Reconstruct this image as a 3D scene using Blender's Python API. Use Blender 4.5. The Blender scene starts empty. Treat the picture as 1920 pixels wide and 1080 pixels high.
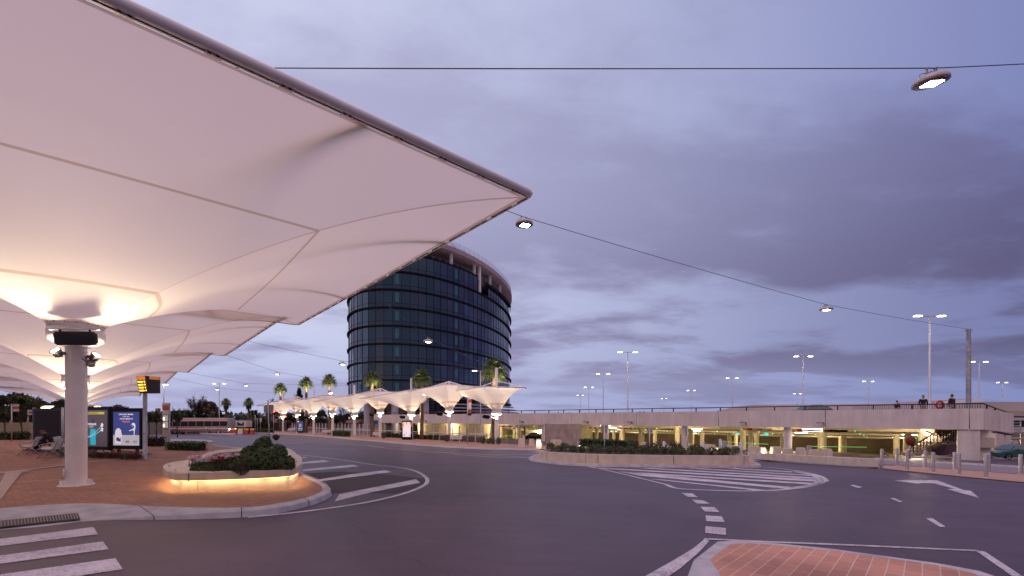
import bpy, bmesh, math, random
from mathutils import Vector, Matrix, noise
random.seed(7)
R = math.radians
SC = bpy.context.scene
F = 825.0; E = 1.65; HY = 785.0; CX = 960.0
# ---------------------------------------------------------------- camera
cam = bpy.data.cameras.new("camera"); camo = bpy.data.objects.new("camera", cam)
SC.collection.objects.link(camo); SC.camera = camo
camo.location = (0, 0, E); camo.rotation_euler = (R(90), 0, 0)
cam.sensor_width = 36; cam.lens = 36*F/1920; cam.shift_y = (HY-540)/1920
cam.clip_start = 0.05; cam.clip_end = 3000
# ---------------------------------------------------------------- world
W = bpy.data.worlds.new("World"); SC.world = W; W.use_nodes = True
nt = W.node_tree; nt.nodes.clear(); N = nt.nodes.new; L = nt.links.new
SUN_EL, SUN_ROT = R(4), R(215)
wo = N('ShaderNodeOutputWorld'); bg = N('ShaderNodeBackground'); bg.inputs[1].default_value = 1.0
L(bg.outputs[0], wo.inputs[0])
sky = N('ShaderNodeTexSky'); sky.sky_type = 'NISHITA'; sky.sun_disc = False
sky.sun_elevation = SUN_EL; sky.sun_rotation = SUN_ROT
skm = N('ShaderNodeMix'); skm.data_type = 'RGBA'; skm.blend_type = 'MULTIPLY'; skm.inputs[0].default_value = 1
skm.inputs[7].default_value = (.08, .08, .08, 1); L(sky.outputs[0], skm.inputs[6])
tc = N('ShaderNodeTexCoord'); sep = N('ShaderNodeSeparateXYZ'); L(tc.outputs['Generated'], sep.inputs[0])
def M_(op, a, b=None, c=None, clamp=False):
    n = N('ShaderNodeMath'); n.operation = op; n.use_clamp = clamp
    for i, v in enumerate((a, b, c)):
        if v is None: continue
        if isinstance(v, (int, float)): n.inputs[i].default_value = v
        else: L(v, n.inputs[i])
    return n.outputs[0]
def mixc(fac, a, b, t='MIX'):
    n = N('ShaderNodeMix'); n.data_type = 'RGBA'; n.blend_type = t
    if isinstance(fac, (int, float)): n.inputs[0].default_value = fac
    else: L(fac, n.inputs[0])
    for i, v in ((6, a), (7, b)):
        if isinstance(v, tuple): n.inputs[i].default_value = (*v, 1)
        else: L(v, n.inputs[i])
    return n.outputs[2]
def ss(x, lo, hi):
    if lo > hi: return M_('SUBTRACT', 1.0, ss(x, hi, lo))
    n = N('ShaderNodeMapRange'); n.interpolation_type = 'SMOOTHSTEP'
    L(x, n.inputs[0]); n.inputs[1].default_value = lo; n.inputs[2].default_value = hi
    return n.outputs[0]
zc = M_('ADD', M_('MAXIMUM', sep.outputs[2], 0.0), .16)
u = M_('DIVIDE', sep.outputs[0], zc); v = M_('DIVIDE', sep.outputs[1], zc)
cmb = N('ShaderNodeCombineXYZ'); L(u, cmb.inputs[0]); L(v, cmb.inputs[1])
mp = N('ShaderNodeMapping'); mp.inputs['Rotation'].default_value = (0, 0, R(-28)); mp.inputs['Scale'].default_value = (.70, 1.05, 1); L(cmb.outputs[0], mp.inputs[0])
mp.inputs['Location'].default_value = (3.3, 1.7, 0)
n1 = N('ShaderNodeTexNoise'); n1.inputs['Scale'].default_value = .75; n1.inputs['Detail'].default_value = 7; n1.inputs['Roughness'].default_value = .47; n1.inputs['Distortion'].default_value = .8
L(mp.outputs[0], n1.inputs[0])
n2 = N('ShaderNodeTexNoise'); n2.inputs['Scale'].default_value = 2.6; n2.inputs['Detail'].default_value = 8; n2.inputs['Roughness'].default_value = .58; L(mp.outputs[0], n2.inputs[0])
az = M_('DIVIDE', sep.outputs[0], M_('ADD', M_('ABSOLUTE', sep.outputs[1]), .25))   # left negative
left = ss(az, 1.15, -.55)
zen = ss(sep.outputs[2], .05, .75)
lit = mixc(left, (.165, .19, .43), (.57, .60, .80))
lit = mixc(M_('MULTIPLY', ss(sep.outputs[2], .22, .02), .75), lit, mixc(left, (.19, .23, .47), (.42, .45, .70)))
dark = mixc(left, (.082, .068, .165), (.31, .29, .48))
cl = M_('ADD', M_('MULTIPLY', n1.outputs[0], .66), M_('MULTIPLY', n2.outputs[0], .34))
cov = ss(cl, .415, .56)
band = M_('MULTIPLY', ss(sep.outputs[2], .06, .14), ss(sep.outputs[2], .50, .18))
cov = M_('MULTIPLY', cov, M_('ADD', .55, M_('MULTIPLY', band, .45)))
cov = M_('MAXIMUM', cov, M_('MULTIPLY', M_('MULTIPLY', band, ss(az, .05, .7)), M_('ADD', .28, M_('MULTIPLY', ss(cl, .42, .54), .72))))
cloud = mixc(cov, lit, dark)
west = ss(sep.outputs[1], .0, -.5)
cloud = mixc(west, cloud, mixc(ss(sep.outputs[2], .30, .5), (.10, .12, .19), (.82, .57, .60)))
topc = ss(sep.outputs[2], .70, .86)
cloud = mixc(topc, cloud, (.80, .61, .82))
skyc = mixc(.95, skm.outputs[2], cloud)
L(skyc, bg.inputs[0])
sl = bpy.data.lights.new("sun", 'SUN'); sl.energy = .35; sl.angle = R(25); sl.color = (1, .72, .66)
so = bpy.data.objects.new("sun", sl); SC.collection.objects.link(so)
so.rotation_euler = (R(42), 0, R(-35))
SC.view_settings.view_transform = 'Standard'; SC.view_settings.look = 'None'
SC.view_settings.exposure = .16; SC.view_settings.gamma = 1
SC.render.engine = 'CYCLES'
# ---------------------------------------------------------------- geometry of the place
def g_(X, Y):
    t = min(max((X+5)/22, 0), 1); t = t*t*(3-2*t)
    cap = 1.42+.43*t
    a = .017*X+.0299*Y
    k = .25
    if a > cap+k: r = cap
    elif a < cap-k: r = a
    else: r = a-(a-cap+k)**2/(4*k)
    r = max(r, -.5)
    n = .661*(X-1.1)+.7505*(Y-66); s = .7505*(X-1.1)-.661*(Y-66)
    if n > 3.5 and -43 < s < 49.5 and n < 64: r += .25+.055*(n-3)
    return r
def hz(X, Y): return -g_(X, Y)
def G(px, py, lift=0.0):
    xr = (px-CX)/F; k = (py-HY)/F
    lo, hi = .5, 400.
    for _ in range(50):
        m = (lo+hi)/2
        if (E-lift+g_(xr*m, m))-k*m > 0: lo = m
        else: hi = m
    return Vector((xr*lo, lo, hz(xr*lo, lo)+lift))
def pp(px, py, Y): return Vector(((px-CX)/F*Y, Y, E+(HY-py)/F*Y))
def gz(v, lift=0): return Vector((v[0], v[1], hz(v[0], v[1])+lift))
# ---------------------------------------------------------------- materials
MATS = {}
def mat(name, col, rough=.6, metal=0, var=0, vscale=3, bump=0, bscale=40, emit=None, es=0, spec=.5, col2=None, coat=0):
    if name in MATS: return MATS[name]
    m = bpy.data.materials.new(name); m.use_nodes = True; t = m.node_tree; b = t.nodes['Principled BSDF']
    b.inputs['Base Color'].default_value = (*col, 1); b.inputs['Roughness'].default_value = rough
    b.inputs['Metallic'].default_value = metal; b.inputs['Specular IOR Level'].default_value = spec
    b.inputs['Coat Weight'].default_value = coat
    if var or bump or col2:
        ge = t.nodes.new('ShaderNodeNewGeometry')
    if var or col2:
        nz = t.nodes.new('ShaderNodeTexNoise'); nz.inputs['Scale'].default_value = vscale; nz.inputs['Detail'].default_value = 6
        t.links.new(ge.outputs['Position'], nz.inputs['Vector'])
        mr = t.nodes.new('ShaderNodeMapRange'); mr.inputs[1].default_value = .3; mr.inputs[2].default_value = .7
        t.links.new(nz.outputs[0], mr.inputs[0])
        mx = t.nodes.new('ShaderNodeMix'); mx.data_type = 'RGBA'; t.links.new(mr.outputs[0], mx.inputs[0])
        c2 = col2 or tuple(c*(1+var) for c in col); c1 = col if col2 else tuple(c*(1-var) for c in col)
        mx.inputs[6].default_value = (*c1, 1); mx.inputs[7].default_value = (*c2, 1)
        t.links.new(mx.outputs[2], b.inputs['Base Color'])
    if bump:
        nb = t.nodes.new('ShaderNodeTexNoise'); nb.inputs['Scale'].default_value = bscale; nb.inputs['Detail'].default_value = 4
        t.links.new(ge.outputs['Position'], nb.inputs['Vector'])
        bu = t.nodes.new('ShaderNodeBump'); bu.inputs['Strength'].default_value = bump; bu.inputs['Distance'].default_value = .02
        t.links.new(nb.outputs[0], bu.inputs['Height']); t.links.new(bu.outputs[0], b.inputs['Normal'])
    if emit:
        b.inputs['Emission Color'].default_value = (*emit, 1); b.inputs['Emission Strength'].default_value = es
    MATS[name] = m; return m
def fabric(name, dc, tcx, w):
    m = bpy.data.materials.new(name); m.use_nodes = True; t = m.node_tree; t.nodes.clear()
    o = t.nodes.new('ShaderNodeOutputMaterial'); d = t.nodes.new('ShaderNodeBsdfDiffuse'); r = t.nodes.new('ShaderNodeBsdfTranslucent')
    x = t.nodes.new('ShaderNodeMixShader'); x.inputs[0].default_value = w
    d.inputs[0].default_value = (*dc, 1); r.inputs[0].default_value = (*tcx, 1)
    ge = t.nodes.new('ShaderNodeNewGeometry'); nz = t.nodes.new('ShaderNodeTexNoise'); nz.inputs['Scale'].default_value = .35; nz.inputs['Detail'].default_value = 5
    t.links.new(ge.outputs['Position'], nz.inputs[0]); mx = t.nodes.new('ShaderNodeMix'); mx.data_type = 'RGBA'
    t.links.new(nz.outputs[0], mx.inputs[0]); mx.inputs[6].default_value = (*[c*.9 for c in dc], 1); mx.inputs[7].default_value = (*[min(1, c*1.06) for c in dc], 1)
    t.links.new(mx.outputs[2], d.inputs[0])
    t.links.new(d.outputs[0], x.inputs[1]); t.links.new(r.outputs[0], x.inputs[2]); t.links.new(x.outputs[0], o.inputs[0])
    MATS[name] = m; return m
FAB = fabric('canopy_fabric', (.90, .87, .81), (.96, .88, .84), .50)
SEAM = fabric('fabric_seam', (.72, .62, .53), (.66, .52, .46), .44)
WHITE = mat('white_paint_steel', (.84, .80, .80), .38, var=.06, vscale=2)
STEEL = mat('galvanised_steel', (.45, .46, .49), .42, .7, var=.15, vscale=8)
BRUSH = mat('brushed_steel', (.62, .56, .56), .35, .85, var=.08, vscale=12)
DARK = mat('dark_metal', (.018, .014, .018), .45)
BLACK = mat('black_plastic', (.012, .009, .011), .5, spec=.2)
CONC = mat('pale_concrete', (.50, .44, .40), .8, var=.10, vscale=2.2, bump=.25, bscale=60)
CONCP = mat('precast_concrete', (.72, .64, .62), .75, var=.09, vscale=.8, bump=.15, bscale=25)
CONCW = mat('cream_concrete', (.66, .57, .47), .75, var=.09, vscale=2.5, bump=.2, bscale=50)
KERB = mat('kerb_concrete', (.44, .43, .45), .75, var=.20, vscale=3.5, bump=.3, bscale=70)
PAINT = mat('road_paint', (.62, .60, .64), .6, var=.16, vscale=9, bump=.15, bscale=120)
GLOW = mat('lamp_glow', (1, .9, .75), .5, emit=(1, .86, .66), es=14)
GLOWC = mat('lamp_glow_cool', (1, .95, .85), .5, emit=(1, .92, .78), es=9)
GLOWW = mat('led_strip_glow', (1, .7, .35), .5, emit=(1, .62, .24), es=4.5)
GREENL = mat('green_led', (.1, .9, .5), .5, emit=(.05, 1, .35), es=1.3)
REDL = mat('red_signal_glow', (.9, .1, .05), .5, emit=(1, .08, .04), es=8)
REDP = mat('red_paint', (.42, .045, .03), .45)
YELP = mat('yellow_paint', (.65, .42, .06), .5)
BLUEP = mat('blue_paint', (.03, .10, .30), .5)
SOIL = mat('bark_mulch', (.045, .022, .014), .95, var=.5, vscale=14, bump=.8, bscale=30)
LEAF = mat('green_leaves', (.035, .065, .018), .6, col2=(.10, .14, .04), vscale=2.6)
LEAFD = mat('dark_leaves', (.022, .050, .014), .5, col2=(.095, .14, .04), vscale=6)
LEAFR = mat('reddish_leaves', (.09, .025, .02), .65, col2=(.05, .04, .02), vscale=4)
PALM = mat('palm_frond_green', (.10, .16, .035), .5, col2=(.22, .26, .07), vscale=1.2)
PALMD = mat('dry_palm_frond', (.10, .055, .035), .8, var=.3, vscale=3)
BARK = mat('tree_bark', (.10, .07, .055), .9, var=.3, vscale=5, bump=.6, bscale=18)
PBARK = mat('palm_bark', (.20, .13, .09), .9, var=.45, vscale=7, bump=.8, bscale=12)
TWIG = mat('bare_twigs', (.11, .07, .075), .9, var=.2, vscale=3)
PINK = mat('pale_pink_petals', (.86, .62, .64), .6, var=.15, vscale=20)
MAG = mat('magenta_petals', (.42, .03, .10), .6, var=.2, vscale=20)
BRICKR = None
def brickmat(name, c1, c2, mortar, sx, sy, rot=0, msize=.015, bump=.3, stain=.3):
    m = bpy.data.materials.new(name); m.use_nodes = True; t = m.node_tree; b = t.nodes['Principled BSDF']
    ge = t.nodes.new('ShaderNodeNewGeometry'); mp = t.nodes.new('ShaderNodeMapping'); mp.inputs['Rotation'].default_value = (0, 0, rot)
    t.links.new(ge.outputs['Position'], mp.inputs[0])
    br = t.nodes.new('ShaderNodeTexBrick'); br.inputs['Scale'].default_value = 1
    br.inputs['Brick Width'].default_value = sx; br.inputs['Row Height'].default_value = sy; br.inputs['Mortar Size'].default_value = msize
    br.inputs['Color1'].default_value = (*c1, 1); br.inputs['Color2'].default_value = (*c2, 1); br.inputs['Mortar'].default_value = (*mortar, 1)
    t.links.new(mp.outputs[0], br.inputs[0])
    nz = t.nodes.new('ShaderNodeTexNoise'); nz.inputs['Scale'].default_value = .8; nz.inputs['Detail'].default_value = 8; t.links.new(ge.outputs['Position'], nz.inputs[0])
    mx = t.nodes.new('ShaderNodeMix'); mx.data_type = 'RGBA'; mx.blend_type = 'MULTIPLY'; mx.inputs[0].default_value = stain
    cr = t.nodes.new('ShaderNodeMapRange'); cr.inputs[1].default_value = .3; cr.inputs[2].default_value = .7; cr.inputs[3].default_value = .45; cr.inputs[4].default_value = 1.35
    t.links.new(nz.outputs[0], cr.inputs[0]); t.links.new(br.outputs[0], mx.inputs[6]); t.links.new(cr.outputs[0], mx.inputs[7])
    t.links.new(mx.outputs[2], b.inputs['Base Color']); b.inputs['Roughness'].default_value = .72
    bu = t.nodes.new('ShaderNodeBump'); bu.inputs['Strength'].default_value = bump; bu.inputs['Distance'].default_value = .01; bu.invert = True
    t.links.new(br.outputs[1], bu.inputs['Height']); t.links.new(bu.outputs[0], b.inputs['Normal'])
    MATS[name] = m; return m
PAVE = brickmat('clay_brick_paving', (.36, .165, .10), (.27, .12, .075), (.20, .11, .085), .23, .115, R(40), .006, .35, .45)
PAVR = brickmat('red_stamped_brick_island', (.54, .27, .18), (.43, .20, .14), (.60, .44, .37), .46, .15, R(-47), .006, .4, .6)
PATHM = mat('exposed_beige_path', (.44, .27, .20), .8, var=.12, vscale=5, bump=.3, bscale=90)
TACT = mat('tactile_paver', (.46, .36, .31), .75, var=.12, vscale=10, bump=.6, bscale=30)
def asphalt():
    m = bpy.data.materials.new('asphalt'); m.use_nodes = True; t = m.node_tree; b = t.nodes['Principled BSDF']
    ge = t.nodes.new('ShaderNodeNewGeometry')
    a = t.nodes.new('ShaderNodeTexNoise'); a.inputs['Scale'].default_value = 75; a.inputs['Detail'].default_value = 3; a.inputs['Roughness'].default_value = .7
    c = t.nodes.new('ShaderNodeTexNoise'); c.inputs['Scale'].default_value = .22; c.inputs['Detail'].default_value = 7; c.inputs['Roughness'].default_value = .6; c.inputs['Distortion'].default_value = .8
    d = t.nodes.new('ShaderNodeTexNoise'); d.inputs['Scale'].default_value = 1.7; d.inputs['Detail'].default_value = 6
    mpp = t.nodes.new('ShaderNodeMapping'); mpp.inputs['Scale'].default_value = (.35, 1.6, 1); mpp.inputs['Rotation'].default_value = (0, 0, R(35))
    t.links.new(ge.outputs['Position'], mpp.inputs[0]); t.links.new(mpp.outputs[0], d.inputs[0])
    for n in (a, c): t.links.new(ge.outputs['Position'], n.inputs[0])
    def mr(n, lo, hi, o1, o2):
        q = t.nodes.new('ShaderNodeMapRange'); q.inputs[1].default_value = lo; q.inputs[2].default_value = hi; q.inputs[3].default_value = o1; q.inputs[4].default_value = o2
        t.links.new(n.outputs[0], q.inputs[0]); return q.outputs[0]
    def mul(x, y):
        q = t.nodes.new('ShaderNodeMath'); q.operation = 'MULTIPLY'; t.links.new(x, q.inputs[0]); t.links.new(y, q.inputs[1]); return q.outputs[0]
    f = mul(mul(mr(a, .3, .7, .55, 1.5), mr(c, .32, .68, .70, 1.32)), mr(d, .3, .7, .86, 1.14))
    vo = t.nodes.new('ShaderNodeTexVoronoi'); vo.inputs['Scale'].default_value = .9; vo.inputs['Randomness'].default_value = 1; t.links.new(ge.outputs['Position'], vo.inputs[0])
    sp_ = mr(vo, .03, .09, .72, 1.0)
    dn = t.nodes.new('ShaderNodeTexNoise'); dn.inputs['Scale'].default_value = .9; dn.inputs['Detail'].default_value = 8; t.links.new(ge.outputs['Position'], dn.inputs[0])
    va = t.nodes.new('ShaderNodeVectorMath'); va.operation = 'MULTIPLY_ADD'; t.links.new(dn.outputs[1], va.inputs[0]); va.inputs[1].default_value = (1.6, 1.6, 0); t.links.new(ge.outputs['Position'], va.inputs[2])
    ve = t.nodes.new('ShaderNodeTexVoronoi'); ve.feature = 'DISTANCE_TO_EDGE'; ve.inputs['Scale'].default_value = .16; t.links.new(va.outputs[0], ve.inputs[0])
    ck = mr(ve, .0012, .004, .62, 1.0)
    for q_ in (sp_, ck): q_.node.clamp = True
    f = mul(f, mul(sp_, ck))
    vm = t.nodes.new('ShaderNodeVectorMath'); vm.operation = 'SCALE'; vm.inputs[0].default_value = (.075, .046, .068); t.links.new(f, vm.inputs['Scale'])
    t.links.new(vm.outputs[0], b.inputs['Base Color']); b.inputs['Roughness'].default_value = .50; b.inputs['Specular IOR Level'].default_value = .5
    bu = t.nodes.new('ShaderNodeBump'); bu.inputs['Strength'].default_value = .5; bu.inputs['Distance'].default_value = .008
    t.links.new(a.outputs[0], bu.inputs['Height']); t.links.new(bu.outputs[0], b.inputs['Normal'])
    return m
ASPH = asphalt()
def paintmat():
    m = bpy.data.materials.new('worn_road_paint'); m.use_nodes = True; t = m.node_tree; b = t.nodes['Principled BSDF']
    ge = t.nodes.new('ShaderNodeNewGeometry'); a = t.nodes.new('ShaderNodeTexNoise'); a.inputs['Scale'].default_value = 26; a.inputs['Detail'].default_value = 9; a.inputs['Roughness'].default_value = .75
    c = t.nodes.new('ShaderNodeTexNoise'); c.inputs['Scale'].default_value = 2.2; c.inputs['Detail'].default_value = 5
    for n in (a, c): t.links.new(ge.outputs['Position'], n.inputs[0])
    ad = t.nodes.new('ShaderNodeMath'); ad.operation = 'MULTIPLY_ADD'; t.links.new(c.outputs[0], ad.inputs[0]); ad.inputs[1].default_value = .28; t.links.new(a.outputs[0], ad.inputs[2])
    r = t.nodes.new('ShaderNodeMapRange'); r.inputs[1].default_value = .51; r.inputs[2].default_value = .66; t.links.new(ad.outputs[0], r.inputs[0])
    x = t.nodes.new('ShaderNodeMix'); x.data_type = 'RGBA'; t.links.new(r.outputs[0], x.inputs[0]); x.inputs[6].default_value = (.24, .20, .23, 1)
    y = t.nodes.new('ShaderNodeMix'); y.data_type = 'RGBA'; t.links.new(c.outputs[0], y.inputs[0]); y.inputs[6].default_value = (.48, .45, .50, 1); y.inputs[7].default_value = (.74, .70, .74, 1)
    t.links.new(y.outputs[2], x.inputs[7]); t.links.new(x.outputs[2], b.inputs['Base Color']); b.inputs['Roughness'].default_value = .6
    return m
PAINT = paintmat()
def streak(m, lo=.89, sc=(.9, .9, .10)):
    t = m.node_tree; b = t.nodes['Principled BSDF']; src = b.inputs['Base Color'].links[0].from_socket
    ge = t.nodes.new('ShaderNodeNewGeometry'); mp = t.nodes.new('ShaderNodeMapping'); mp.inputs['Scale'].default_value = sc; t.links.new(ge.outputs['Position'], mp.inputs[0])
    n = t.nodes.new('ShaderNodeTexNoise'); n.inputs['Scale'].default_value = 2.5; n.inputs['Detail'].default_value = 7; n.inputs['Roughness'].default_value = .65; t.links.new(mp.outputs[0], n.inputs[0])
    r = t.nodes.new('ShaderNodeMapRange'); r.inputs[1].default_value = .35; r.inputs[2].default_value = .62; r.inputs[3].default_value = lo; r.inputs[4].default_value = 1.06; t.links.new(n.outputs[0], r.inputs[0])
    x = t.nodes.new('ShaderNodeVectorMath'); x.operation = 'SCALE'; t.links.new(src, x.inputs[0]); t.links.new(r.outputs[0], x.inputs['Scale']); t.links.new(x.outputs[0], b.inputs['Base Color'])
streak(CONCP); streak(CONCW, .90, (1.6, 1.6, .3))
# ---------------------------------------------------------------- mesh helpers
def mk(name, bm, mats, parent=None, smooth=False, loc=None):
    me = bpy.data.meshes.new(name); bm.to_mesh(me); bm.free()
    for m in (mats if isinstance(mats, (list, tuple)) else [mats]): me.materials.append(m)
    if smooth:
        for p in me.polygons: p.use_smooth = True
    o = bpy.data.objects.new(name, me); SC.collection.objects.link(o)
    if parent: o.parent = parent
    if loc: o.location = loc
    return o
def tag(o, label, cat, group=None, kind=None):
    if label: o['label'] = label
    if cat: o['category'] = cat
    if group: o['group'] = group
    if kind: o['kind'] = kind
    return o
def thing(name, label, cat, loc=(0, 0, 0), rz=0, group=None):
    o = bpy.data.objects.new(name, None); SC.collection.objects.link(o); o.empty_display_size = .2
    o.location = loc; o.rotation_euler = (0, 0, rz); return tag(o, label, cat, group)
def struct(name, bm, m, smooth=False):
    o = mk(name, bm, m, smooth=smooth); o['kind'] = 'structure'; return o
def copy_tree(o, parent=None):
    c = o.copy(); SC.collection.objects.link(c)
    if parent: c.parent = parent
    for ch in list(o.children): copy_tree(ch, c)
    return c
def clone(o, label, loc, rz=None, sc=None):
    c = copy_tree(o); c['label'] = label; c.location = loc
    if rz is not None: c.rotation_euler = (0, 0, rz)
    if sc is not None: c.scale = sc if isinstance(sc, tuple) else (sc,)*3
    return c
B = bmesh.new
def box(bm, c, s, rz=0, mi=0, M=None):
    m = Matrix.Translation(c) @ Matrix.Rotation(rz, 4, 'Z') @ Matrix.Diagonal((s[0], s[1], s[2], 1))
    if M: m = M @ m
    r = bmesh.ops.create_cube(bm, size=1, matrix=m)
    if mi:
        for f in {f for v in r['verts'] for f in v.link_faces}: f.material_index = mi
    return r['verts']
def bbox(bm, c, s, rz=0, bev=.01, mi=0, M=None):
    t = B(); box(t, (0, 0, 0), s)
    bmesh.ops.bevel(t, geom=t.edges[:], offset=bev, segments=2, affect='EDGES')
    m = Matrix.Translation(c) @ Matrix.Rotation(rz, 4, 'Z')
    if M: m = M @ m
    merge(bm, t, m, mi)
def merge(bm, t, m=None, mi=None):
    vm = {}
    for v in t.verts: vm[v] = bm.verts.new(m @ v.co if m else v.co)
    for f in t.faces:
        try:
            nf = bm.faces.new([vm[v] for v in f.verts]); nf.material_index = f.material_index if mi is None else mi; nf.smooth = f.smooth
        except ValueError: pass
    t.free()
def poly(bm, pts, mi=0):
    f = bm.faces.new([bm.verts.new(p) for p in pts]); f.material_index = mi; return f
def prism(bm, pts, z0, z1, mi=0):
    a = [bm.verts.new((p[0], p[1], z0)) for p in pts]; b = [bm.verts.new((p[0], p[1], z1)) for p in pts]
    n = len(pts)
    for i in range(n):
        bm.faces.new((a[i], a[(i+1) % n], b[(i+1) % n], b[i])).material_index = mi
    bm.faces.new(b).material_index = mi; bm.faces.new(a[::-1]).material_index = mi
def tube(bm, pts, r, n=8, mi=0, cap=True):
    pts = [Vector(p) for p in pts]; rings = []
    rr = r if isinstance(r, (list, tuple)) else [r]*len(pts)
    up = Vector((0, 0, 1)); prev = None
    for i, p in enumerate(pts):
        d = (pts[min(i+1, len(pts)-1)]-pts[max(i-1, 0)]).normalized()
        if prev is None:
            a = d.cross(up) if abs(d.z) < .95 else d.cross(Vector((1, 0, 0)))
        else: a = prev-d*prev.dot(d)
        a.normalize(); prev = a; b = d.cross(a)
        rings.append([bm.verts.new(p+(a*math.cos(2*math.pi*k/n)+b*math.sin(2*math.pi*k/n))*rr[i]) for k in range(n)])
    for i in range(len(rings)-1):
        for k in range(n):
            f = bm.faces.new((rings[i][k], rings[i][(k+1) % n], rings[i+1][(k+1) % n], rings[i+1][k])); f.material_index = mi; f.smooth = n > 5
    if cap:
        bm.faces.new(rings[0][::-1]).material_index = mi; bm.faces.new(rings[-1]).material_index = mi
def lathe(bm, prof, c=(0, 0, 0), n=24, mi=0, smooth=True):
    c = Vector(c); rings = []
    for r, z in prof:
        rings.append([bm.verts.new(c+Vector((r*math.cos(2*math.pi*k/n), r*math.sin(2*math.pi*k/n), z))) for k in range(n)] if r > 1e-5 else [bm.verts.new(c+Vector((0, 0, z)))])
    for i in range(len(rings)-1):
        a, b = rings[i], rings[i+1]
        for k in range(n):
            if len(a) == 1: fs = (a[0], b[(k+1) % n], b[k])
            elif len(b) == 1: fs = (a[k], a[(k+1) % n], b[0])
            else: fs = (a[k], a[(k+1) % n], b[(k+1) % n], b[k])
            f = bm.faces.new(fs); f.material_index = mi; f.smooth = smooth
def strip(bm, A, Bq, mi=0):
    a = [bm.verts.new(p) for p in A]; b = [bm.verts.new(p) for p in Bq]
    for i in range(len(a)-1): bm.faces.new((a[i], a[i+1], b[i+1], b[i])).material_index = mi
def catmull(pts, n=6, closed=False):
    P = [Vector(p) for p in pts]; out = []; m = len(P)
    for i in range(m if closed else m-1):
        p0 = P[(i-1) % m] if closed or i > 0 else P[0]; p1 = P[i]; p2 = P[(i+1) % m]; p3 = P[(i+2) % m] if closed or i+2 < m else P[-1]
        for k in range(n):
            t = k/n; out.append(.5*((2*p1)+(p2-p0)*t+(2*p0-5*p1+4*p2-p3)*t*t+(3*p1-p0-3*p2+p3)*t**3))
    if not closed: out.append(P[-1])
    return out
def fillpoly(bm, pts, mi=0):
    vs = [bm.verts.new(p) for p in pts]; es = [bm.edges.new((vs[i], vs[(i+1) % len(vs)])) for i in range(len(vs))]
    r = bmesh.ops.triangle_fill(bm, edges=es, use_beauty=True)
    for g in r['geom']:
        if isinstance(g, bmesh.types.BMFace): g.material_index = mi; g.normal_update(); 
    for f in bm.faces:
        if f.normal.z < 0 and abs(f.normal.z) > .5: f.normal_flip()
def leaves(bm, n, cs, size, mi=0, seed=1, shell=.5, flat=0):
    rnd = random.Random(seed); tot = sum(c[3] for c in cs)
    for i in range(n):
        t = rnd.random()*tot
        for c in cs:
            t -= c[3]
            if t <= 0: break
        d = Vector((rnd.gauss(0, 1), rnd.gauss(0, 1), rnd.gauss(0, 1))).normalized()
        q = shell+(1-shell)*rnd.random()**.6
        r = c[4]
        p = Vector(c[:3])+Vector((d.x*r[0]*q, d.y*r[1]*q, d.z*r[2]*q))
        nrm = (d+Vector((rnd.gauss(0, .7), rnd.gauss(0, .7), rnd.gauss(0, .7)+flat))).normalized()
        a = nrm.orthogonal().normalized(); a.rotate(Matrix.Rotation(rnd.random()*6.28, 3, nrm)); b = nrm.cross(a)
        s = size*rnd.uniform(.6, 1.35)
        f = bm.faces.new([bm.verts.new(p+a*s), bm.verts.new(p+b*s*.55), bm.verts.new(p-a*s), bm.verts.new(p-b*s*.55)])
        f.material_index = mi
def lamp(name, kind, loc, energy, col, parent=None, size=.1, rot=None, spot=None, sy=None):
    l = bpy.data.lights.new(name, kind); l.energy = energy; l.color = col
    if kind == 'SPOT': l.spot_size = spot or R(120); l.spot_blend = .9; l.shadow_soft_size = size
    elif kind == 'AREA':
        l.size = size
        if sy: l.shape = 'RECTANGLE'; l.size_y = sy
    else: l.shadow_soft_size = size
    o = bpy.data.objects.new(name, l); SC.collection.objects.link(o); o.location = loc
    if rot: o.rotation_euler = rot
    if parent: o.parent = parent
    return o
def text_mesh(bm_unused, body, size, M, m, parent, name='lettering', align='CENTER', ext=.002, bold=False):
    cu = bpy.data.curves.new(name, 'FONT'); cu.body = body; cu.size = size; cu.align_x = align; cu.align_y = 'CENTER'; cu.extrude = ext
    if bold: cu.offset = size*.02
    o = bpy.data.objects.new(name, cu); SC.collection.objects.link(o)
    dg = bpy.context.evaluated_depsgraph_get(); me = bpy.data.meshes.new_from_object(o.evaluated_get(dg))
    bpy.data.objects.remove(o); me.materials.clear(); me.materials.append(m)
    n = bpy.data.objects.new(name, me); SC.collection.objects.link(n); n.parent = parent; n.matrix_local = M; return n
ORD = ['first', 'second', 'third', 'fourth', 'fifth', 'sixth', 'seventh', 'eighth', 'ninth', 'tenth', 'eleventh', 'twelfth', 'thirteenth', 'fourteenth', 'fifteenth', 'sixteenth', 'seventeenth', 'eighteenth', 'nineteenth', 'twentieth', 'twenty-first', 'twenty-second', 'twenty-third', 'twenty-fourth', 'twenty-fifth', 'twenty-sixth', 'twenty-seventh', 'twenty-eighth', 'twenty-ninth', 'thirtieth']
FACE = lambda right, up=Vector((0, 0, 1)): Matrix((Vector(right).normalized(), up, Vector(right).normalized().cross(up))).transposed().to_4x4()  # local x=right, y=up, z=out
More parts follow.
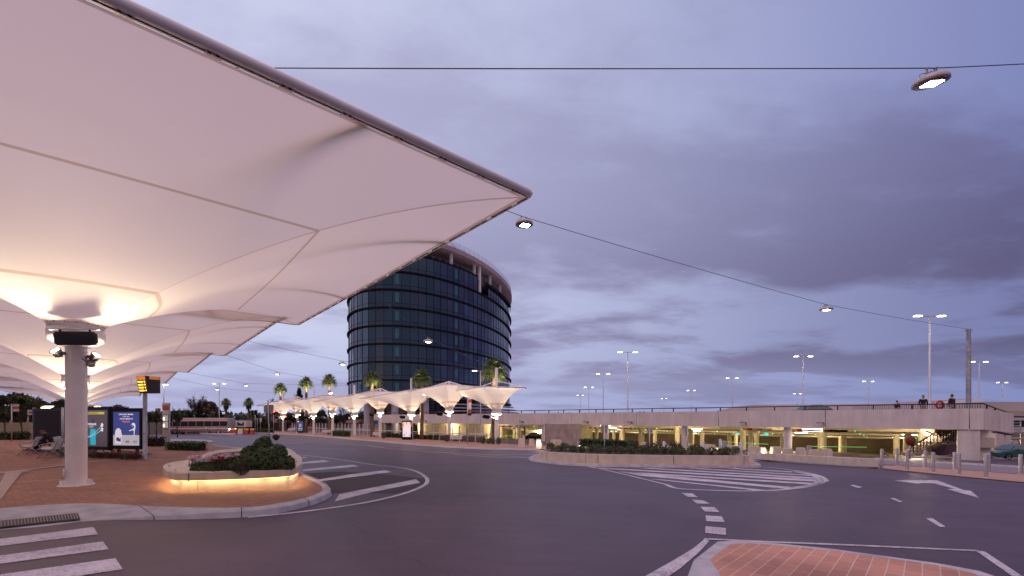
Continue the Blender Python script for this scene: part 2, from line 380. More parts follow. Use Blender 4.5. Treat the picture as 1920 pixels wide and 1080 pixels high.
# ================================================================ GROUND
bm = B()
xs = [-900, -500, -300, -200, -150]+list(range(-120, 121, 2))+[150, 200, 300, 500, 900]
ys = [-60, -30, -14]+list(range(-6, 141, 2))+[160, 200, 260, 400, 700, 1400]
grid = [[bm.verts.new((x, y, hz(x, y))) for x in xs] for y in ys]
for j in range(len(ys)-1):
    for i in range(len(xs)-1): bm.faces.new((grid[j][i], grid[j][i+1], grid[j+1][i+1], grid[j+1][i]))
struct('road', bm, ASPH)
MK = .008
def markpoly(pts, name='road_marking'):
    bm = B(); fillpoly(bm, [G(x, y, MK) for x, y in pts]); return struct(name, bm, PAINT)
def markline(pts, w, closed=False, sm=True, w2=None):
    P = [G(x, y) for x, y in pts]
    if sm: P = catmull(P, 8)
    bm = B(); A = []; C = []
    for i, p in enumerate(P):
        d = P[min(i+1, len(P)-1)]-P[max(i-1, 0)]; n = Vector((-d.y, d.x, 0)).normalized()
        ww = (w+(w2-w)*i/(len(P)-1) if w2 else w)/2
        a = p+n*ww; c = p-n*ww; A.append(gz(a, MK)); C.append(gz(c, MK))
    strip(bm, C, A); return struct('road_marking', bm, PAINT)
bm = B(); fillpoly(bm, [G(x, y, .004) for x, y in ((575, 887), (640, 884), (720, 889), (800, 898), (800, 910), (740, 925), (640, 925), (624, 925), (612, 905))]); struct('road_patch', bm, mat('dark_asphalt_patch', (.050, .036, .042), .8, var=.25, vscale=30, bump=.5, bscale=90))
# zebra stripes lower left
markpoly([(-60, 1018), (175, 988), (183.5, 1001.5), (-60, 1031)])
markpoly([(-60, 1050), (193, 1015), (203.5, 1029.5), (-60, 1065)])
markpoly([(-90, 1090), (216.5, 1046.5), (230, 1067), (-60, 1112)])
# nose of the plaza: edge line, curved stripes
markline([(465, 970.5), (540, 963), (620, 953), (700, 940), (760, 925), (792, 912), (801, 903), (797, 894), (780, 884), (750, 877), (700, 871.5), (640, 862.5), (590, 856), (548, 852)], .13)
markpoly([(628, 940), (637, 926), (780, 898.5), (788, 905), (700, 922)])
markpoly([(584, 901), (600, 902.5), (734, 885), (722, 881.5), (660, 889)])
markpoly([(567, 884), (673, 874.5), (662, 871.5), (567, 880)])
markpoly([(562, 870), (620, 865.5), (606, 862.5), (560, 867)])
markpoly([(555, 859.5), (577, 857.5), (572, 856.5), (555, 858)])
# far lanes
markline([(538, 841.3), (700, 842), (900, 839), (1010, 838.5)], .13, sm=False)
markline([(440, 817), (520, 824.5), (640, 832), (760, 843.5), (880, 851), (1000, 859), (1100, 874), (1250, 909)], .12)
markline([(795, 847.6), (900, 851.5), (1005, 852.8)], .22, sm=False)
markline([(850, 852), (930, 857.5), (1003, 858)], .22, sm=False)
markline([(820, 845), (900, 843), (1005, 852)], .1, sm=False)
for a, b in (((392, 820), (412, 823)), ((528, 829.5), (568, 833)), ((545, 823), (578, 825)), ((690, 835), (720, 839.5)), ((650, 844), (672, 844.6)), ((734, 836.2), (751, 836.4)), ((350, 814), (388, 815.5)), ((470, 812.5), (500, 814.5))):
    markline([a, b], .13, sm=False)
# island hatching
markline([(1250, 909), (1270, 916), (1330, 919.5), (1400, 921), (1460, 919), (1510, 913.5), (1535, 907), (1548, 902)], .16)
markline([(1429, 875.5), (1470, 879.5), (1510, 886), (1537, 893), (1548, 902)], .12, w2=.25)
markline([(1490, 884.5), (1522, 891), (1538, 900), (1525, 909), (1490, 915)], .22)
hat = [((1095, 876.5), (1130, 877.2), (1534, 899), (1534, 903), (1520, 902.5)),
       ((1165, 886), (1200, 886), (1523, 905.5), (1519, 908.5)),
       ((1190, 877.3), (1225, 877.6), (1532, 895.5), (1530, 898)),
       ((1285, 878), (1310, 878), (1520, 890.5), (1518, 892)),
       ((1360, 878.2), (1380, 878), (1485, 884), (1484, 885.5)),
       ((1218, 898), (1240, 899), (1435, 918.5), (1415, 919.5))]
for h in hat: markpoly(h)
markpoly([(1160, 884), (1190, 886), (1490, 914), (1475, 916.5), (1200, 892)])
for q in (((1277, 924), (1298, 925), (1309, 932.5), (1290, 931.5)), ((1297, 936.5), (1318, 938), (1331, 944.5), (1307, 944)),
          ((1313, 950), (1340, 951), (1349, 960), (1322, 959)), ((1323, 966.5), (1353, 968), (1359, 979), (1324, 977)),
          ((1323, 986.5), (1361, 990), (1361, 1003), (1322, 999))): markpoly(q)
markpoly([(1210, 1080), (1215, 1086), (1245, 1086), (1275, 1066), (1310, 1036), (1330, 1014.5), (1322, 1010), (1300, 1028), (1260, 1052)])
markline([(1320, 1011), (1450, 1017), (1600, 1023), (1836, 1033.5)], .09, sm=False)
markpoly([(1828, 1031.5), (1846, 1033.5), (1935, 1092), (1915, 1092)])
for q in (((1593, 910), (1600, 909), (1617, 913), (1610, 915)), ((1669, 934), (1676, 933.5), (1692, 940.5), (1687, 941.5)), ((1736, 972), (1748, 971.5), (1773, 987.5), (1762, 987.5))): markpoly(q)
markpoly([(1677, 901), (1703, 899.7), (1709, 900.6), (1737, 901.2), (1741, 900), (1757, 900.6), (1808, 919), (1820, 920), (1836, 933.6), (1775, 917), (1790, 916.5), (1750, 906), (1722, 905.8), (1726, 907.6)])
# ---------------------------------------------------------------- kerbs & plaza
KH = .12
def kerb_ring(outer, inner, h0=None, name='kerb'):
    bm = B(); n = len(outer)
    hs = h0 or [KH]*n
    O = [gz(p, 0.0) for p in outer]; T = []; I = []
    for i in range(n):
        o, q = outer[i], inner[i]; d = Vector((q.x-o.x, q.y-o.y, 0)); l = d.length or 1
        T.append(gz(o+d*min(.35, .06/l), hs[i]-.02)); I.append(gz(q, KH))
    T2 = [gz(T[i].lerp(I[i], .14), max(hs[i], .0)) for i in range(n)]
    for i in range(n): O[i].z -= .03
    strip(bm, O, T); strip(bm, T, T2); strip(bm, T2, I)
    return struct(name, bm, KERB, smooth=False)
op = [(-500, 1085), (-120, 1010), (0, 995), (83, 988), (167, 977.5), (233, 975), (333, 974.5), (453, 970.5), (520, 963), (580, 949), (612, 937), (623, 928), (618, 917), (600, 906), (575, 896), (560, 880), (552, 866), (547, 857), (541, 848.5)]
ip = [(-500, 1010), (-120, 966), (0, 953), (83, 947), (143, 944), (200, 944.5), (310, 950), (453, 951.5), (520, 944), (570, 934), (598, 924), (605, 916), (598, 908), (583, 901), (566, 892), (552, 878), (543, 864), (539, 856), (537, 848.5)]
O = catmull([G(*p) for p in op], 5); I = catmull([G(x, y, KH) for x, y in ip], 5)
hs = []
for i in range(len(O)):
    px = CX+F*O[i].x/O[i].y; hs.append(.02 if px < 150 else min(KH, .02+(px-150)/250*(KH-.02)))
kerb_ring(O, I, hs)
for pxj in (300, 453, 578, 614):
    ii_ = min(range(len(O)//2+8), key=lambda i: abs(CX+F*O[i].x/O[i].y-pxj)) if pxj < 600 else max(range(len(O)), key=lambda i: CX+F*O[i].x/O[i].y)-1
    a, q = O[ii_], I[ii_]; d = Vector((q.x-a.x, q.y-a.y, 0)); l = d.length; d.normalize(); w_ = Vector((-d.y, d.x, 0))*.008; h_ = hs[ii_]
    pr_ = [gz(a-d*.002, .002), gz(a+d*.058, h_-.017), gz(a+d*(.06+(l-.06)*.14), h_+.003), gz(q, KH+.003)]
    bm = B(); strip(bm, [p-w_ for p in pr_], [p+w_ for p in pr_]); struct('kerb_joint', bm, mat('joint_black', (.05, .045, .05), .9))
back = [(520, 843.5), (480, 841.5), (440, 839.5), (405, 836), (396, 832)]
isl = [(396, 829.5), (380, 827.5), (350, 824), (300, 820)]
pl = [gz(p, KH) for p in I]+[G(x, y, KH) for x, y in back+isl]+[G(x, y, KH) for x, y in [(200, 818), (60, 816), (-60, 816)]]
pl += [gz(Vector((-60, 20, 0)), KH), gz(Vector((-45, 6, 0)), KH)]
bm = B(); fillpoly(bm, pl); struct('paving', bm, PAVE)
Ob = [G(x, y+1.6) for x, y in [(541, 847)]+back]; Ib = [G(x, y, KH) for x, y in [(537, 846)]+back]
kerb_ring(Ob, Ib)
def flat(pts, m, lift, name='path'):
    bm = B(); fillpoly(bm, [G(x, y, lift) for x, y in pts]); return struct(name, bm, m)
# light lines / tactile bands on the plaza
def pband(pts, w, m, lift=KH+.006, name='paving_band'):
    P = [G(x, y, lift) for x, y in pts]; bm = B(); A = []; C = []
    for i, p in enumerate(P):
        d = P[min(i+1, len(P)-1)]-P[max(i-1, 0)]; n = Vector((-d.y, d.x, 0)).normalized()*w/2
        A.append(gz(p+n, lift)); C.append(gz(p-n, lift))
    strip(bm, C, A); return struct(name, bm, m)
pband([(20, 884), (125, 871.5), (170, 866), (258, 856)], .22, TACT)
pband([(-5, 886), (57, 882.5)], .5, TACT, KH+.010)
flat([(-60, 985), (-28, 958), (10, 886.5), (41, 885), (0, 937.5), (-30, 975)], TACT, KH+.014, 'tactile_paving')
for a, b in (((276, 862.5), (306, 861)), ((318, 860.5), (380, 857)), ((318, 848), (365, 846)), ((280, 841), (540, 838.5)), ((-40, 846), (36, 843)), ((-40, 838), (55, 834)), ((-30, 875), (8, 873)), ((284, 849.5), (304, 849)), ((20, 904), (122, 898.5))):
    pband([a, b], .10, PAINT if a[0] > 270 else TACT, KH+.007)
# drain grate
bm = B()
g0, g1, g2, g3 = G(-60, 979, .09), G(146, 958.5, .09), G(150.5, 971, .055), G(-60, 993, .05)
def bil(u, v): return gz(g0.lerp(g1, u).lerp(g3.lerp(g2, u), v), .062-.030*v)
poly(bm, [bil(0, 0), bil(1, 0), bil(1, 1), bil(0, 1)][::-1], 0)
for i in range(34):
    u = i/34; 
    q = [bil(u, .04), bil(u+.014, .04), bil(u+.014, .96), bil(u, .96)]
    poly(bm, [p+Vector((0, 0, .012)) for p in q][::-1], 1)
o = mk('drain_grate', bm, [mat('grate_dark', (.06, .045, .05), .7), mat('grate_bar', (.26, .21, .20), .7)])
tag(o, 'long ribbed drain grate set in the sloping kerb apron at lower left', 'drain')
# brick island lower right
oi = [(1288, 1084), (1301, 1050), (1346, 1015.5), (1380, 1013.5), (1411, 1015), (1450, 1018), (1565, 1029.5), (1758, 1056), (1835, 1070), (1900, 1092), (1900, 1200), (1500, 1260), (1330, 1180)]
ii = [(1355, 1085), (1331, 1048.5), (1368, 1021), (1390, 1018.5), (1411, 1019), (1450, 1021.5), (1565, 1032.5), (1756, 1059.5), (1820, 1073), (1870, 1092), (1870, 1180), (1520, 1230), (1400, 1150)]
TOPL = .15
OO = []
for x, y in oi: OO.append(G(x, y, TOPL) if 1012 < y < 1100 and x > 1295 else G(x, y, TOPL))
II = [G(x, y, TOPL) for x, y in ii]
bm = B(); n = len(OO)
base = []
cen = sum(OO, Vector())/n
for p in OO:
    d = (p-cen); d.z = 0; d.normalize(); base.append(gz(p+d*.05, -.02))
strip(bm, base+[base[0]], OO+[OO[0]]); strip(bm, OO+[OO[0]], II+[II[0]])
bmesh.ops.bevel(bm, geom=[e for e in bm.edges if all(any((v.co-o_).length < 1e-4 for o_ in OO) for v in e.verts)], offset=.03, segments=3, affect='EDGES')
struct('kerb', bm, KERB)
bm = B(); fillpoly(bm, II); struct('traffic_island', bm, PAVR)
# middle island with long planter
oi = [(1429, 874.7), (1426, 877), (1268, 877), (1123, 875.6), (1060, 872.5), (1016, 868), (997, 865), (990, 861), (1000, 856.5), (1015, 853), (1160, 853.5), (1400, 862)]
pts = [G(x, y) for x, y in oi]; cen = sum(pts, Vector())/len(pts)
bm = B(); T = [gz(p+(cen-p).normalized()*.08, .13) for p in pts]; T2 = [gz(p+(cen-p).normalized()*.22, .14) for p in pts]
strip(bm, [gz(p, -.03) for p in pts]+[gz(pts[0], -.03)], T+[T[0]]); strip(bm, T+[T[0]], T2+[T2[0]]); struct('kerb', bm, KERB)
bm = B(); fillpoly(bm, T2); struct('traffic_island', bm, PATHM)
# right footpath + far kerbs
flat([(1652, 876.5), (1659, 879), (1730, 886), (1804, 893.5), (1920, 904), (2100, 922), (2100, 905), (1920, 890), (1800, 880.5), (1706, 874), (1659, 872.5)], PATHM, .03, 'footpath')
flat([(1600, 866), (1659, 871), (1706, 873.4), (1800, 880), (1920, 889.5), (2100, 904), (2100, 890), (1920, 876), (1700, 863), (1650, 861)], mat('concrete_road', (.22, .19, .22), .7, var=.1, vscale=1.5), .02, 'road')
K1 = [(1640, 862.5), (1700, 867), (1800, 871), (1920, 878), (2100, 890)]
kerb_ring([G(*p) for p in K1], [G(x, y-4, KH) for x, y in K1])
# right low wall kerb
K2 = [(1400, 863), (1500, 868.5), (1600, 875), (1650, 879.5)]
kerb_ring([G(*p) for p in K2], [G(x, y-5, KH) for x, y in K2])
# far platform under the small umbrellas: footpath beside the lane
pf = [(300, 799), (430, 809), (490, 812.3), (560, 816.5), (640, 823), (720, 830.5), (800, 839), (870, 846.5), (940, 852), (1000, 850), (1015, 847.5)]
pf = [(470, 811.5), (530, 814.2), (600, 819), (660, 824.5), (720, 829.5), (780, 835), (840, 839.5), (900, 842.5), (960, 843.8), (1012, 845)]
Of = [G(*p) for p in pf]
If = []
for p in Of: If.append(gz(p+Vector((.15, .5, 0)), KH))
kerb_ring(Of, If)
bm = B(); Bk = [gz(p+Vector((5.0, 9.0, 0)), KH) for p in If]
strip(bm, If, Bk); struct('footpath', bm, mat('platform_paving', (.40, .23, .17), .75, var=.12, vscale=4))
# hedge island by the totem
oi = [(300, 833.5), (340, 834), (385, 833), (400, 830.5), (397, 828), (380, 826), (300, 824)]
pts = [G(x, y, .1) for x, y in oi]; bm = B(); strip(bm, [gz(p, 0) for p in pts], [gz(p, .22) for p in pts]); fillpoly(bm, [gz(p, .22) for p in pts]); struct('kerb', bm, KERB)
# bus lane island with signs
pts = [gz(pp(x, 0, y), 0) for x, y in ((376, 86), (440, 83), (446, 88), (374, 91))]
bm = B(); strip(bm, [gz(p, 0) for p in pts+pts[:1]], [gz(p, .18) for p in pts+pts[:1]]); fillpoly(bm, [gz(p, .18) for p in pts]); struct('kerb', bm, mat('pale_kerb', (.62, .58, .56), .7))
# ================================================================ BIG TENSILE UMBRELLAS
WARM = (1, .78, .53)
U = Vector((-.6566, .754, 0)); V = Vector((-.754, -.6566, 0))
ROWV = Vector((-2.288*5.2, 2.304*5.2, 0)); C1 = Vector((-2.109*5.2, 2.13*5.2, 0))
RIM = [5.2, 5.2, 5.08, 4.86, 4.62, 4.3]; LA, LB, LW = 1.53*5.2, 2.05*5.2, 1.54*5.2
def canopy_mesh(rimz, ringz, r0, cor, p, m_side, sgrid, cut=True):
    """cor: 4 corners local (z = rim height) around the column axis at the origin"""
    bm = B(); bd = []
    for c in range(4):
        a, b = cor[c], cor[(c+1) % 4]
        for k in range(m_side):
            t = k/m_side
            if k == 0: bd.append((a, 1))
            else: bd.append((a.lerp(b, t), 0))
    # thin seam sectors either side of each corner
    full = []
    n = len(bd)
    for i, (q, isc) in enumerate(bd):
        if isc:
            pr = bd[i-1][0]; nx = bd[(i+1) % n][0]; w = .05
            full.append((q+(pr-q).normalized()*w, 1)); full.append((q, 1)); full.append((q+(nx-q).normalized()*w, 0))
        else: full.append((q, 0))
    n = len(full); rows = []
    for s in sgrid:
        row = []
        for q, _ in full:
            d = Vector((q.x, q.y, 0)).normalized(); ring = d*r0
            P = Vector((ring.x+(q.x-ring.x)*s, ring.y+(q.y-ring.y)*s, 0))
            P.z = ringz+(q.z-ringz)*(1-(1-s)**p)
            row.append(bm.verts.new(P))
        rows.append(row)
    for j in range(len(sgrid)-1):
        mid = (sgrid[j]+sgrid[j+1])/2; narrow = abs(mid-.1495) < .003 or abs(mid-.536) < .003 or sgrid[j+1]-sgrid[j] < .009
        for i in range(n):
            k = (i+1) % n
            f = bm.faces.new((rows[j][i], rows[j+1][i], rows[j+1][k], rows[j][k])); f.smooth = True
            seam = narrow or mid > .984 or mid < .012
            isc = (full[i][1] == 1)
            if isc: seam = True
            f.material_index = 1 if seam else 0
    return bm
SG = sorted(set([0, .01, .03, .05, .08, .11, .144, .155, .19, .23, .28, .33, .38, .44, .49, .5315, .5405, .58, .64, .70, .76, .82, .88, .93, .978, .99, 1.0]))
base0 = []
for k in range(6):
    c = C1+ROWV*k; rim = E+RIM[k]; gb = hz(c.x, c.y)+(KH if k < 4 else 0)
    ringc = E+5.2*.388-(5.2-RIM[k])*.75-(.156 if k > 0 else 0)*.6
    rt = ringc+.33
    names = ['nearest big tensile umbrella, its white column standing left of the curved planter', 'second big tensile umbrella of the left row, mostly hidden by the nearest', 'third big tensile umbrella from the camera in the left row', 'fourth big tensile umbrella from the camera in the left row', 'fifth big tensile umbrella, last but one of the left row', 'farthest big tensile umbrella at the end of the left row']
    t = thing('tensile_umbrella', names[k], 'umbrella', (c.x, c.y, gb), 0, 'big tensile umbrellas of the left row')
    z = lambda a: a-gb
    cor = [-U*LA-V*LW, U*LB-V*LW, U*LB+V*LW, -U*LA+V*LW]
    cor = [Vector((q.x, q.y, z(rim))) for q in cor]
    bm = canopy_mesh(z(rim), z(rt), .53, cor, 1.93, 14, SG)
    cn = mk('canopy', bm, [FAB, SEAM], t, smooth=True)
    # rim beams
    for a in range(4):
        p, q = cor[a], cor[(a+1) % 4]; d = (q-p).normalized(); out = Vector((d.y, -d.x, 0))
        if out.dot((p+q)/2) < 0: out = -out
        bm = B(); up = Vector((0, 0, .085))
        r = .088 if k == 0 else .095
        e0, e1 = p+out*.10+up-d*.12, q+out*.10+up+d*.12
        tube(bm, [e0-d*.02, e0+d*.05, e0+d*.12, e1-d*.12, e1-d*.05, e1+d*.02], [r*.35, r*.8, r, r, r*.8, r*.35], 14)
        mk('rim_beam', bm, WHITE, t)
        bm = B(); L_ = (q-p).length
        A_ = p+out*.035; 
        bmid = (p+q)/2+out*.035+Vector((0, 0, .02)); ang = math.atan2(d.y, d.x)
        box(bm, bmid, (L_, .05, .035), ang, 0)
        tube(bm, [p+out*.066+Vector((0, 0, .0)), q+out*.066+Vector((0, 0, .0))], .013, 5, 1)
        nb = int(L_/1.0)
        for i in range(nb+1):
            s_ = (i+.4)/(nb+.8)*L_
            for dd in (-.05, .05):
                cc = p+d*(s_+dd)+out*.066+Vector((0, 0, .0))
                box(bm, cc, (.045, .05, .045), ang, 1)
        for i in range(nb+1):
            s_ = (i+.4)/(nb+.8)*L_
            box(bm, p+d*s_+out*.05+Vector((0, 0, .0)), (.20, .05, .05), ang, 0)
        mk('clamp_rail', bm, [WHITE, DARK], t)
    # column
    bm = B(); rr = .205
    lathe(bm, [(rr, .0), (rr, z(rt)-.05)], n=36)
    for a in range(6):
        an = a*math.pi/3+.4; box(bm, (math.cos(an)*(rr+.05), math.sin(an)*(rr+.05), .07), (.14, .012, .12), an)
    mk('column', bm, WHITE, t)
    bm = B(); lathe(bm, [(rr+.14, .001), (rr+.14, .025), (rr, .025)], n=36); mk('base_plate', bm, WHITE, t)
    bm = B(); zr = z(rt)
    lathe(bm, [(.21, zr-.56), (.38, zr-.50), (.525, zr-.42), (.54, zr-.41), (.54, zr-.14), (.52, zr-.13), (.52, zr-.05), (.50, zr-.03)], n=40)
    mk('rain_collar', bm, WHITE, t)
    bm = B(); lathe(bm, [(.49, zr-.12), (.525, zr-.10), (.535, zr-.0), (.535, zr+.05), (.525, zr+.06)], n=40)
    for a in range(16):
        an = a*math.pi/8; box(bm, (math.cos(an)*.54, math.sin(an)*.54, zr+.0), (.014, .022, .022), an, 1)
    mk('clamp_ring', bm, [WHITE, DARK], t)
    # struts above the fabric
    apex = Vector((0, 0, z(rim)+1.3))
    bm = B(); lathe(bm, [(.2, zr-.1), (.18, z(rim)+2.2 if k != 0 else z(rim)+3.9), (0, z(rim)+2.2 if k != 0 else z(rim)+3.9)], n=16); mk('mast', bm, WHITE, t)
    for tg in (cor[0]+(cor[1]-cor[0])*.19, cor[0]+(cor[1]-cor[0])*.62, cor[1]+(cor[2]-cor[1])*.24, cor[1]+(cor[2]-cor[1])*.76, cor[2]+(cor[3]-cor[2])*.38, cor[2]+(cor[3]-cor[2])*.8, cor[3]+(cor[0]-cor[3])*.24, cor[3]+(cor[0]-cor[3])*.76):
        bm = B(); tube(bm, [Vector((0, 0, z(rim)+.15)), tg+Vector((0, 0, .12))], .11, 8); mk('strut', bm, WHITE, t)
    # floodlights at the collar
    for s_ in (-1, 1):
        view = Vector((-c.x, -c.y, 0)).normalized(); side = Vector((view.y, -view.x, 0))*-s_
        org = view*.14+side*.18; 
        pz = zr-.74 if s_ < 0 else zr-.78
        pos = Vector((org.x, org.y, pz))+side*.09
        fl = B()
        tube(fl, [Vector((org.x, org.y, pz)), pos], .04, 10)
        aim = (side*.75+view*.55+Vector((0, 0, 1.0))).normalized(); M = Matrix.Translation(pos+side*.06) @ aim.to_track_quat('Z', 'Y').to_matrix().to_4x4() @ Matrix.Scale(.78, 4)
        tt = B(); lathe(tt, [(.0, -.13), (.07, -.13), (.085, -.05), (.13, .05), (.15, .07), (.15, .10), (.115, .10)], n=20); 
        for a in range(10):
            an = a*.628; box(tt, (math.cos(an)*.10, math.sin(an)*.10, -.04), (.06, .008, .13), an)
        merge(fl, tt, M)
        fo = mk('floodlight', fl, mat('lamp_housing_grey', (.16, .15, .16), .45, .3), t)
        lb = B(); tt = B(); lathe(tt, [(0, .09), (.116, .09)], n=20); merge(lb, tt, M); mk('lens', lb, mat('floodlight_glow', (1, .95, .9), .3, emit=(1, .93, .85), es=25), fo)
        for sd in (1, -1):
            av = (side*.72+view*.69*sd).normalized(); pw = av*.50+Vector((0, 0, zr-1.35)); am = (av*1.0+Vector((0, 0, 1.05))).normalized()
            lamp('floodlight_light', 'SPOT', pw, 780 if k < 3 else 640, WARM, fo, .12, am.to_track_quat('-Z', 'Y').to_euler(), R(108))
    # bracket box
    if k == 0:
        view = Vector((-c.x, -c.y, 0)).normalized(); side = Vector((view.y, -view.x, 0))
        bm = B(); cc = view*.30-side*-.0; bbox(bm, view*.21+Vector((0, 0, zr-.80)), (.05, .17, .30), math.atan2(view.y, view.x), .01)
        box(bm, view*.235+Vector((0, 0, zr-.72)), (.04, .04, .34), math.atan2(view.y, view.x))
        mk('bracket', bm, WHITE, t)
        bm = B(); bbox(bm, view*.08-side*.27+Vector((0, 0, zr-.93)), (.12, .15, .22), math.atan2(view.y, view.x), .03); mk('junction_box', bm, mat('grey_box', (.35, .33, .34), .5), t)
        bm = B(); bbox(bm, view*.10+side*.22+Vector((0, 0, .34)), (.08, .045, .2), math.atan2(view.y, view.x), .01); mk('service_box', bm, WHITE, t)
        bm = B(); tube(bm, [view*.3-side*.1+Vector((0, 0, zr-.85)), view*.36-side*.2+Vector((0, 0, zr-.97)), view*.3-side*.36+Vector((0, 0, zr-.93))], .012, 6); mk('cable', bm, DARK, t)
        # hanging dark display seen from its back
        dt = thing('hanging_display', 'black rectangular display box hung under the collar of the nearest umbrella', 'display', (c.x+view.x*.64, c.y+view.y*.64, gb+zr-.42))
        ang = math.atan2(view.y, view.x)-.16
        bm = B(); tt = B(); box(tt, (0, 0, 0), (.12, .76, .33)); bmesh.ops.bevel(tt, geom=[e for e in tt.edges if abs((e.verts[0].co-e.verts[1].co).x) > .1], offset=.035, segments=3, affect='EDGES'); merge(bm, tt, Matrix.Rotation(ang, 4, 'Z') @ Matrix.Rotation(.10, 4, 'X'))
        mk('casing', bm, mat('display_casing', (.028, .016, .018), .5), dt)
        bm = B(); tt = B(); box(tt, (.063, 0, -.01), (.004, .66, .20)); box(tt, (.067, 0, -.10), (.008, .6, .010)); merge(bm, tt, Matrix.Rotation(ang, 4, 'Z') @ Matrix.Rotation(.10, 4, 'X')); mk('panel', bm, mat('display_panel_dark', (.018, .010, .012), .3), dt)
        for yy in (-.26, .26):
            bm = B(); tt = B(); box(tt, (0, yy, .185), (.05, .035, .08)); merge(bm, tt, Matrix.Rotation(ang, 4, 'Z') @ Matrix.Rotation(.10, 4, 'X')); mk('hook', bm, BLACK, dt)
        bm = B(); tt = B(); box(tt, (-.02, 0, .235), (.09, .90, .035)); merge(bm, tt, Matrix.Rotation(ang, 4, 'Z') @ Matrix.Rotation(.10, 4, 'X')); mk('hanger_rail', bm, WHITE, dt)
# ================================================================ SMALL UMBRELLAS (far row)
fcol = [(50*(1+.124*n_)*(-.0352-.1251*n_)/(1+.124*n_), 50*(1+.124*n_)) for n_ in range(9)]
Ud = Vector((-.71, .704, 0)); Vd = Vector((-.704, -.71, 0))
ORDL = ['nearest small umbrella at the right end of the far lit row', 'second small umbrella from the right in the far row', 'third small umbrella from the right in the far row, over a bench', 'fourth small umbrella from the right in the far row', 'fifth small umbrella from the right in the far row', 'sixth small umbrella from the right in the far row', 'seventh small umbrella from the right in the far row', 'eighth small umbrella from the right, last but one of the far row', 'leftmost small umbrella of the far lit row']
for n_, (cx, cy) in enumerate(fcol):
    c = Vector((cx, cy, 0)); gb = hz(cx, cy)+KH; odd = n_ % 2
    t = thing('small_tensile_umbrella', ORDL[n_], 'umbrella', (cx, cy, gb), 0, 'small tensile umbrellas of the far row')
    zr = E+(1.30 if odd else .93)-gb
    w1, w2 = 3.3, 2.6; l0, l1 = (5.2, 5.0)
    if n_ == 0: hF, hN = 2.95, 3.35; l0, l1 = 9.0, 2.5
    elif odd: hF, hN = 3.45, 3.95; l0, l1 = 4.4, 3.5
    else: hF, hN = 2.95, 3.62; l0, l1 = 9.0, 5.0
    if n_ == 8: l0 = 8
    if n_ == 0:
        cw = [Vector((-3.13, 46.6, 0)), Vector((-10.45+.6, 60.2, 0)), Vector((-5.6, 62.0, 0)), Vector((1.55, 48.5, 0))]
        hh = [E+3.35, E+3.33, E+3.4, E+3.33]
        cor = [Vector((q.x-cx, q.y-cy, h-gb)) for q, h in zip(cw, hh)]
    else:
        cor = [-Ud*l1+Vd*w1, Ud*l0+Vd*w1, Ud*l0-Vd*w2, -Ud*l1-Vd*w2]
        hs_ = [hN, hF, hF, hN]
        cor = [Vector((q.x, q.y, E+h-gb)) for q, h in zip(cor, hs_)]
    cor2 = [cor[0], cor[3], cor[2], cor[1]]
    bm = canopy_mesh(0, zr, .52, cor2, 2.15, 8, [0, .02, .06, .12, .18, .25, .33, .42, .52, .64, .76, .88, .975, 1])
    mk('canopy', bm, [FAB, SEAM], t, smooth=True)
    for a in range(4):
        p, q = cor[a], cor[(a+1) % 4]; bm = B(); tube(bm, [p+Vector((0, 0, .06)), q+Vector((0, 0, .06))], .075, 6); mk('rim_beam', bm, WHITE, t)
    bm = B(); lathe(bm, [(.24 if odd == 0 else .22, 0), (.22, zr-.5)], n=16); mk('column', bm, WHITE, t)
    bm = B(); lathe(bm, [(.25, zr-.58), (.44, zr-.5), (.56, zr-.46), (.56, zr-.16), (.52, zr-.15), (.50, zr+.02)], n=20); mk('rain_collar', bm, WHITE, t)
    if odd:
        pk = Vector((0, 0, E+4.75-gb))
        for a in range(4):
            m_ = cor[a].lerp(cor[(a+1) % 4], .5); bm = B(); tube(bm, [pk, m_], .06, 5); mk('strut', bm, WHITE, t)
        bm = B(); lathe(bm, [(.16, zr), (.16, pk.z), (0, pk.z)], n=10); mk('mast', bm, WHITE, t)
    else:
        top = E+5.75-gb
        bm = B(); lathe(bm, [(.17, zr), (.17, top), (0, top)], n=10); mk('mast', bm, WHITE, t)
        pk = Vector((0, 0, E+4.3-gb))
        for a in range(2):
            m_ = cor[(0, 3)[a]]; bm = B(); tube(bm, [pk, m_+Vector((0, 0, .1))], .05, 5); mk('strut', bm, WHITE, t)
    # up-light on an arm + dark speaker
    bm = B(); tube(bm, [(-.1, -.2, zr-.95), (-.75, -.35, zr-.62)], .045, 6); tube(bm, [(-.1, -.25, zr-1.0), (.06, -.32, zr-.98)], .12, 8)
    fo = mk('floodlight', bm, WHITE, t)
    bm = B(); bmesh.ops.create_uvsphere(bm, u_segments=10, v_segments=6, radius=.13, matrix=Matrix.Translation((.02, -.36, zr-.86))); mk('lens', bm, mat('floodlight_glow', (1, .95, .9)), fo)
    bm = B(); tt = B(); box(tt, (0, 0, 0), (.85, .35, .42)); bmesh.ops.bevel(tt, geom=tt.edges[:], offset=.1, segments=2, affect='EDGES'); merge(bm, tt, Matrix.Translation((-1.15, -.4, zr-.72)) @ Matrix.Rotation(.15, 4, 'Y')); mk('loudspeaker', bm, BLACK, t)
    for a_ in (R(-92), R(-25), R(-160)):
        dv = Vector((math.cos(a_), math.sin(a_), 0)); aim = (dv*.55+Vector((0, 0, 1))).normalized()
        lamp('floodlight_light', 'SPOT', dv*.42+Vector((0, 0, zr-.95)), 850, WARM, fo, .10, aim.to_track_quat('-Z', 'Y').to_euler(), R(125))
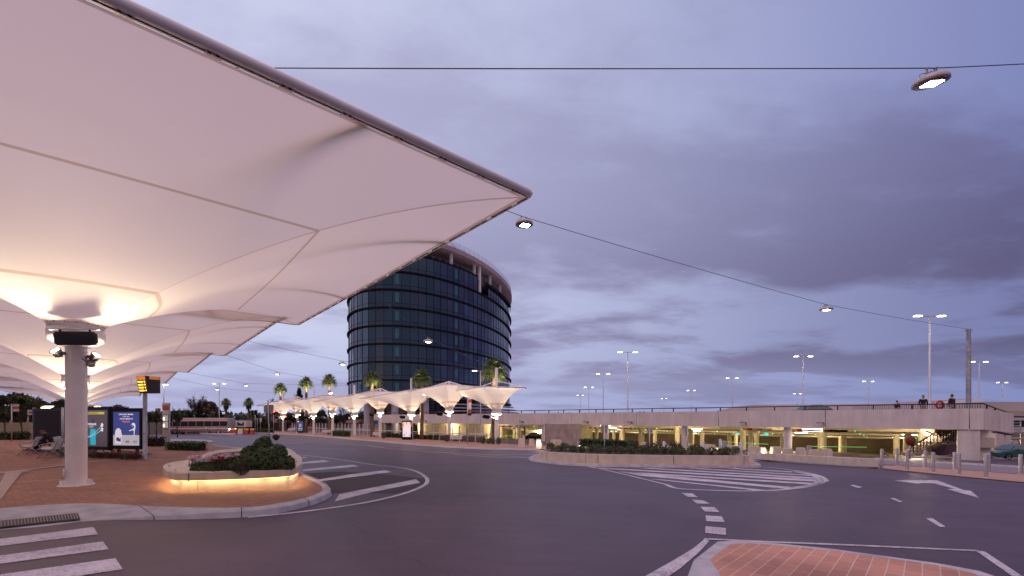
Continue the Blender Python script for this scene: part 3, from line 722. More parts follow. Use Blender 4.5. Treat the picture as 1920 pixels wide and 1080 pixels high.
# ================================================================ CATENARY CABLES AND LAMPS
def cable(pts, label, r=.012, sag=.0):
    bm = B(); P = []
    for i in range(len(pts)-1):
        a, b = pts[i], pts[i+1]; n = 10
        for k in range(n):
            t = k/n; q = a.lerp(b, t); q.z -= 4*sag*t*(1-t)*(a-b).length/20; P.append(q)
    P.append(pts[-1]); tube(bm, P, r, 6)
    o = mk('overhead_cable', bm, mat('steel_cable', (.10, .09, .13), .5, .3)); tag(o, label, 'cable', 'overhead cables carrying lamps')
def cable_lamp(p, label, dirv, proto=[None], en=25):
    """p: point on the cable"""
    ang = math.atan2(dirv.y, dirv.x)
    if proto[0] is None:
        t = thing('catenary_lamp', label, 'lamp', p, ang, 'round lamps hung on the cables')
        bm = B(); lathe(bm, [(0, -.13), (.13, -.125), (.16, -.15), (.27, -.175), (.345, -.235), (.36, -.285), (.355, -.315), (.33, -.325), (0, -.318)], n=36)
        mk('lamp_housing', bm, mat('lamp_housing_pale', (.50, .44, .44), .4, .2), t)
        bm = B(); lathe(bm, [(0, -.328), (.325, -.327), (.325, -.319)], n=36); mk('face_plate', bm, mat('lamp_face', (.20, .15, .15), .35), t)
        bm = B(); bbox(bm, (.04, 0, -.335), (.34, .30, .02), 0, .006); mk('led_panel', bm, mat('led_panel_glow', (1, .95, .85), .5, emit=(1, .93, .80), es=16), t)
        for x in (-.13, .10):
            bm = B(); box(bm, (x, 0, -.065), (.04, .03, .13)); box(bm, (x, 0, 0), (.06, .05, .035)); mk('hanger', bm, STEEL, t)
        bm = B(); bbox(bm, (-.01, 0, -.11), (.15, .10, .06), 0, .01); mk('driver_box', bm, mat('driver_box', (.30, .27, .29), .5), t)
        bm = B(); tube(bm, [(.0, 0, -.0), (.05, 0, -.03), (.08, 0, -.08)], .006, 5); tube(bm, [(-.28, 0, -.20), (-.30, 0, -.13), (-.22, 0, -.10), (-.12, 0, -.11)], .006, 5); mk('cable', bm, DARK, t)
        lamp('led_light', 'SPOT', (0, 0, -.36), en, (1, .85, .66), t, .15, (0, 0, 0), R(140)); proto[0] = t
        return t
    return clone(proto[0], label, p, ang)
m1 = Vector((C1.x, C1.y, E+9.3))
m3 = C1+ROWV*2; m4 = C1+ROWV*3; m5 = C1+ROWV*4
fm = lambda n_: Vector((fcol[n_][0], fcol[n_][1], E+5.65))
polet = pp(1816, 617, 36.0)
L1 = pp(1748, 128, 10.6); endr = pp(2300, 100, 12.5)
m1a = Vector((m1.x, m1.y, E+8.85))
cable([m1a, L1, endr], 'highest dark cable crossing the whole sky from the near canopy to the right edge', .011, .02)
cable([m1a, L1+Vector((0, 0, .01))], 'power lead wound beside the highest cable left of the big right lamp', .007, .035)
cl1 = cable_lamp(L1, 'biggest cable lamp, near the upper right corner of the view', endr-m1)
hv = Vector((L1.x, L1.y, 0)).normalized()
cl1_tilt = (Vector((0, 0, 1))-hv*.20+Vector((hv.y, -hv.x, 0))*.10).normalized()
L2a = pp(983, 407, 17.8); L2b = pp(1549, 571, 26.5)
cable([m1, L2a, L2b, polet], 'long cable running from the canopy corner to the steel pole on the car park deck', .012, .06)
cable_lamp(L2a, 'cable lamp hanging just under the right tip of the nearest canopy', L2b-L2a)
cable_lamp(L2b, 'cable lamp hanging in open sky over the car park, left of the tall twin light', L2b-L2a)
L3 = pp(803, 633, 32)
cable([m1, L3, fm(0)], 'cable crossing in front of the glass office tower', .012, .06)
cable_lamp(L3, 'cable lamp hanging in front of the glass office tower', fm(0)-L3)
L4 = pp(642, 677, 42)
cable([m3+Vector((0, 0, E+9.2)), L4, fm(0)], 'cable passing just left of the office tower', .014, .06); cable_lamp(L4, 'cable lamp just left of the office tower edge', fm(0)-L4)
L5 = pp(519, 697, 56)
cable([m3+Vector((0, 0, E+9.2)), L5, fm(4)], 'cable above the leftmost lit palm of the far row', .015, .06); cable_lamp(L5, 'cable lamp above and left of the leftmost lit palm', fm(4)-L5)
L6 = pp(461, 719, 66)
cable([m4+Vector((0, 0, E+7.3)), L6, fm(4)], 'almost level cable above the two dark distant palms', .016, .05); cable_lamp(L6, 'cable lamp above the two dark distant palms', fm(4)-L6)
L7 = pp(407, 727, 78)
cable([m5+Vector((0, 0, E+8.4)), L7, fm(8)], 'lowest cable at the left, beside the twin street light', .017, .05); cable_lamp(L7, 'lowest cable lamp at left, touching the outline of the twin street light', fm(8)-L7)

_q = Vector((0, 0, 1)).rotation_difference(cl1_tilt)
cl1.rotation_euler = (_q.to_matrix() @ Matrix.Rotation(cl1.rotation_euler[2], 3, 'Z')).to_euler()
# ================================================================ GLASS OFFICE TOWER
GL = [mat('dark_blue_glass', (.010, .022, .036), .07, 0, spec=.5), mat('mid_blue_glass', (.018, .032, .052), .08, spec=.5),
      mat('blackish_glass', (.008, .014, .026), .06, spec=.5), mat('violet_blue_glass', (.022, .026, .045), .09, spec=.5)]
for g0_ in GL:
    g0_.node_tree.nodes['Principled BSDF'].inputs['Specular Tint'].default_value = (.78, .86, 1.0, 1); g0_.node_tree.nodes['Principled BSDF'].inputs['IOR'].default_value = 2.25
TEAL = mat('teal_vent_glass', (.03, .08, .11), .15, emit=(.06, .16, .20), es=.12)
FIN = mat('black_spandrel_fin', (.008, .007, .012), .7, spec=.12)
TA, TB, TT, TC = 36.7, 18.4, 1.3504, (-20.25, 127.07)
def ell(i, n, off=0.0):
    a = 2*math.pi*i/n; x = (TA+off)*math.cos(a); y = (TB+off)*math.sin(a)
    return Vector((TC[0]+x*math.cos(TT)-y*math.sin(TT), TC[1]+x*math.sin(TT)+y*math.cos(TT), 0))
# equal arc-length parameter
def arcparams(n):
    M = 2000; acc = [0]
    for i in range(M): acc.append(acc[-1]+(ell(i+1, M)-ell(i, M)).length)
    out = []; j = 0
    for k in range(n):
        s = acc[-1]*k/n
        while acc[j+1] < s: j += 1
        out.append(j+(s-acc[j])/(acc[j+1]-acc[j]))
    return [o/M for o in out]
NB = 100; AP = arcparams(NB)
el = lambda k, off=0.0: ell(AP[k % NB], 1, off)
tw = thing('office_tower', 'curved dark blue glass office tower rising behind the lit small umbrellas', 'office building', (TC[0], TC[1], -1.4))
P0 = Vector((TC[0], TC[1], -1.4))
rel = lambda v, z: Vector((v.x-P0.x, v.y-P0.y, z+E-P0.z))
LV = [4.3+3.75*k for k in range(9)]
def ringbox(bm, z0, z1, o0, o1, k0=0, k1=NB, mi=0, cap=True):
    for k in range(k0, k1):
        a, b = k, k+1
        p = [rel(el(a, o1), z0), rel(el(b, o1), z0), rel(el(b, o1), z1), rel(el(a, o1), z1)]
        q = [rel(el(a, o0), z0), rel(el(b, o0), z0), rel(el(b, o0), z1), rel(el(a, o0), z1)]
        pv = [bm.verts.new(x) for x in p]; qv = [bm.verts.new(x) for x in q]
        for f in ((pv[0], pv[1], pv[2], pv[3]), (pv[3], pv[2], qv[2], qv[3]), (qv[0], qv[1], pv[1], pv[0])):
            bm.faces.new(f).material_index = mi
        if k == k0 and cap and k1-k0 < NB: bm.faces.new((pv[0], pv[3], qv[3], qv[0])).material_index = mi
        if k == k1-1 and cap and k1-k0 < NB: bm.faces.new((pv[1], qv[1], qv[2], pv[2])).material_index = mi
pxof = lambda k: CX+F*el(k).x/el(k).y
front = [k for k in range(NB) if (el(k+1)-el(k)).cross(Vector((el(k).x, el(k).y, 0))).z != 0]
def facing(k):
    c = (el(k)+el(k+1))/2; o = (el(k, 1)+el(k+1, 1))/2-c; return o.dot(Vector((c.x, c.y, 0))) < 0
vis = [k for k in range(NB) if facing(k)]
def nearest(px): return min(vis, key=lambda k: abs((pxof(k)+pxof(k+1))/2-px))
vents = {nearest(p) for p in (677, 745, 856)}
notch = {nearest(p) for p in (903,)}; kn = nearest(903)
right_side = [k for k in vis if pxof(k) > 909]
rnd = random.Random(3)
for f_ in range(8):
    bm = B(); z0, z1 = LV[f_]+.0, LV[f_+1]
    for k in range(NB):
        if f_ == 7 and k in (kn, (kn+1) % NB, (kn-1) % NB): continue
        zt = z1-(1.0 if f_ == 7 and k in right_side else 0)
        mi = rnd.choice([0, 0, 1, 1, 2, 3]); dz = zt-z0-.5
        j = [Vector((0, 0, 0))]*4
        c = el(k, 0); d = el(k+1, 0); tl = rnd.uniform(-.012, .012)
        c2 = el(k, tl); d2 = el(k+1, -tl)
        pv = [bm.verts.new(rel(c2, z0+.0)), bm.verts.new(rel(d2, z0+.0)), bm.verts.new(rel(d2, z0+.95)), bm.verts.new(rel(c2, z0+.95))]
        bm.faces.new(pv).material_index = (mi+2) % 4
        pv = [bm.verts.new(rel(c2, z0+.95)), bm.verts.new(rel(d2, z0+.95)), bm.verts.new(rel(d, zt)), bm.verts.new(rel(c, zt))]
        bm.faces.new(pv).material_index = mi
    mk('glazing', bm, GL, tw)
    bm = B()
    for k in range(NB):
        if k not in vis and (k+1) % NB not in vis: continue
        if f_ == 7 and k in (kn, (kn+1) % NB): continue
        zt = z1-(1.0 if f_ == 7 and k in right_side else 0)
        a = el(k, .03); d = (el(k+1)-el(k)).normalized(); o = (el(k, 1)-el(k)).normalized()
        box(bm, rel(a, (z0+zt)/2), (.06, .07, zt-z0-.02), math.atan2(d.y, d.x))
    ks_ = [k for k in range(NB) if facing(k)]
    ringbox(bm, z0+.92, z0+.98, -.02, .035, 0, 1) if False else None
    for k in ks_:
        if f_ == 7 and abs(k-kn) < 2: continue
        ringbox(bm, z0+.93, z0+.98, -.02, .04, k, k+1, cap=False)
    bmesh.ops.remove_doubles(bm, verts=bm.verts, dist=.004)
    mk('mullions', bm, FIN, tw)
for k_, k in enumerate(sorted(vents)):
    for f_ in range(8):
        bm = B(); a, b = el(k, .05), el(k+1, .05); z0 = LV[f_]+1.15
        q = [rel(a.lerp(b, t_), z_) for t_, z_ in ((.3, z0), (.72, z0), (.72, z0+2.0), (.3, z0+2.0))]
        poly(bm, q); o = (el(k, .04)-el(k)); 
        q2 = [p-o for p in q]
        for i in range(4): poly(bm, [q[i], q2[i], q2[(i+1) % 4], q[(i+1) % 4]])
        mk('vent_window', bm, TEAL, tw)
for f_, z in enumerate(LV[:-1]):
    bm = B(); ringbox(bm, z-.18, z+.10, -.2, .42); mk('spandrel_fin', bm, FIN, tw)
bm = B()
k = 0
segs = [k for k in range(NB) if k not in right_side and k not in (kn, (kn+1) % NB, (kn-1) % NB)]
for k in segs: ringbox(bm, LV[8]-.05, LV[8]+.22, -.2, .15, k, k+1, cap=False)
for k in right_side: ringbox(bm, LV[8]-1.05, LV[8]-.45, -.2, .6, k, k+1, cap=False)
mk('parapet_fin', bm, FIN, tw)
# floors, core
SLAB = mat('tower_slab_concrete', (.36, .29, .30), .8, var=.15, vscale=.6)
bm = B()
for z in (LV[8]-.5,): fillpoly(bm, [rel(el(k, -.3), z) for k in range(NB)])
ringbox(bm, LV[7]-.2, LV[7]+.1, -6, -.25)
mk('floor_slab', bm, SLAB, tw)
bm = B(); ringbox(bm, LV[0], LV[8]+4, -7.5, -7); mk('core_wall', bm, mat('tower_core_dark', (.035, .028, .035), .8), tw)
bm = B(); ringbox(bm, 37.3, 38.35, -9, .55)
mk('roof_ring', bm, SLAB, tw)
bm = B(); ringbox(bm, 38.35, 40.9, -6.4, -6.0); mk('plant_screen', bm, mat('plant_screen', (.06, .045, .06), .6), tw)
for k in [q for q in vis if (q % 5) == 0]:
    c = el(k, -1.2); bm = B(); lathe(bm, [(.42, LV[8]-.5+E-P0.z), (.42, 37.3+E-P0.z)], (c.x-P0.x, c.y-P0.y, 0), 12); mk('roof_column', bm, WHITE, tw)
c = el(kn, -.6); bm = B(); lathe(bm, [(.40, LV[7]+E-P0.z), (.40, 37.3+E-P0.z)], (c.x-P0.x, c.y-P0.y, 0), 12); mk('roof_column', bm, WHITE, tw)
def ringrail(off, z, h, nr, nm, m=STEEL):
    bm = B()
    for i in range(nr):
        zz = z+h*(i+1)/nr
        for k in range(NB): 
            if k in vis or (k+1) % NB in vis or (k+3) % NB in vis or (k-3) % NB in vis: tube(bm, [rel(el(k, off), zz), rel(el(k+1, off), zz)], .045, 4, cap=False)
    for k in range(NB):
        if k in vis: box(bm, rel(el(k, off), z+h/2), (.07, .07, h))
    mk(nm, bm, m, tw)
ringrail(.3, 38.35, 1.25, 3, 'roof_railing'); ringrail(-5.5, 40.9, 1.3, 3, 'plant_railing'); ringrail(-.6, LV[8]-.3, 1.3, 2, 'terrace_railing')
# ground storey: recessed dark glass, soffit, pilotis
bm = B(); ringbox(bm, -3.2, LV[0], -4.6, -4.2); mk('lobby_glazing', bm, mat('lobby_glass', (.02, .014, .018), .12, spec=.8), tw)
bm = B(); fillpoly(bm, [rel(el(k, .3), LV[0]-.24) for k in range(NB)]); mk('soffit', bm, mat('soffit_grey', (.22, .19, .22), .7), tw)
bm = B()
for k in range(0, NB): 
    c = el(k, -4.12); box(bm, rel(c, .5), (.12, .1, 7), math.atan2((el(k+1)-el(k)).y, (el(k+1)-el(k)).x))
mk('lobby_mullions', bm, FIN, tw)
for px in (683, 742, 800, 905):
    k = nearest(px); c = el(k, -1.6); bm = B(); lathe(bm, [(.75, -3.3+E-P0.z), (.75, LV[0]-.2+E-P0.z)], (c.x-P0.x, c.y-P0.y, 0), 20); mk('piloti', bm, mat('piloti_grey_blue', (.42, .42, .50), .6), tw)
for z, o in ((3.1, 1.6), (2.3, 2.4), (1.55, 3.1)):
    bm = B(); ringbox(bm, z, z+.28, .0, o, min(nearest(845), nearest(955)), max(nearest(845), nearest(955)), cap=True); mk('entrance_canopy', bm, mat('canopy_slats', (.36, .33, .36), .6), tw)
# ================================================================ CAR PARK
D_ = Vector((.7505, -.661, 0)); NN = Vector((.661, .7505, 0)); PO = Vector((1.1, 66, 0))
cp = thing('car_park_building', 'long two-level concrete car park with open lit ground floor', 'car park', (PO.x, PO.y, -1.95))
angP = math.atan2(D_.y, D_.x)
Zb = -1.95
def cpp(s, n, z): v = PO+D_*s+NN*n; return Vector((v.x, v.y, E+z))
def crel(s, n, z): v = D_*s+NN*n; return Vector((v.x, v.y, E+z-Zb))
SLP = .055
def cbox(bm, s0, s1, n0, n1, z0, z1, mi=0, flat=False):
    vs = box(bm, crel((s0+s1)/2, (n0+n1)/2, (z0+z1)/2), (s1-s0, n1-n0, z1-z0), angP, mi)
    if not flat:
        for v in vs: v.co.z -= SLP*max(0, v.co.dot(NN)-3)
joints = [-40.7, -32, -23.3, -9.4, 0, 9.4, 18.8, 28.2, 37.6, 46.94, 47.6]
joints = [-41, -34.5, -28, -21.5, -15.2, -8.9, -.5]+[.3*0+9.4*i for i in range(0, 0)]+[9.4, 18.8, 28.2, 37.6, 46.95, 47.75]
for a, b in zip(joints[:-1], joints[1:]):
    bm = B(); cbox(bm, a+.03, b-.03, -.12, .10, -.86, .80); mk('parapet_panel', bm, CONCP, cp)
bm = B(); cbox(bm, -41, 47.6, .12, 60, -.40, .12, 0, True); cbox(bm, -50, 47.6, 60, 175, -.40, .12, 0, True); mk('deck_slab', bm, CONCP, cp)
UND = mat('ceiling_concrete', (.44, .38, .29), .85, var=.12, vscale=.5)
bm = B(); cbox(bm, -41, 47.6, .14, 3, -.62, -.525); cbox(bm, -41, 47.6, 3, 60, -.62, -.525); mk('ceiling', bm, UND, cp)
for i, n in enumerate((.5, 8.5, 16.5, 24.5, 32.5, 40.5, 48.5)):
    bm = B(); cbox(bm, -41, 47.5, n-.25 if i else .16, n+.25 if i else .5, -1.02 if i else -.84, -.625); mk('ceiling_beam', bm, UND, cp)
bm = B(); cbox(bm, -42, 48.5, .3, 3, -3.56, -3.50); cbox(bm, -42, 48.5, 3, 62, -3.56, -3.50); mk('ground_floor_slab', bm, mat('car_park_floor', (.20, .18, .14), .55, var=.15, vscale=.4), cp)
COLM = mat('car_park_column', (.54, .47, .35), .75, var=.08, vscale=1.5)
for s in (4.2, 14.3, 24.4, 34.5, 45.6):
    bm = B()
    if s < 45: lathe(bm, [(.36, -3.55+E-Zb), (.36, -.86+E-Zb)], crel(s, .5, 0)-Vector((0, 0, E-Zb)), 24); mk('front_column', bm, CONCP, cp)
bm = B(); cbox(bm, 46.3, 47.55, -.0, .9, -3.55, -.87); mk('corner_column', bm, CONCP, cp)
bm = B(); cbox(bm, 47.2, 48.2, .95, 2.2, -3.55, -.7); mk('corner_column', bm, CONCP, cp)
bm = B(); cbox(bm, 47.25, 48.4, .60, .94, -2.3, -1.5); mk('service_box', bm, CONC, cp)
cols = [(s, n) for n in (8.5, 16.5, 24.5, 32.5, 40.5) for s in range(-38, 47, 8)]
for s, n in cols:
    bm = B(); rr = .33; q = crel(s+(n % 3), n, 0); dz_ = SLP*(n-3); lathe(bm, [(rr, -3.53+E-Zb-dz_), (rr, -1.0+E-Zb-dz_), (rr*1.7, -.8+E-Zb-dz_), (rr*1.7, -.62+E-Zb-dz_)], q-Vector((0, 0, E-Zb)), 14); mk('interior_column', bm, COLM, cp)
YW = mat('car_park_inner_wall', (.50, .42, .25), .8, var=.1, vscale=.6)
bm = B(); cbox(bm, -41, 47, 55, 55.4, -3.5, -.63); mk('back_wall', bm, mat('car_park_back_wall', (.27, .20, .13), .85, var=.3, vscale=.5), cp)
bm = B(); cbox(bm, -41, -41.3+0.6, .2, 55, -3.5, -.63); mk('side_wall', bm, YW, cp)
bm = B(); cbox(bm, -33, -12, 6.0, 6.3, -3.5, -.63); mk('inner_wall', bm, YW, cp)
bm = B(); cbox(bm, -3.2, 3.6, 5.3, 5.6, -3.5, -1.7); mk('inner_wall', bm, mat('white_inner_wall', (.75, .70, .55), .7), cp)
bm = B(); cbox(bm, 3.9, 4.2, 1.5, 14, -3.5, -.63); mk('inner_wall', bm, YW, cp)
for n in (11, 19, 27, 35, 43, 50):
    for s in range(-40, 47, 11):
        bm = B(); cbox(bm, s, s+.12, n-3.6, n+3.6, -.95, -.85); mk('ceiling_pipe', bm, UND, cp)
# ceiling tubes + light
TUBE = mat('ceiling_tube_glow', (1, .95, .8), .5, emit=(1, .92, .68), es=7)
for n, ss_ in ((2.2, (3, 12.5, 30.5)), (12.5, (-20, -5, 8, 21, 34)), (21, (-10, 5, 18, 32, 43)), (37, (-5, 12, 28, 42))):
    for s in ss_:
        if (n, s) in ((2.2, 30.5),): continue
        bm = B(); cbox(bm, s, s+1.4, n, n+.14, -.98, -.90); fx = mk('ceiling_light', bm, TUBE, cp)
for s in range(-33, 46, 11):
    for n in (5, 20, 38):
        q = crel(s, n, -1.75-SLP*max(0, n-3)); lamp('car_park_light', 'POINT', q, 560, (1, .79, .47), cp, .4)
bm = B(); cbox(bm, 35.7, 37.3, -.05+.3, .55, -1.22, -.98); mk('entrance_light', bm, mat('entrance_light_glow', (1, 1, .95), .5, emit=(1, .95, .88), es=9), cp)
bm = B(); cbox(bm, 34.9, 39.2, .7, .9, -1.25, -1.05); mk('light_bar', bm, BLACK, cp)
lamp('entrance_lamp', 'AREA', crel(36.5, .1, -1.3), 25, (1, .9, .7), cp, 1.5, (0, 0, angP), None, .3)
# green bay indicators
ledp = B()
k_ = 0
for n in (4, 12, 20, 28):
    for s in range(-2, 46, 5):
        s_ = s+n*.37 % 3; bm = B(); cbox(bm, s_, s_+.10, n, n+.10, -1.22, -1.13)
        if k_ < 40: mk('bay_indicator', bm, GREENL, cp); k_ += 1
        else: bm.free()
ledp.free()
for s, n, w in ((21, 9, .5), (26.5, 13, .6), (29, 16, .7), (30.5, 10, .35)):
    bm = B(); cbox(bm, s, s+w, n, n+.1, -1.55, -1.35); mk('exit_sign', bm, mat('exit_sign_glow', (.1, .6, .5), .5, emit=(.1, .8, .65), es=.7), cp)
# wall cameras on the parapet
for px in (981, 1102, 1184, 1397, 1541, 800):
    r = (px-CX)/F; s = (66*r-1.1)/(.7505+.661*r)
    bm = B(); cbox(bm, s-.25, s+.2, -.5, -.42, -.42, -.34); cbox(bm, s+.12, s+.2, -.5, -.1, -.60, -.36); cbox(bm, s-.36, s-.24, -.52, -.38, -.47, -.33); mk('wall_camera', bm, mat('camera_grey', (.22, .20, .22), .5), cp)
# stain streak below joint handled by concrete noise. handrail along the deck edge
bm = B()
a, b = crel(-41, .2, 1.20), crel(47.7, .2, 1.20); c = crel(49.6, 4.2, .45)
RAILM = mat('dark_handrail', (.05, .025, .035), .45)
tube(bm, [a, b], .055, 6); tube(bm, [b, c], .05, 6)
mk('handrail', bm, RAILM, cp)
s = -38.
while s < 47.7:
    bm = B(); cbox(bm, s-.05, s+.05, .15, .25, .78, 1.17); mk('rail_post', bm, RAILM, cp); s += 2.55
for t_ in (.15, .45, .8):
    q = b.lerp(c, t_); bm = B(); box(bm, q-Vector((0, 0, .2)), (.08, .08, .42)); mk('rail_post', bm, RAILM, cp)
# balustrade infill near the stair
bm = B()
for i in range(56):
    s = 39.6+i*.145; cbox(bm, s, s+.03, .30, .33, .5, 1.16)
mk('balustrade', bm, RAILM, cp)
# sloping ramp parapet at the corner (return)
bm = B()
q0, q1 = crel(47.8, .1, 0), crel(49.9, 4.6, 0)
v = []
for q, zt, zb in ((q0, .80, -.86), (q1, .42, -1.18)):
    for off in (0, .22):
        w_ = Vector((q.x, q.y, 0))+(Vector((-(q1-q0).y, (q1-q0).x, 0)).normalized()*off)
        v.append((w_+Vector((0, 0, E+zt-Zb)), w_+Vector((0, 0, E+zb-Zb))))
fs = [(v[0][0], v[2][0], v[2][1], v[0][1]), (v[1][1], v[3][1], v[3][0], v[1][0]), (v[0][0], v[1][0], v[3][0], v[2][0]), (v[0][1], v[2][1], v[3][1], v[1][1]), (v[2][0], v[3][0], v[3][1], v[2][1]), (v[0][0], v[0][1], v[1][1], v[1][0])]
for f in fs: poly(bm, list(f))
bmesh.ops.remove_doubles(bm, verts=bm.verts, dist=.001); bmesh.ops.recalc_face_normals(bm, faces=bm.faces)
mk('ramp_parapet', bm, CONCP, cp)
# stair below corner
st = thing('concrete_staircase', 'concrete stair with dark vertical balusters under the right end of the car park', 'staircase', (0, 0, 0))
STC = mat('stair_concrete', (.30, .24, .23), .8, var=.15, vscale=2)
def wb(px, py, Y): return pp(px, py, Y)
Ys = 38.5
bm = B(); A_ = wb(1752, 826, Ys); B_ = wb(1806, 806, Ys)
for i in range(9):
    t0 = i/9; q = wb(1722+i*9.6, 851-i*5.0, Ys+.2); box(bm, q+Vector((0, .7, 0)), (.55, 1.5, .20))
    box(bm, q+Vector((0, .7, -.17)), (.62, 1.3, .16))
mk('stair_flight', bm, STC, st)
bm = B()
for i in range(10):
    q = wb(1742+i*2.8, 806+i*2.6, Ys+1.6); box(bm, q, (.3, 1.3, .34))
mk('stair_flight', bm, STC, st)
bm = B(); q0 = wb(1763, 829, Ys+.9); q1 = wb(1806, 829, Ys+.9); box(bm, (q0+q1)/2, ((q1-q0).x, 1.6, .24)); mk('landing', bm, STC, st)
bm = B()
for i in range(9):
    px = 1769+i*4.7; tube(bm, [wb(px, 807, Ys), wb(px, 827, Ys)], .06, 4)
tube(bm, [wb(1760, 806.5, Ys), wb(1808, 807, Ys)], .07, 5)
mk('balusters', bm, RAILM, st)
bm = B()
for i in range(9):
    px = 1713+i*6.3; y = 842-i*3.5; tube(bm, [wb(px, y-9, Ys-.4), wb(px, y+9, Ys-.4)], .05, 4)
tube(bm, [wb(1708, 838, Ys-.4), wb(1770, 801, Ys-.4)], .06, 5); tube(bm, [wb(1735, 808, Ys-.3), wb(1775, 824, Ys-.3)], .05, 5)
mk('balusters', bm, RAILM, st)
bm = B(); q = wb(1728, 860, Ys-1.2); 
tt_ = [wb(1710, 855.5, Ys-1), wb(1733, 855.5, Ys-1), wb(1733, 864, Ys-1), wb(1710, 864, Ys-1)]
box(bm, (tt_[0]+tt_[2])/2, (tt_[1].x-tt_[0].x, .9, tt_[0].z-tt_[3].z)); o = mk('concrete_block', bm, CONC); tag(o, 'low grey concrete plinth at the foot of the staircase', 'plinth')
# deck walls and further buildings
def wall_px(pts, depth, m, nm, label, cat, parent=None):
    """pts: list of (px, pytop, pybot, Y)"""
    bm = B(); A = [pp(x, t, Y) for x, t, b, Y in pts]; Cc = [pp(x, b, Y) for x, t, b, Y in pts]
    dv = Vector((0, depth, 0))
    strip(bm, Cc, A); strip(bm, A, [p+dv for p in A]); strip(bm, [p+dv for p in A], [p+dv for p in Cc])
    poly(bm, [Cc[0], A[0], A[0]+dv, Cc[0]+dv]); poly(bm, [A[-1], Cc[-1], Cc[-1]+dv, A[-1]+dv])
    o = mk(nm, bm, m, parent)
    if label: tag(o, label, cat)
    return o
CW2 = mat('pale_far_concrete', (.47, .42, .43), .8, var=.08, vscale=.4)
wall_px([(1345, 770, 790, 100), (1385, 762, 790, 96), (1415, 759, 790, 92), (1500, 758.5, 790, 86), (1600, 757.5, 790, 80), (1700, 756.5, 792, 75), (1755, 755.5, 792, 72)], .4, CW2, 'ramp_wall', 'long pale ramp wall on the car park deck behind the dark handrail', 'wall')
bl = thing('terminal_building', 'pale flat-roofed concrete building with a dark window band at the far right', 'building', (70, 62, -1.8))
P1 = Vector((70, 62, -1.8))
def wp(pts, depth, m, nm):
    o = wall_px(pts, depth, m, nm, None, None); o.parent = bl; o.location = -P1; return o
wp([(1745, 751.5, 800, 66), (1832, 747, 800, 60), (1846, 753.5, 800, 58)], 6, CW2, 'wall')
wp([(1846.2, 753.5, 772, 58), (1990, 753.5, 772, 55)], 8, CW2, 'parapet')
wp([(1846.2, 772.3, 780, 57.6), (1990, 772.3, 780, 54.6)], .4, mat('far_wall_band', (.42, .35, .33), .8, var=.1, vscale=.5), 'wall')
wp([(1846.2, 780.2, 783, 57.9), (1990, 780.2, 783, 54.9)], .3, mat('far_shadow_band', (.22, .17, .16), .8), 'painted_shade_band')  # thin dark strip, a shadow line painted as its own colour
wp([(1846.2, 783.2, 788, 57.6), (1990, 783.2, 788, 54.6)], .4, CW2, 'wall')
wp([(1846.2, 788.2, 801, 58.2), (1990, 788.2, 801, 55.2)], .3, mat('far_window_band', (.05, .04, .045), .3), 'window')
wp([(1846.2, 801.2, 812, 57.6), (1990, 801.2, 812, 54.6)], .4, CW2, 'wall')
wp([(1846, 812.2, 866, 60.6), (1990, 812.2, 866, 57.6)], .4, mat('far_lower_wall', (.55, .47, .36), .8), 'wall')
# lower ramp with its own parapet
rp = wall_px([(1838, 812.5, 835, 41), (1868, 812.5, 835.5, 40), (1895, 817, 834.5, 42)], .3, CONCP, 'ramp_parapet', None, None)
rp.name = 'lower_ramp'; tag(rp, 'lower sloping concrete ramp parapet right of the car park corner', 'ramp')
bm = B()
for i in range(15):
    x = 1862+i*2.3; tube(bm, [pp(x, 812.8+i*.28, 41), pp(x, 809.2+i*.35, 41)], .05, 4)
tube(bm, [pp(1858, 807, 41), pp(1897, 815, 41)], .06, 5); o = mk('railing', bm, RAILM); tag(o, 'short dark railing on top of the lower sloping ramp', 'railing')
for i, px in enumerate((1850, 1866, 1879, 1889, 1898)):
    bm = B(); q = gz(pp(px, 0, 46)); box(bm, (q.x, q.y, (q.z+E-2.3)/2), (.55, .55, E-2.3-q.z)); o = mk('concrete_column', bm, COLM); tag(o, ORD[i]+' square column from the left under the lower sloping ramp', 'column', 'columns under the lower ramp')
sc_ = thing('scaffold_stair', 'galvanised access stair with platform at the far right edge', 'stair', tuple(gz(pp(1905, 0, 43))))
P2 = sc_.location.copy()
bm = B(); w3 = lambda x, y, Y=43: pp(x, y, Y)-P2
for x in (1896, 1914):
    for Y in (43, 44.2): tube(bm, [w3(x, 788, Y), pp(x, 0, Y)*Vector((1, 1, 0)).to_tuple()[0]*0+Vector((w3(x, 0, Y).x, w3(x, 0, Y).y, 0))], .05, 5)
for y in (788, 793, 798): tube(bm, [w3(1896, y), w3(1914, y)], .04, 4)
for y in (810, 822): tube(bm, [w3(1890, y), w3(1922, y)], .07, 4)
mk('frame', bm, STEEL, sc_)
bm = B(); tube(bm, [w3(1864, 808), w3(1896, 793)], .05, 4); tube(bm, [w3(1864, 813), w3(1896, 799)], .03, 4)
for i in range(12): tube(bm, [w3(1865+i*2.7, 807.5-i*1.28), w3(1865+i*2.7, 813-i*1.28)], .018, 3)
tube(bm, [w3(1896, 798), w3(1915, 812)], .04, 4)
mk('handrail', bm, STEEL, sc_)
bm = B(); box(bm, w3(1905, 806), (.9, .05, .6)); mk('panel', bm, mat('grey_panel', (.42, .40, .42), .6), sc_)
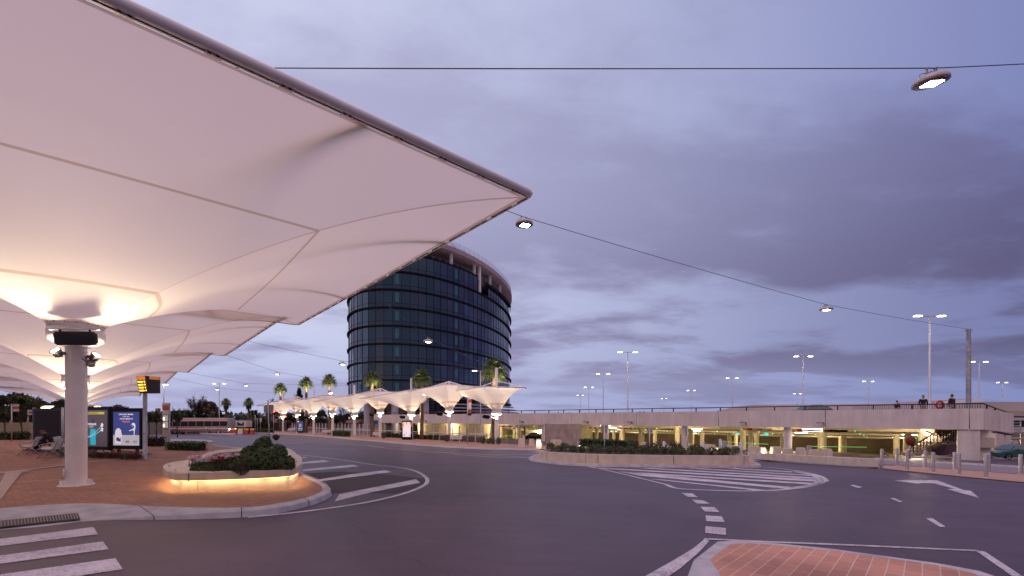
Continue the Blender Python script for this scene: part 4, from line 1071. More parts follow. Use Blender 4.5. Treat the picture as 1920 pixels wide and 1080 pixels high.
# vent block
vb = [G(1021.5, 833), G(1072, 836.5), G(1091.5, 835)]
bm = B(); zt = E-.64
Q = [vb[0], vb[1], vb[2], vb[2]+(vb[0]-vb[1])]
prism(bm, Q, -1.9, zt)
bmesh.ops.bevel(bm, geom=[e for e in bm.edges if abs(e.verts[0].co.z-e.verts[1].co.z) > 1], offset=.04, segments=2, affect='EDGES')
o = mk('concrete_blockhouse', bm, mat('weathered_concrete', (.42, .33, .31), .85, var=.22, vscale=1.3, bump=.3, bscale=30)); tag(o, 'plain weathered concrete blockhouse in front of the car park opening', 'blockhouse')
# height clearance bars
def clearbar(x0, x1, y0, y1, Y, label):
    t = thing('clearance_bar', label, 'barrier', tuple(pp(x0, y0, Y)), 0, 'height clearance bars at the car park openings'); a = Vector(); b = pp(x1, y1, Y)-t.location; d = (b-a).normalized(); L_ = (b-a).length
    bm = B(); n = max(6, int(L_/.45)); ang = math.atan2(d.y, d.x)
    for i in range(n):
        p, q = a+d*L_*i/n, a+d*L_*(i+1)/n; off = Vector((0, 0, .11)); sh = d*.12
        v1 = [p-off-sh*.0, q-off, q+off+sh*0, p+off]
        mi = 0 if i in (0, n-1) else (1 if i % 2 else 2)
        box(bm, (p+q)/2, (L_/n, .06, .20), ang, mi)
    mk('bar', bm, [YELP, REDP, mat('white_bar', (.7, .68, .68), .5)], t)
    for u_ in (.06, .94):
        bm = B(); tube(bm, [a+d*L_*u_+Vector((0, 0, .1)), a+d*L_*u_+Vector((0, 0, .42))], .015, 4); mk('hanger', bm, STEEL, t)
clearbar(1392, 1447, 804.3, 805.5, 46.3, 'striped clearance bar left of the white front column, with a yellow end')
clearbar(1484, 1545, 806.2, 807, 41.6, 'striped clearance bar just right of the white front column')
clearbar(1102, 1125, 801.5, 802, 57, 'short striped clearance bar just right of the blockhouse')
clearbar(1156, 1185, 803, 803, 55, 'short striped clearance bar in the middle of the car park opening')
clearbar(934, 972, 799, 799.5, 66, 'striped clearance bar behind the first lit umbrella column')
# ---------------------------------------------------------------- light poles
def light_pole(px, py, Y, zb, label, group, name='light_pole', dirx=(1, 0), sp=1.08, kind_arm='twin', r=.11):
    h = E+(HY-py)/F*Y; X = (px-CX)/F*Y
    t = thing(name, label, 'light pole', (X, Y, zb), math.atan2(dirx[1], dirx[0]), group); H = h-zb
    bm = B(); lathe(bm, [(r*1.5, 0), (r*1.5, .05), (r, .06), (r*.65, H), (0, H)], n=10); mk('pole', bm, mat('pole_lilac_grey', (.50, .49, .55), .45, .3), t)
    for sgn in (-1, 1):
        if kind_arm == 'single' and sgn < 0: continue
        bm = B(); tube(bm, [(0, 0, H-.05), (sgn*(sp-.3), 0, H+.0)], .04, 6); mk('arm', bm, STEEL, t)
        bm = B(); bbox(bm, (sgn*sp, 0, H+.05), (.68, .32, .12), 0, .04); lh = mk('lamp_head', bm, mat('lamp_head_pale', (.62, .58, .54), .4), t)
        bm = B(); bbox(bm, (sgn*sp, 0, H-.035), (.62, .30, .06), 0, .02); mk('led_panel', bm, GLOWC, lh)
    return t
LPX = [(1088, 741), (1104, 726), (1131, 701), (1177, 660), (1245, 747), (1296, 732), (1373, 709), (1495, 738), (1506, 668), (1628, 715), (1743, 592), (1836, 678), (1879, 717)]
LPL = ['shortest-looking twin light at the far left of the deck, above the blockhouse', 'second twin light from the left on the car park deck', 'third twin light from the left on the car park deck', 'tall twin light fourth from the left on the deck, nearest of the left line', 'small far twin light standing alone left of the deck middle', 'sixth twin light from the left on the car park deck', 'seventh twin light from the left on the car park deck', 'small far twin light close beside a taller pole above the deck car', 'tall twin light above the car driving on the deck', 'twin light between the deck car and the walking figures', 'tallest twin light, rising between the two standing men', 'twin light just right of the thick steel cable pole', 'rightmost twin light in front of the pale far building']
for (px, py), lb in zip(LPX, LPL):
    Y = F*9.4/(HY-py); t = light_pole(px, py, Y, E+.12 if px < 1870 else -1.5, lb, 'twin light poles of the car park')
    if Y < 70:
        for sgn in (-1, 1): lamp('led_light', 'SPOT', Vector((sgn*1.08, 0, t.location.z*0+E+9.3-t.location.z)), 60, (1, .86, .70), t, .2, (0, 0, 0), R(130))
light_pole(411, 719, 97, hz(-64, 97)+.18, 'twin street light on the small traffic island far left, beside the bus', 'twin street lights')
light_pole(901, 695, 61, hz(-4, 61), 'twin street light rising in front of the right palm and tower', 'twin street lights', sp=.85)
light_pole(307, 721, 70, hz(-55, 70), 'single street light rising behind the grey information pylon', 'single street lights', kind_arm='single', sp=.3)
sp = thing('cable_pole', 'thick galvanised steel pole carrying the long cable at the right end of the deck', 'pole', (polet.x, polet.y, E+.12))
bm = B(); H = polet.z-E-.12; lathe(bm, [(.36, 0), (.36, .04), (.18, .42), (.165, .45), (.145, H), (0, H)], n=16); mk('pole', bm, mat('dull_galvanised_steel', (.27, .27, .30), .6, .4, var=.3, vscale=3), sp)
bm = B(); box(bm, (0, 0, H-.1), (.62, .06, .06)); mk('cross_bracket', bm, STEEL, sp)
# ================================================================ CURVED SEAT PLANTER
LIFT = KH
def ellblob(pxs, lift): return [G(x, y, lift) for x, y in pxs]
# base foot outline from picture: (331,900)-(374,919)-(560,919..) ; seat slab top z
b0 = G(331, 903, LIFT); b1 = G(374, 918, LIFT); b2 = G(430, 923, LIFT); b3 = G(500, 924, LIFT); b4 = G(560, 916, LIFT); b5 = G(568, 908, LIFT)
Yp = b2.y; hseat = .46
print('planter pts', [tuple(round(q, 2) for q in p) for p in (b0, b1, b2, b3, b4, b5)])
pt = thing('curved_seat_planter', 'cream concrete curved seat planter with warm light glowing under its bench edge', 'planter', tuple(gz(Vector((-5.3, b2.y+1.0, 0)), LIFT)))
PO_ = pt.location.copy()
# slab outline (unprojected at slab top height)
def Gs(x, y, l): return G(x, y, LIFT+l)
st_ = [(305, 877), (309, 883), (322, 889), (350, 893), (400, 896.5), (450, 897.5), (500, 896.5), (545, 892), (558, 887)]
front = []
TOPZ = .50
fr = [(306, 870), (312, 877), (330, 880.5), (355, 881.5), (400, 881.3), (450, 881), (500, 880.2), (545, 878.5), (560, 874)]
topf = [Gs(x, y, TOPZ) for x, y in fr]
bk = [(566, 867), (565, 861), (556, 856), (548, 850), (530, 846), (470, 845), (405, 848), (385, 852), (372, 858), (345, 862), (318, 865)]
topb = [Gs(x, y, TOPZ) for x, y in bk]
outl = catmull(topf+topb, 5, True)
inn = [(352, 869), (356, 874), (380, 878), (430, 878.5), (500, 878), (535, 876), (549, 873), (540, 866), (530, 860), (520, 852), (470, 850), (405, 853), (400, 858), (420, 861), (395, 865), (365, 866)]
inn = [(352, 868.5), (356, 873), (370, 876), (420, 878), (480, 878), (530, 876.5), (548, 873.5), (546, 868), (536, 858), (520, 851), (470, 849.5), (410, 852), (390, 857), (370, 863)]
inl = catmull([Gs(x, y, TOPZ) for x, y in inn], 5, True)
zt = gz(PO_).z+LIFT+TOPZ-PO_.z
def loc2(p): return Vector((p.x-PO_.x, p.y-PO_.y, 0))
def ringmesh(bm, outer, inner, z0, z1):
    n = len(outer); o = [loc2(p) for p in outer]; i_ = [loc2(p) for p in inner]
    # match inner by nearest angle ordering
    cen = sum(i_, Vector())/len(i_)
    def at(P, a):
        best = None
        for k in range(len(P)):
            p, q = P[k]-cen, P[(k+1) % len(P)]-cen; d = Vector((math.cos(a), math.sin(a), 0)); e = q-p
            den = d.x*e.y-d.y*e.x
            if abs(den) < 1e-9: continue
            t = (p.x*e.y-p.y*e.x)/den; s = (p.x*d.y-p.y*d.x)/den
            if t > 0 and -1e-6 <= s <= 1.000001 and (best is None or t > best): best = t
        return cen+Vector((math.cos(a), math.sin(a), 0))*best
    angs = [2*math.pi*k/96 for k in range(96)]
    O_ = [at(o, a) for a in angs]; I_ = [at(i_, a) for a in angs]
    up = lambda P, z: [bm.verts.new((p.x, p.y, z)) for p in P]
    a, b, c, d = up(O_, z0), up(O_, z1), up(I_, z1), up(I_, z0)
    for k in range(96):
        j = (k+1) % 96
        for q in ((a[k], a[j], b[j], b[k]), (b[k], b[j], c[j], c[k]), (c[k], c[j], d[j], d[k]), (d[k], d[j], a[j], a[k])): bm.faces.new(q)
    return O_, I_, [e for e in bm.edges if (e.verts[0] in b and e.verts[1] in b) or (e.verts[0] in a and e.verts[1] in a)]
bm = B(); O_, I_, eds = ringmesh(bm, outl, inl, zt-.185, zt)
bmesh.ops.bevel(bm, geom=eds, offset=.018, segments=3, affect='EDGES')
mk('seat_slab', bm, CONCW, pt, smooth=False)
# base: shrink of outer outline
cen = sum(O_, Vector())/len(O_)
def inset(P, d, dl=None):
    out = []; n = len(P)
    for k in range(n):
        t = (P[(k+1) % n]-P[k-1]).normalized(); nr = Vector((-t.y, t.x, 0))
        if nr.dot(cen-P[k]) < 0: nr = -nr
        dd = d
        if P[k].x < cen.x: dd = d+.10*min(1, (cen.x-P[k].x)/1.4)
        if P[k].x+PO_.x > -5.02: dd = .02
        out.append(P[k]+nr*dd)
    return out
Bs = inset(O_, .10); bm = B(); prism(bm, [(p.x, p.y) for p in Bs][:], -.05, zt-.186)
mk('base_wall', bm, CONCW, pt)
bm = B(); Ls = inset(O_, .07); n = len(Ls)
ks = [k for k in range(n) if Ls[k].y < cen.y+.3 and Ls[k].x+PO_.x < -5.06]
for k in ks:
    p, q = Ls[k], Ls[(k+1) % n]; poly(bm, [Vector((p.x, p.y, zt-.20)), Vector((q.x, q.y, zt-.20)), Vector((q.x, q.y, zt-.188)), Vector((p.x, p.y, zt-.188))])
mk('led_strip', bm, GLOWW, pt)
Ls2 = inset(O_, .035)
for k in ks[1::3]:
    p, q = Ls2[k-1], Ls2[(k+1) % n]; m_ = Ls2[k]; d_ = (q-p)*1.4
    lamp('led_light', 'AREA', Vector((m_.x, m_.y, zt-.195)), 3.0*d_.length, (1, .66, .30), pt, d_.length, (0, 0, math.atan2(d_.y, d_.x)), None, .03)
for x, y in ((317, 870.5), (329, 877), (400, 880.2), (503, 879), (556, 868), (400, 850), (549, 852)):
    q = Gs(x, y, TOPZ)-PO_; bm = B(); bbox(bm, (q.x, q.y, zt+.006), (.05, .03, .018), .3, .004); mk('skate_stop', bm, mat('stud_metal', (.12, .10, .10), .4, .6), pt)
for x in (353,):
    q = Gs(353, 881.8, TOPZ)-PO_; bm = B(); box(bm, (q.x, q.y+.012, zt-.092), (.010, .03, .188), .2); mk('joint', bm, mat('joint_dark', (.12, .10, .08), .9), pt)
bm = B(); q = Bs[min(range(n), key=lambda k: abs(CX+F*(Bs[k].x+PO_.x)/(Bs[k].y+PO_.y)-375)+(100 if Bs[k].y > cen.y else 0))]; box(bm, (q.x, q.y+.008, (zt-.186)/2), (.008, .022, zt-.20), .3); mk('joint', bm, mat('joint_dark', (.12, .10, .08), .9), pt)
bm = B(); fillpoly(bm, [Vector((p.x, p.y, zt-.10)) for p in inset(I_, -.01)]); mk('soil', bm, SOIL, pt)
# plants
def plant(name, label, px, Y, zoff, cs, n, size, m, seed, cat='shrub', flowers=None, group=None, stems=True):
    X = (px-CX)/F*Y; z = PO_.z+zt-.1+zoff
    t = thing(name, label, cat, (X, Y, z), 0, group)
    bm = B(); leaves(bm, n, cs, size, 0, seed, .55, .3)
    mk('foliage', bm, m, t)
    if stems:
        bm = B(); rr = random.Random(seed)
        for i in range(9):
            c = rr.choice(cs); tube(bm, [(rr.uniform(-.08, .08), rr.uniform(-.05, .05), 0), (c[0]*.6, c[1]*.6, c[2]*.6), (c[0]+rr.uniform(-.1, .1), c[1], c[2]+c[4][2]*.5)], [.014, .01, .005], 5)
        mk('stem', bm, BARK, t)
    if flowers:
        fm_, nf, rr_, hz_ = flowers; rr = random.Random(seed+5); bm = B()
        for i in range(nf):
            c = rr.choice(cs); p = Vector((c[0]+rr.uniform(-1, 1)*c[4][0], c[1]+rr.uniform(-.9, .6)*c[4][1], c[2]+c[4][2]*rr.uniform(.75, 1.25)+hz_))
            leaves(bm, 42, [(p.x, p.y, p.z, 1, (rr_, rr_, rr_*.7))], .022, 0, seed*7+i, .8, .5)
            mk_ = None
        mk('blossoms', bm, fm_, t)
        bm = B(); rr = random.Random(seed+5)
        for i in range(nf):
            c = rr.choice(cs); p = Vector((c[0]+rr.uniform(-1, 1)*c[4][0], c[1]+rr.uniform(-.9, .6)*c[4][1], c[2]+c[4][2]*rr.uniform(.75, 1.25)+hz_))
            tube(bm, [(p.x, p.y, p.z-.22), p], .004, 4)
        mk('flower_stalks', bm, LEAFD, t)
    return t
YP = topf[4].y+.35
print('YP', YP, 'zt', zt+PO_.z)
plant('boxwood_shrub', 'big dense dark green shrub at the right end of the curved planter', 505, YP+.35, 0, [(0, 0, .32, 2.2, (.40, .36, .32)), (-.38, .1, .24, 1.4, (.36, .34, .28)), (.32, .1, .22, 1.2, (.26, .30, .24)), (.02, .35, .46, 1, (.24, .26, .26)), (-.2, 0, .42, .6, (.16, .2, .22)), (.2, .1, .45, .6, (.15, .2, .2))], 11000, .036, LEAFD, 11)
plant('rounded_shrub', 'taller rounded green shrub in the back of the curved planter, below the grey sign pole', 493, YP+1.4, 0, [(0, 0, .52, 1, (.28, .26, .34)), (-.30, -.1, .36, .7, (.25, .26, .28)), (.05, 0, .74, .4, (.16, .16, .16))], 6500, .030, LEAF, 12)
plant('leafy_shrub', 'loose mid-green shrub in the middle of the curved planter', 438, YP+.25, 0, [(0, 0, .20, 1, (.42, .30, .24)), (.30, .2, .26, 1, (.34, .30, .24)), (-.1, .5, .26, .7, (.4, .25, .26))], 7500, .036, mat('olive_leaves', (.035, .055, .018), .65, col2=(.10, .12, .04), vscale=3), 13)
plant('brownish_plant', 'low brownish-green plant drooping over the front rim of the curved planter', 452, YP-.12, 0, [(0, 0, .15, 1, (.20, .16, .20))], 1100, .022, mat('brown_leaves', (.06, .035, .02), .7, col2=(.04, .05, .02), vscale=6), 14)
plant('pink_geranium', 'pale pink flowering geranium at the left end of the curved planter', 385, YP+.15, 0, [(0, 0, .12, 1, (.34, .26, .18)), (-.2, .1, .12, .8, (.2, .22, .16))], 3600, .030, LEAF, 15, 'flowering plant', (PINK, 30, .052, .10), 'flowering geraniums in the curved planter')
plant('magenta_geranium', 'magenta flowering geranium between pale pink ones in the curved planter', 404, YP+.02, 0, [(0, 0, .16, 1, (.20, .18, .15))], 1500, .030, LEAF, 16, 'flowering plant', (MAG, 7, .038, .08), 'flowering geraniums in the curved planter')
plant('pink_geranium', 'white-pink flowering geranium beside the green shrub in the curved planter', 428, YP+.25, 0, [(0, 0, .16, 1, (.26, .22, .18))], 2000, .030, LEAF, 17, 'flowering plant', (PINK, 16, .048, .10), 'flowering geraniums in the curved planter')
plant('magenta_geranium', 'magenta flowering geranium in the far corner of the curved planter', 424, YP+2.3, 0, [(0, 0, .10, 1, (.34, .22, .14))], 1500, .030, LEAF, 18, 'flowering plant', (MAG, 8, .04, .06), 'flowering geraniums in the curved planter')
# sign pole seen from the back behind the planter
def post_sign(label, px, pyb, pyt, w, plate, name='road_sign', shape='rect', m=None, double=False, r=.035, cat='sign', lean=0, Yf=None, body=None, group=None, lift=0):
    g = G(px, pyb, lift) if Yf is None else gz(pp(px, 0, Yf), lift); Y = g.y; sc = Y/F
    t = thing(name, label, cat, tuple(g), 0, group); H = (E+(HY-pyt)*sc)-g.z
    bm = B(); tube(bm, [(0, 0, 0), (lean, 0, H)], r, 8); mk('post', bm, STEEL, t)
    if plate:
        x0, x1, y0, y1 = plate
        for (a, b) in (((x0, x1),) if not double else double):
            X0, X1 = (a-px)*sc, (b-px)*sc; Z0, Z1 = E+(HY-y0)*sc-g.z, E+(HY-y1)*sc-g.z
            bm = B(); tt = B(); cx, cz = (X0+X1)/2, (Z0+Z1)/2; W_, H_ = abs(X1-X0), abs(Z1-Z0)
            if shape == 'rect':
                box(tt, (0, 0, 0), (W_, .02, H_)); bmesh.ops.bevel(tt, geom=[e for e in tt.edges if abs((e.verts[0].co-e.verts[1].co).y) > .01], offset=min(W_, H_)*.1, segments=3, affect='EDGES')
            elif shape == 'tri':
                v = [(-W_/2, H_/2), (W_/2, H_/2), (0, -H_/2)]
                a_ = [tt.verts.new((p[0], -.01, p[1])) for p in v]; b_ = [tt.verts.new((p[0], .01, p[1])) for p in v]
                tt.faces.new(a_); tt.faces.new(b_[::-1])
                for i in range(3): tt.faces.new((a_[i], b_[i], b_[(i+1) % 3], a_[(i+1) % 3]))
                bmesh.ops.bevel(tt, geom=[e for e in tt.edges if abs((e.verts[0].co-e.verts[1].co).y) > .01], offset=.05, segments=2, affect='EDGES')
            else:
                lathe(tt, [(0, -.01), (W_/2, -.01), (W_/2, .01), (0, .01)], n=28)
                bmesh.ops.rotate(tt, verts=tt.verts, matrix=Matrix.Rotation(R(90), 3, 'X'))
            merge(bm, tt, Matrix.Translation((cx+lean*.8, (r+.012 if body != 'front' else -r-.012), cz)))
            mk('sign_plate', bm, m or SIGNB, t)
    return t
SIGNB = mat('sign_back_grey', (.36, .32, .31), .55, var=.08, vscale=3)
sg = post_sign('pair of pinkish-grey sign backs on a leaning pole behind the curved planter', 506, 830, 756, 0, (497, 515, 759, 775), lean=-.12, Yf=27)
# small flower basket on that pole
bsk = thing('flower_basket', 'small dark hanging flower basket beside the sign pole behind the planter', 'flower basket', tuple(gz(pp(518, 0, 27), 0)))
bm = B(); zb_ = E+(HY-822)*27/F-bsk.location.z; lathe(bm, [(0, zb_-.12), (.10, zb_-.10), (.16, zb_), (.17, zb_+.01)], n=14); mk('basket', bm, mat('basket_brown', (.05, .03, .03), .8), bsk)
bm = B(); leaves(bm, 260, [(0, 0, zb_+.1, 1, (.22, .2, .12))], .05, 0, 5); mk('foliage', bm, LEAFR, bsk)
bm = B(); tube(bm, [(0, 0, 0), (0, 0, zb_-.1)], .02, 6); tube(bm, [(-.3, 0, zb_), (.3, 0, zb_)], .015, 5); mk('stand', bm, STEEL, bsk)
# ================================================================ BENCHES
BSEAT = mat('bench_slat_pale', (.80, .77, .82), .4, .05)
def slat_bench(label, loc, face_ang, L_=1.7, proto=[None], group='slatted steel benches'):
    if proto[0] is not None: return clone(proto[0], label, loc, face_ang)
    t = thing('slatted_bench', label, 'bench', loc, face_ang, group)   # faces local +x, length along y
    prof = [(.58, .42), (.53, .435), (.47, .43), (.41, .42), (.35, .41), (.29, .40), (.23, .40), (.17, .405)]
    bm = B()
    for x, z in prof: bbox(bm, (x, 0, z), (.045, L_, .022), 0, .006)
    mk('seat', bm, BSEAT, t)
    bm = B()
    for i in range(8):
        z = .46+i*.056; x = .12-(i*.016)-.0008*i*i; bbox(bm, (x, 0, z), (.022, L_, .042), 0, .006)
    mk('backrest', bm, BSEAT, t)
    for y in (-L_/2+.12, L_/2-.12):
        bm = B(); tube(bm, [(.60, y, .02), (.40, y, .25), (.22, y, .385), (.10, y, .42), (.0, y, .70), (-.02, y, .86)], .022, 6); mk('leg', bm, STEEL, t)
        bm = B(); tube(bm, [(-.12, y, .02), (.02, y, .22), (.22, y, .37), (.5, y, .40)], .022, 6); tube(bm, [(.60, y, .02), (.64, y, .02)], .028, 6); tube(bm, [(-.12, y, .02), (-.16, y, .02)], .028, 6); mk('leg', bm, STEEL, t)
        bm = B(); tube(bm, [(.04, y, .64), (.2, y, .66), (.45, y, .64), (.56, y, .60), (.50, y, .42)], .018, 6); mk('armrest', bm, STEEL, t)
    proto[0] = t; return t
fa = math.atan2(-.60, -.80)
b1_ = gz(pp(74, 0, 22.5), KH); slat_bench('left front slatted bench facing left, nearer the black panel edge', tuple(b1_), fa)
b2_ = gz(pp(113, 0, 20.6), KH); slat_bench('slatted bench half hidden by the thick white column', tuple(b2_), fa)
b3_ = gz(pp(108, 0, 22.8), KH); slat_bench('rear slatted bench turned away, with the seated person in black', tuple(b3_), fa+math.pi)
for px, Y, lab in ((547, 97, 'far white bench left of the blue poster under the leftmost small umbrellas'), (613, 82, 'far white bench between the blue poster and the clipped hedge'), (709, 69, 'white bench beside the small dark bin near the yellow box'), (856, 54.5, 'white bench under the second small umbrella from the right')):
    slat_bench(lab, tuple(gz(pp(px, 0, Y), KH)), math.atan2(-.95, -.3)+R(12) if px != 856 else R(-115), group='x')
# ================================================================ POSTER PANELS
def panel(label, px0, px1, Ya, Yb, pyt0, pyb0, kind):
    """freestanding double panel between two pixel columns at depths Ya, Yb"""
    a = pp(px0, 0, Ya); b = pp(px1, 0, Yb); a.z = b.z = 0; d = (b-a); W_ = d.length; d.normalize()
    ga = hz(a.x, a.y)+KH; ztop = E+(HY-pyt0)*Ya/F; zbot = E+(HY-pyb0)*Ya/F
    mid = (a+b)/2; nrm = Vector((d.y, -d.x, 0))   # toward camera
    t = thing('poster_panel', label, 'advertising panel', (mid.x, mid.y, ga), math.atan2(d.y, d.x), 'free-standing poster panels')
    zt_, zb_ = ztop-ga, zbot-ga
    bm = B(); bbox(bm, (0, 0, (zt_+zb_)/2), (W_, .16, zt_-zb_), 0, .02); fr_ = mk('frame', bm, BLACK, t)
    for x in (-W_*.3, W_*.3):
        bm = B(); box(bm, (x, 0, zb_/2), (.10, .08, zb_)); mk('foot', bm, DARK, t)
    return t, W_, zt_, zb_
EMB = lambda n_, c, e: mat(n_, c, .35, emit=c, es=e)
def prect(t, x0, x1, z0, z1, y, m, nm='poster', par=None):
    bm = B(); poly(bm, [(x0, y, z0), (x1, y, z0), (x1, y, z1), (x0, y, z1)]); return mk(nm, bm, m, par or t)
# blue milk poster
t, W_, zt_, zb_ = panel('dark framed lit poster with a blue ground, white milk bottle and leaping white dancer', 212, 268.5, 20.6, 20.3, 765.5, 841.5, 'blue')
w2 = W_*.43; z1, z0 = zt_-.17, zb_+.17; y = -.083
zs = z0+(z1-z0)*.31
po = prect(t, -w2, w2, zs, z1, y, EMB('poster_blue', (.035, .05, .20), .75)); 
prect(t, -w2, w2, z0, zs, y, EMB('poster_white', (.55, .52, .56), .5), 'poster_band')
PWH = EMB('poster_lettering_white', (.85, .82, .88), .6); PRD = EMB('poster_lettering_red', (.75, .18, .18), .6); PNV = EMB('poster_lettering_navy', (.05, .04, .22), .4)
def ptxt(t, s, size, x, z, m, al='CENTER', bold=True, y=-.087):
    return text_mesh(None, s, size, Matrix.Translation((x, y, z)) @ Matrix.Rotation(R(90), 4, 'X'), m, t, 'lettering', al, .001, bold)
hh = z1-z0
ptxt(t, 'Love your bones.', hh*.075, 0, z1-hh*.07, PWH); ptxt(t, 'every day.', hh*.06, 0, z1-hh*.14, PWH, bold=False)
ptxt(t, 'with two glasses of', hh*.06, 0, z1-hh*.205, PWH); ptxt(t, 'Physical', hh*.085, 0, z1-hh*.29, PRD)
ptxt(t, '40%', hh*.085, w2*.10, z0+hh*.11, PNV); ptxt(t, 'more', hh*.06, w2*.68, z0+hh*.13, PNV); ptxt(t, 'calcium', hh*.04, w2*.68, z0+hh*.085, PNV, bold=False)
def outline(t, pts, x0, z0, s, m, nm, y=-.086):
    bm = B(); vs = [Vector((x0+p[0]*s, y, z0+p[1]*s)) for p in pts]
    vv = [bm.verts.new(p) for p in vs]; es = [bm.edges.new((vv[i], vv[(i+1) % len(vv)])) for i in range(len(vv))]; bmesh.ops.triangle_fill(bm, edges=es, use_beauty=True)
    return mk(nm, bm, m, t)
outline(t, [(-.30, 0), (.30, 0), (.33, .8), (.28, 1.1), (.1, 1.28), (-.1, 1.28), (-.28, 1.1), (-.33, .8)], -w2*.60, z0+hh*.05, hh*.36, EMB('poster_bottle', (.75, .70, .74), .6), 'picture')
outline(t, [(-.2, .25), (.24, .15), (.24, .55), (.1, .4), (-.0, .55), (-.2, .5)], -w2*.60, z0+hh*.05, hh*.36, PNV, 'picture', -.088)
outline(t, [(0, 0), (.06, 0), (.10, .45), (.16, .62), (.17, .9), (.10, 1.05), (-.05, 1.10), (-.22, 1.05), (-.1, 1.0), (-.3, .92), (-.05, .92), (-.2, .75), (.02, .9), (.05, .72), (-.05, .62), (-.45, .45), (-.46, .40), (-.05, .5), (.02, .42)], w2*.58, z0+hh*.28, hh*.36, PWH, 'picture')
# dark sports-drink poster
t, W_, zt_, zb_ = panel('dark framed lit poster with a turquoise sports bottle, right against the white column', 148, 209, 21.9, 21.0, 763, 842, 'drink')
w2 = W_*.44; z1, z0 = zt_-.17, zb_+.17; hh = z1-z0
prect(t, -w2, w2, z0, z1, -.083, EMB('poster_charcoal', (.075, .055, .065), .6))
YL = EMB('poster_yellow', (.62, .50, .05), .6); TQ = EMB('poster_turquoise', (.01, .30, .42), .9)
tt_ = prect(t, -w2*.95, w2*.8, z1-hh*.115, z1-hh*.05, -.085, YL, 'poster_band'); ptxt(t, 'MORE ELECTROLYTES', hh*.05, -w2*.02, z1-hh*.083, mat('poster_black', (.02, .02, .02), .5), y=-.088)
ptxt(t, 'POWERADE', hh*.085, -w2*.10, z1-hh*.39, PWH); ptxt(t, 'ION4', hh*.08, -w2*.1, z1-hh*.46, EMB('poster_grey_lettering', (.45, .45, .5), .6))
outline(t, [(-.26, 0), (.26, 0), (.30, .06), (.27, .4), (.30, .75), (.24, 1.0), (-.24, 1.0), (-.30, .75), (-.27, .4), (-.30, .06)], .02, z0+hh*.04, hh*.44, TQ, 'picture', -.085)
outline(t, [(-.2, 0), (.2, 0), (.12, .2), (.06, .24), (.05, .38), (-.05, .38), (-.06, .24), (-.12, .2)], .02, z0+hh*.62, hh*.44, EMB('poster_cap', (.04, .02, .06), .4), 'picture', -.085)
for s1, s2 in ((.62, .36), (.50, .12)):
    bm = B(); pts_ = []
    for i in range(13):
        u_ = i/12; pts_.append(Vector((-w2*.8+u_*w2*1.45, -.088, z0+hh*(.22+(s1-.25)*u_**2+(.06 if s2 < .2 else 0)*0))))
    A_ = [p+Vector((0, 0, .012+.012*i/12)) for i, p in enumerate(pts_)]; B2 = [p-Vector((0, 0, .012+.012*i/12)) for i, p in enumerate(pts_)]
    strip(bm, A_, B2); mk('picture', bm, EMB('poster_aqua', (.2, .5, .6), .7), t)
    e = pts_[-1]; bm = B(); s = hh*.06; tt = B(); box(tt, (0, 0, 0), (s*1.6, .002, s*1.6)); merge(bm, tt, Matrix.Translation(e-Vector((0, .003, 0))) @ Matrix.Rotation(.4, 4, 'Y')); mk('picture', bm, PWH, t)
# empty dark panel
t, W_, zt_, zb_ = panel('empty black poster panel behind the two slatted benches', 65, 119, 25.5, 24.2, 766, 829, 'empty')
prect(t, -W_*.44, W_*.44, zb_+.12, zt_-.12, -.083, mat('dark_screen', (.016, .006, .007), .6, spec=.12), 'screen')
for px, Y, nm in ((64, 25.6, 'steel post at the left edge of the empty black panel'), (117.5, 24.0, 'steel post at the right edge of the empty black panel')):
    g = gz(pp(px, 0, Y), KH); bm = B(); tube(bm, [g, Vector((g.x, g.y, E+21*Y/F))], .055, 8); o = mk('steel_post', bm, STEEL); tag(o, nm, 'post', 'steel posts of the black panel')
# platform lights above the panels
for px, py, w, Y, lab in ((94, 761.5, .45, 30, 'orange-lit flat lamp above the empty black panel'), (185, 761.5, .33, 34, 'small orange-lit flat lamp above the drink poster')):
    g = gz(pp(px, 0, Y), KH); t = thing('area_light', lab, 'lamp', tuple(g)); H = pp(px, py, Y).z-g.z
    bm = B(); tube(bm, [(0, 0, 0), (0, 0, H)], .05, 8); mk('pole', bm, STEEL, t)
    bm = B(); bbox(bm, (0, -.1, H+.03), (w*1.5, .3, .08), 0, .02); mk('lamp_head', bm, mat('lamp_housing_grey', (.16, .15, .16)), t)
    bm = B(); tt = B(); box(tt, (0, 0, 0), (w*1.3, .34, .03)); merge(bm, tt, Matrix.Translation((0, -.16, H-.06)) @ Matrix.Rotation(R(25), 4, 'X')); mk('glass', bm, mat('orange_glow', (1, .8, .6), .5, emit=(1, .62, .36), es=12), t)
    lamp('lamp_light', 'POINT', (0, -.2, H-.2), 25, (1, .62, .38), t, .15)
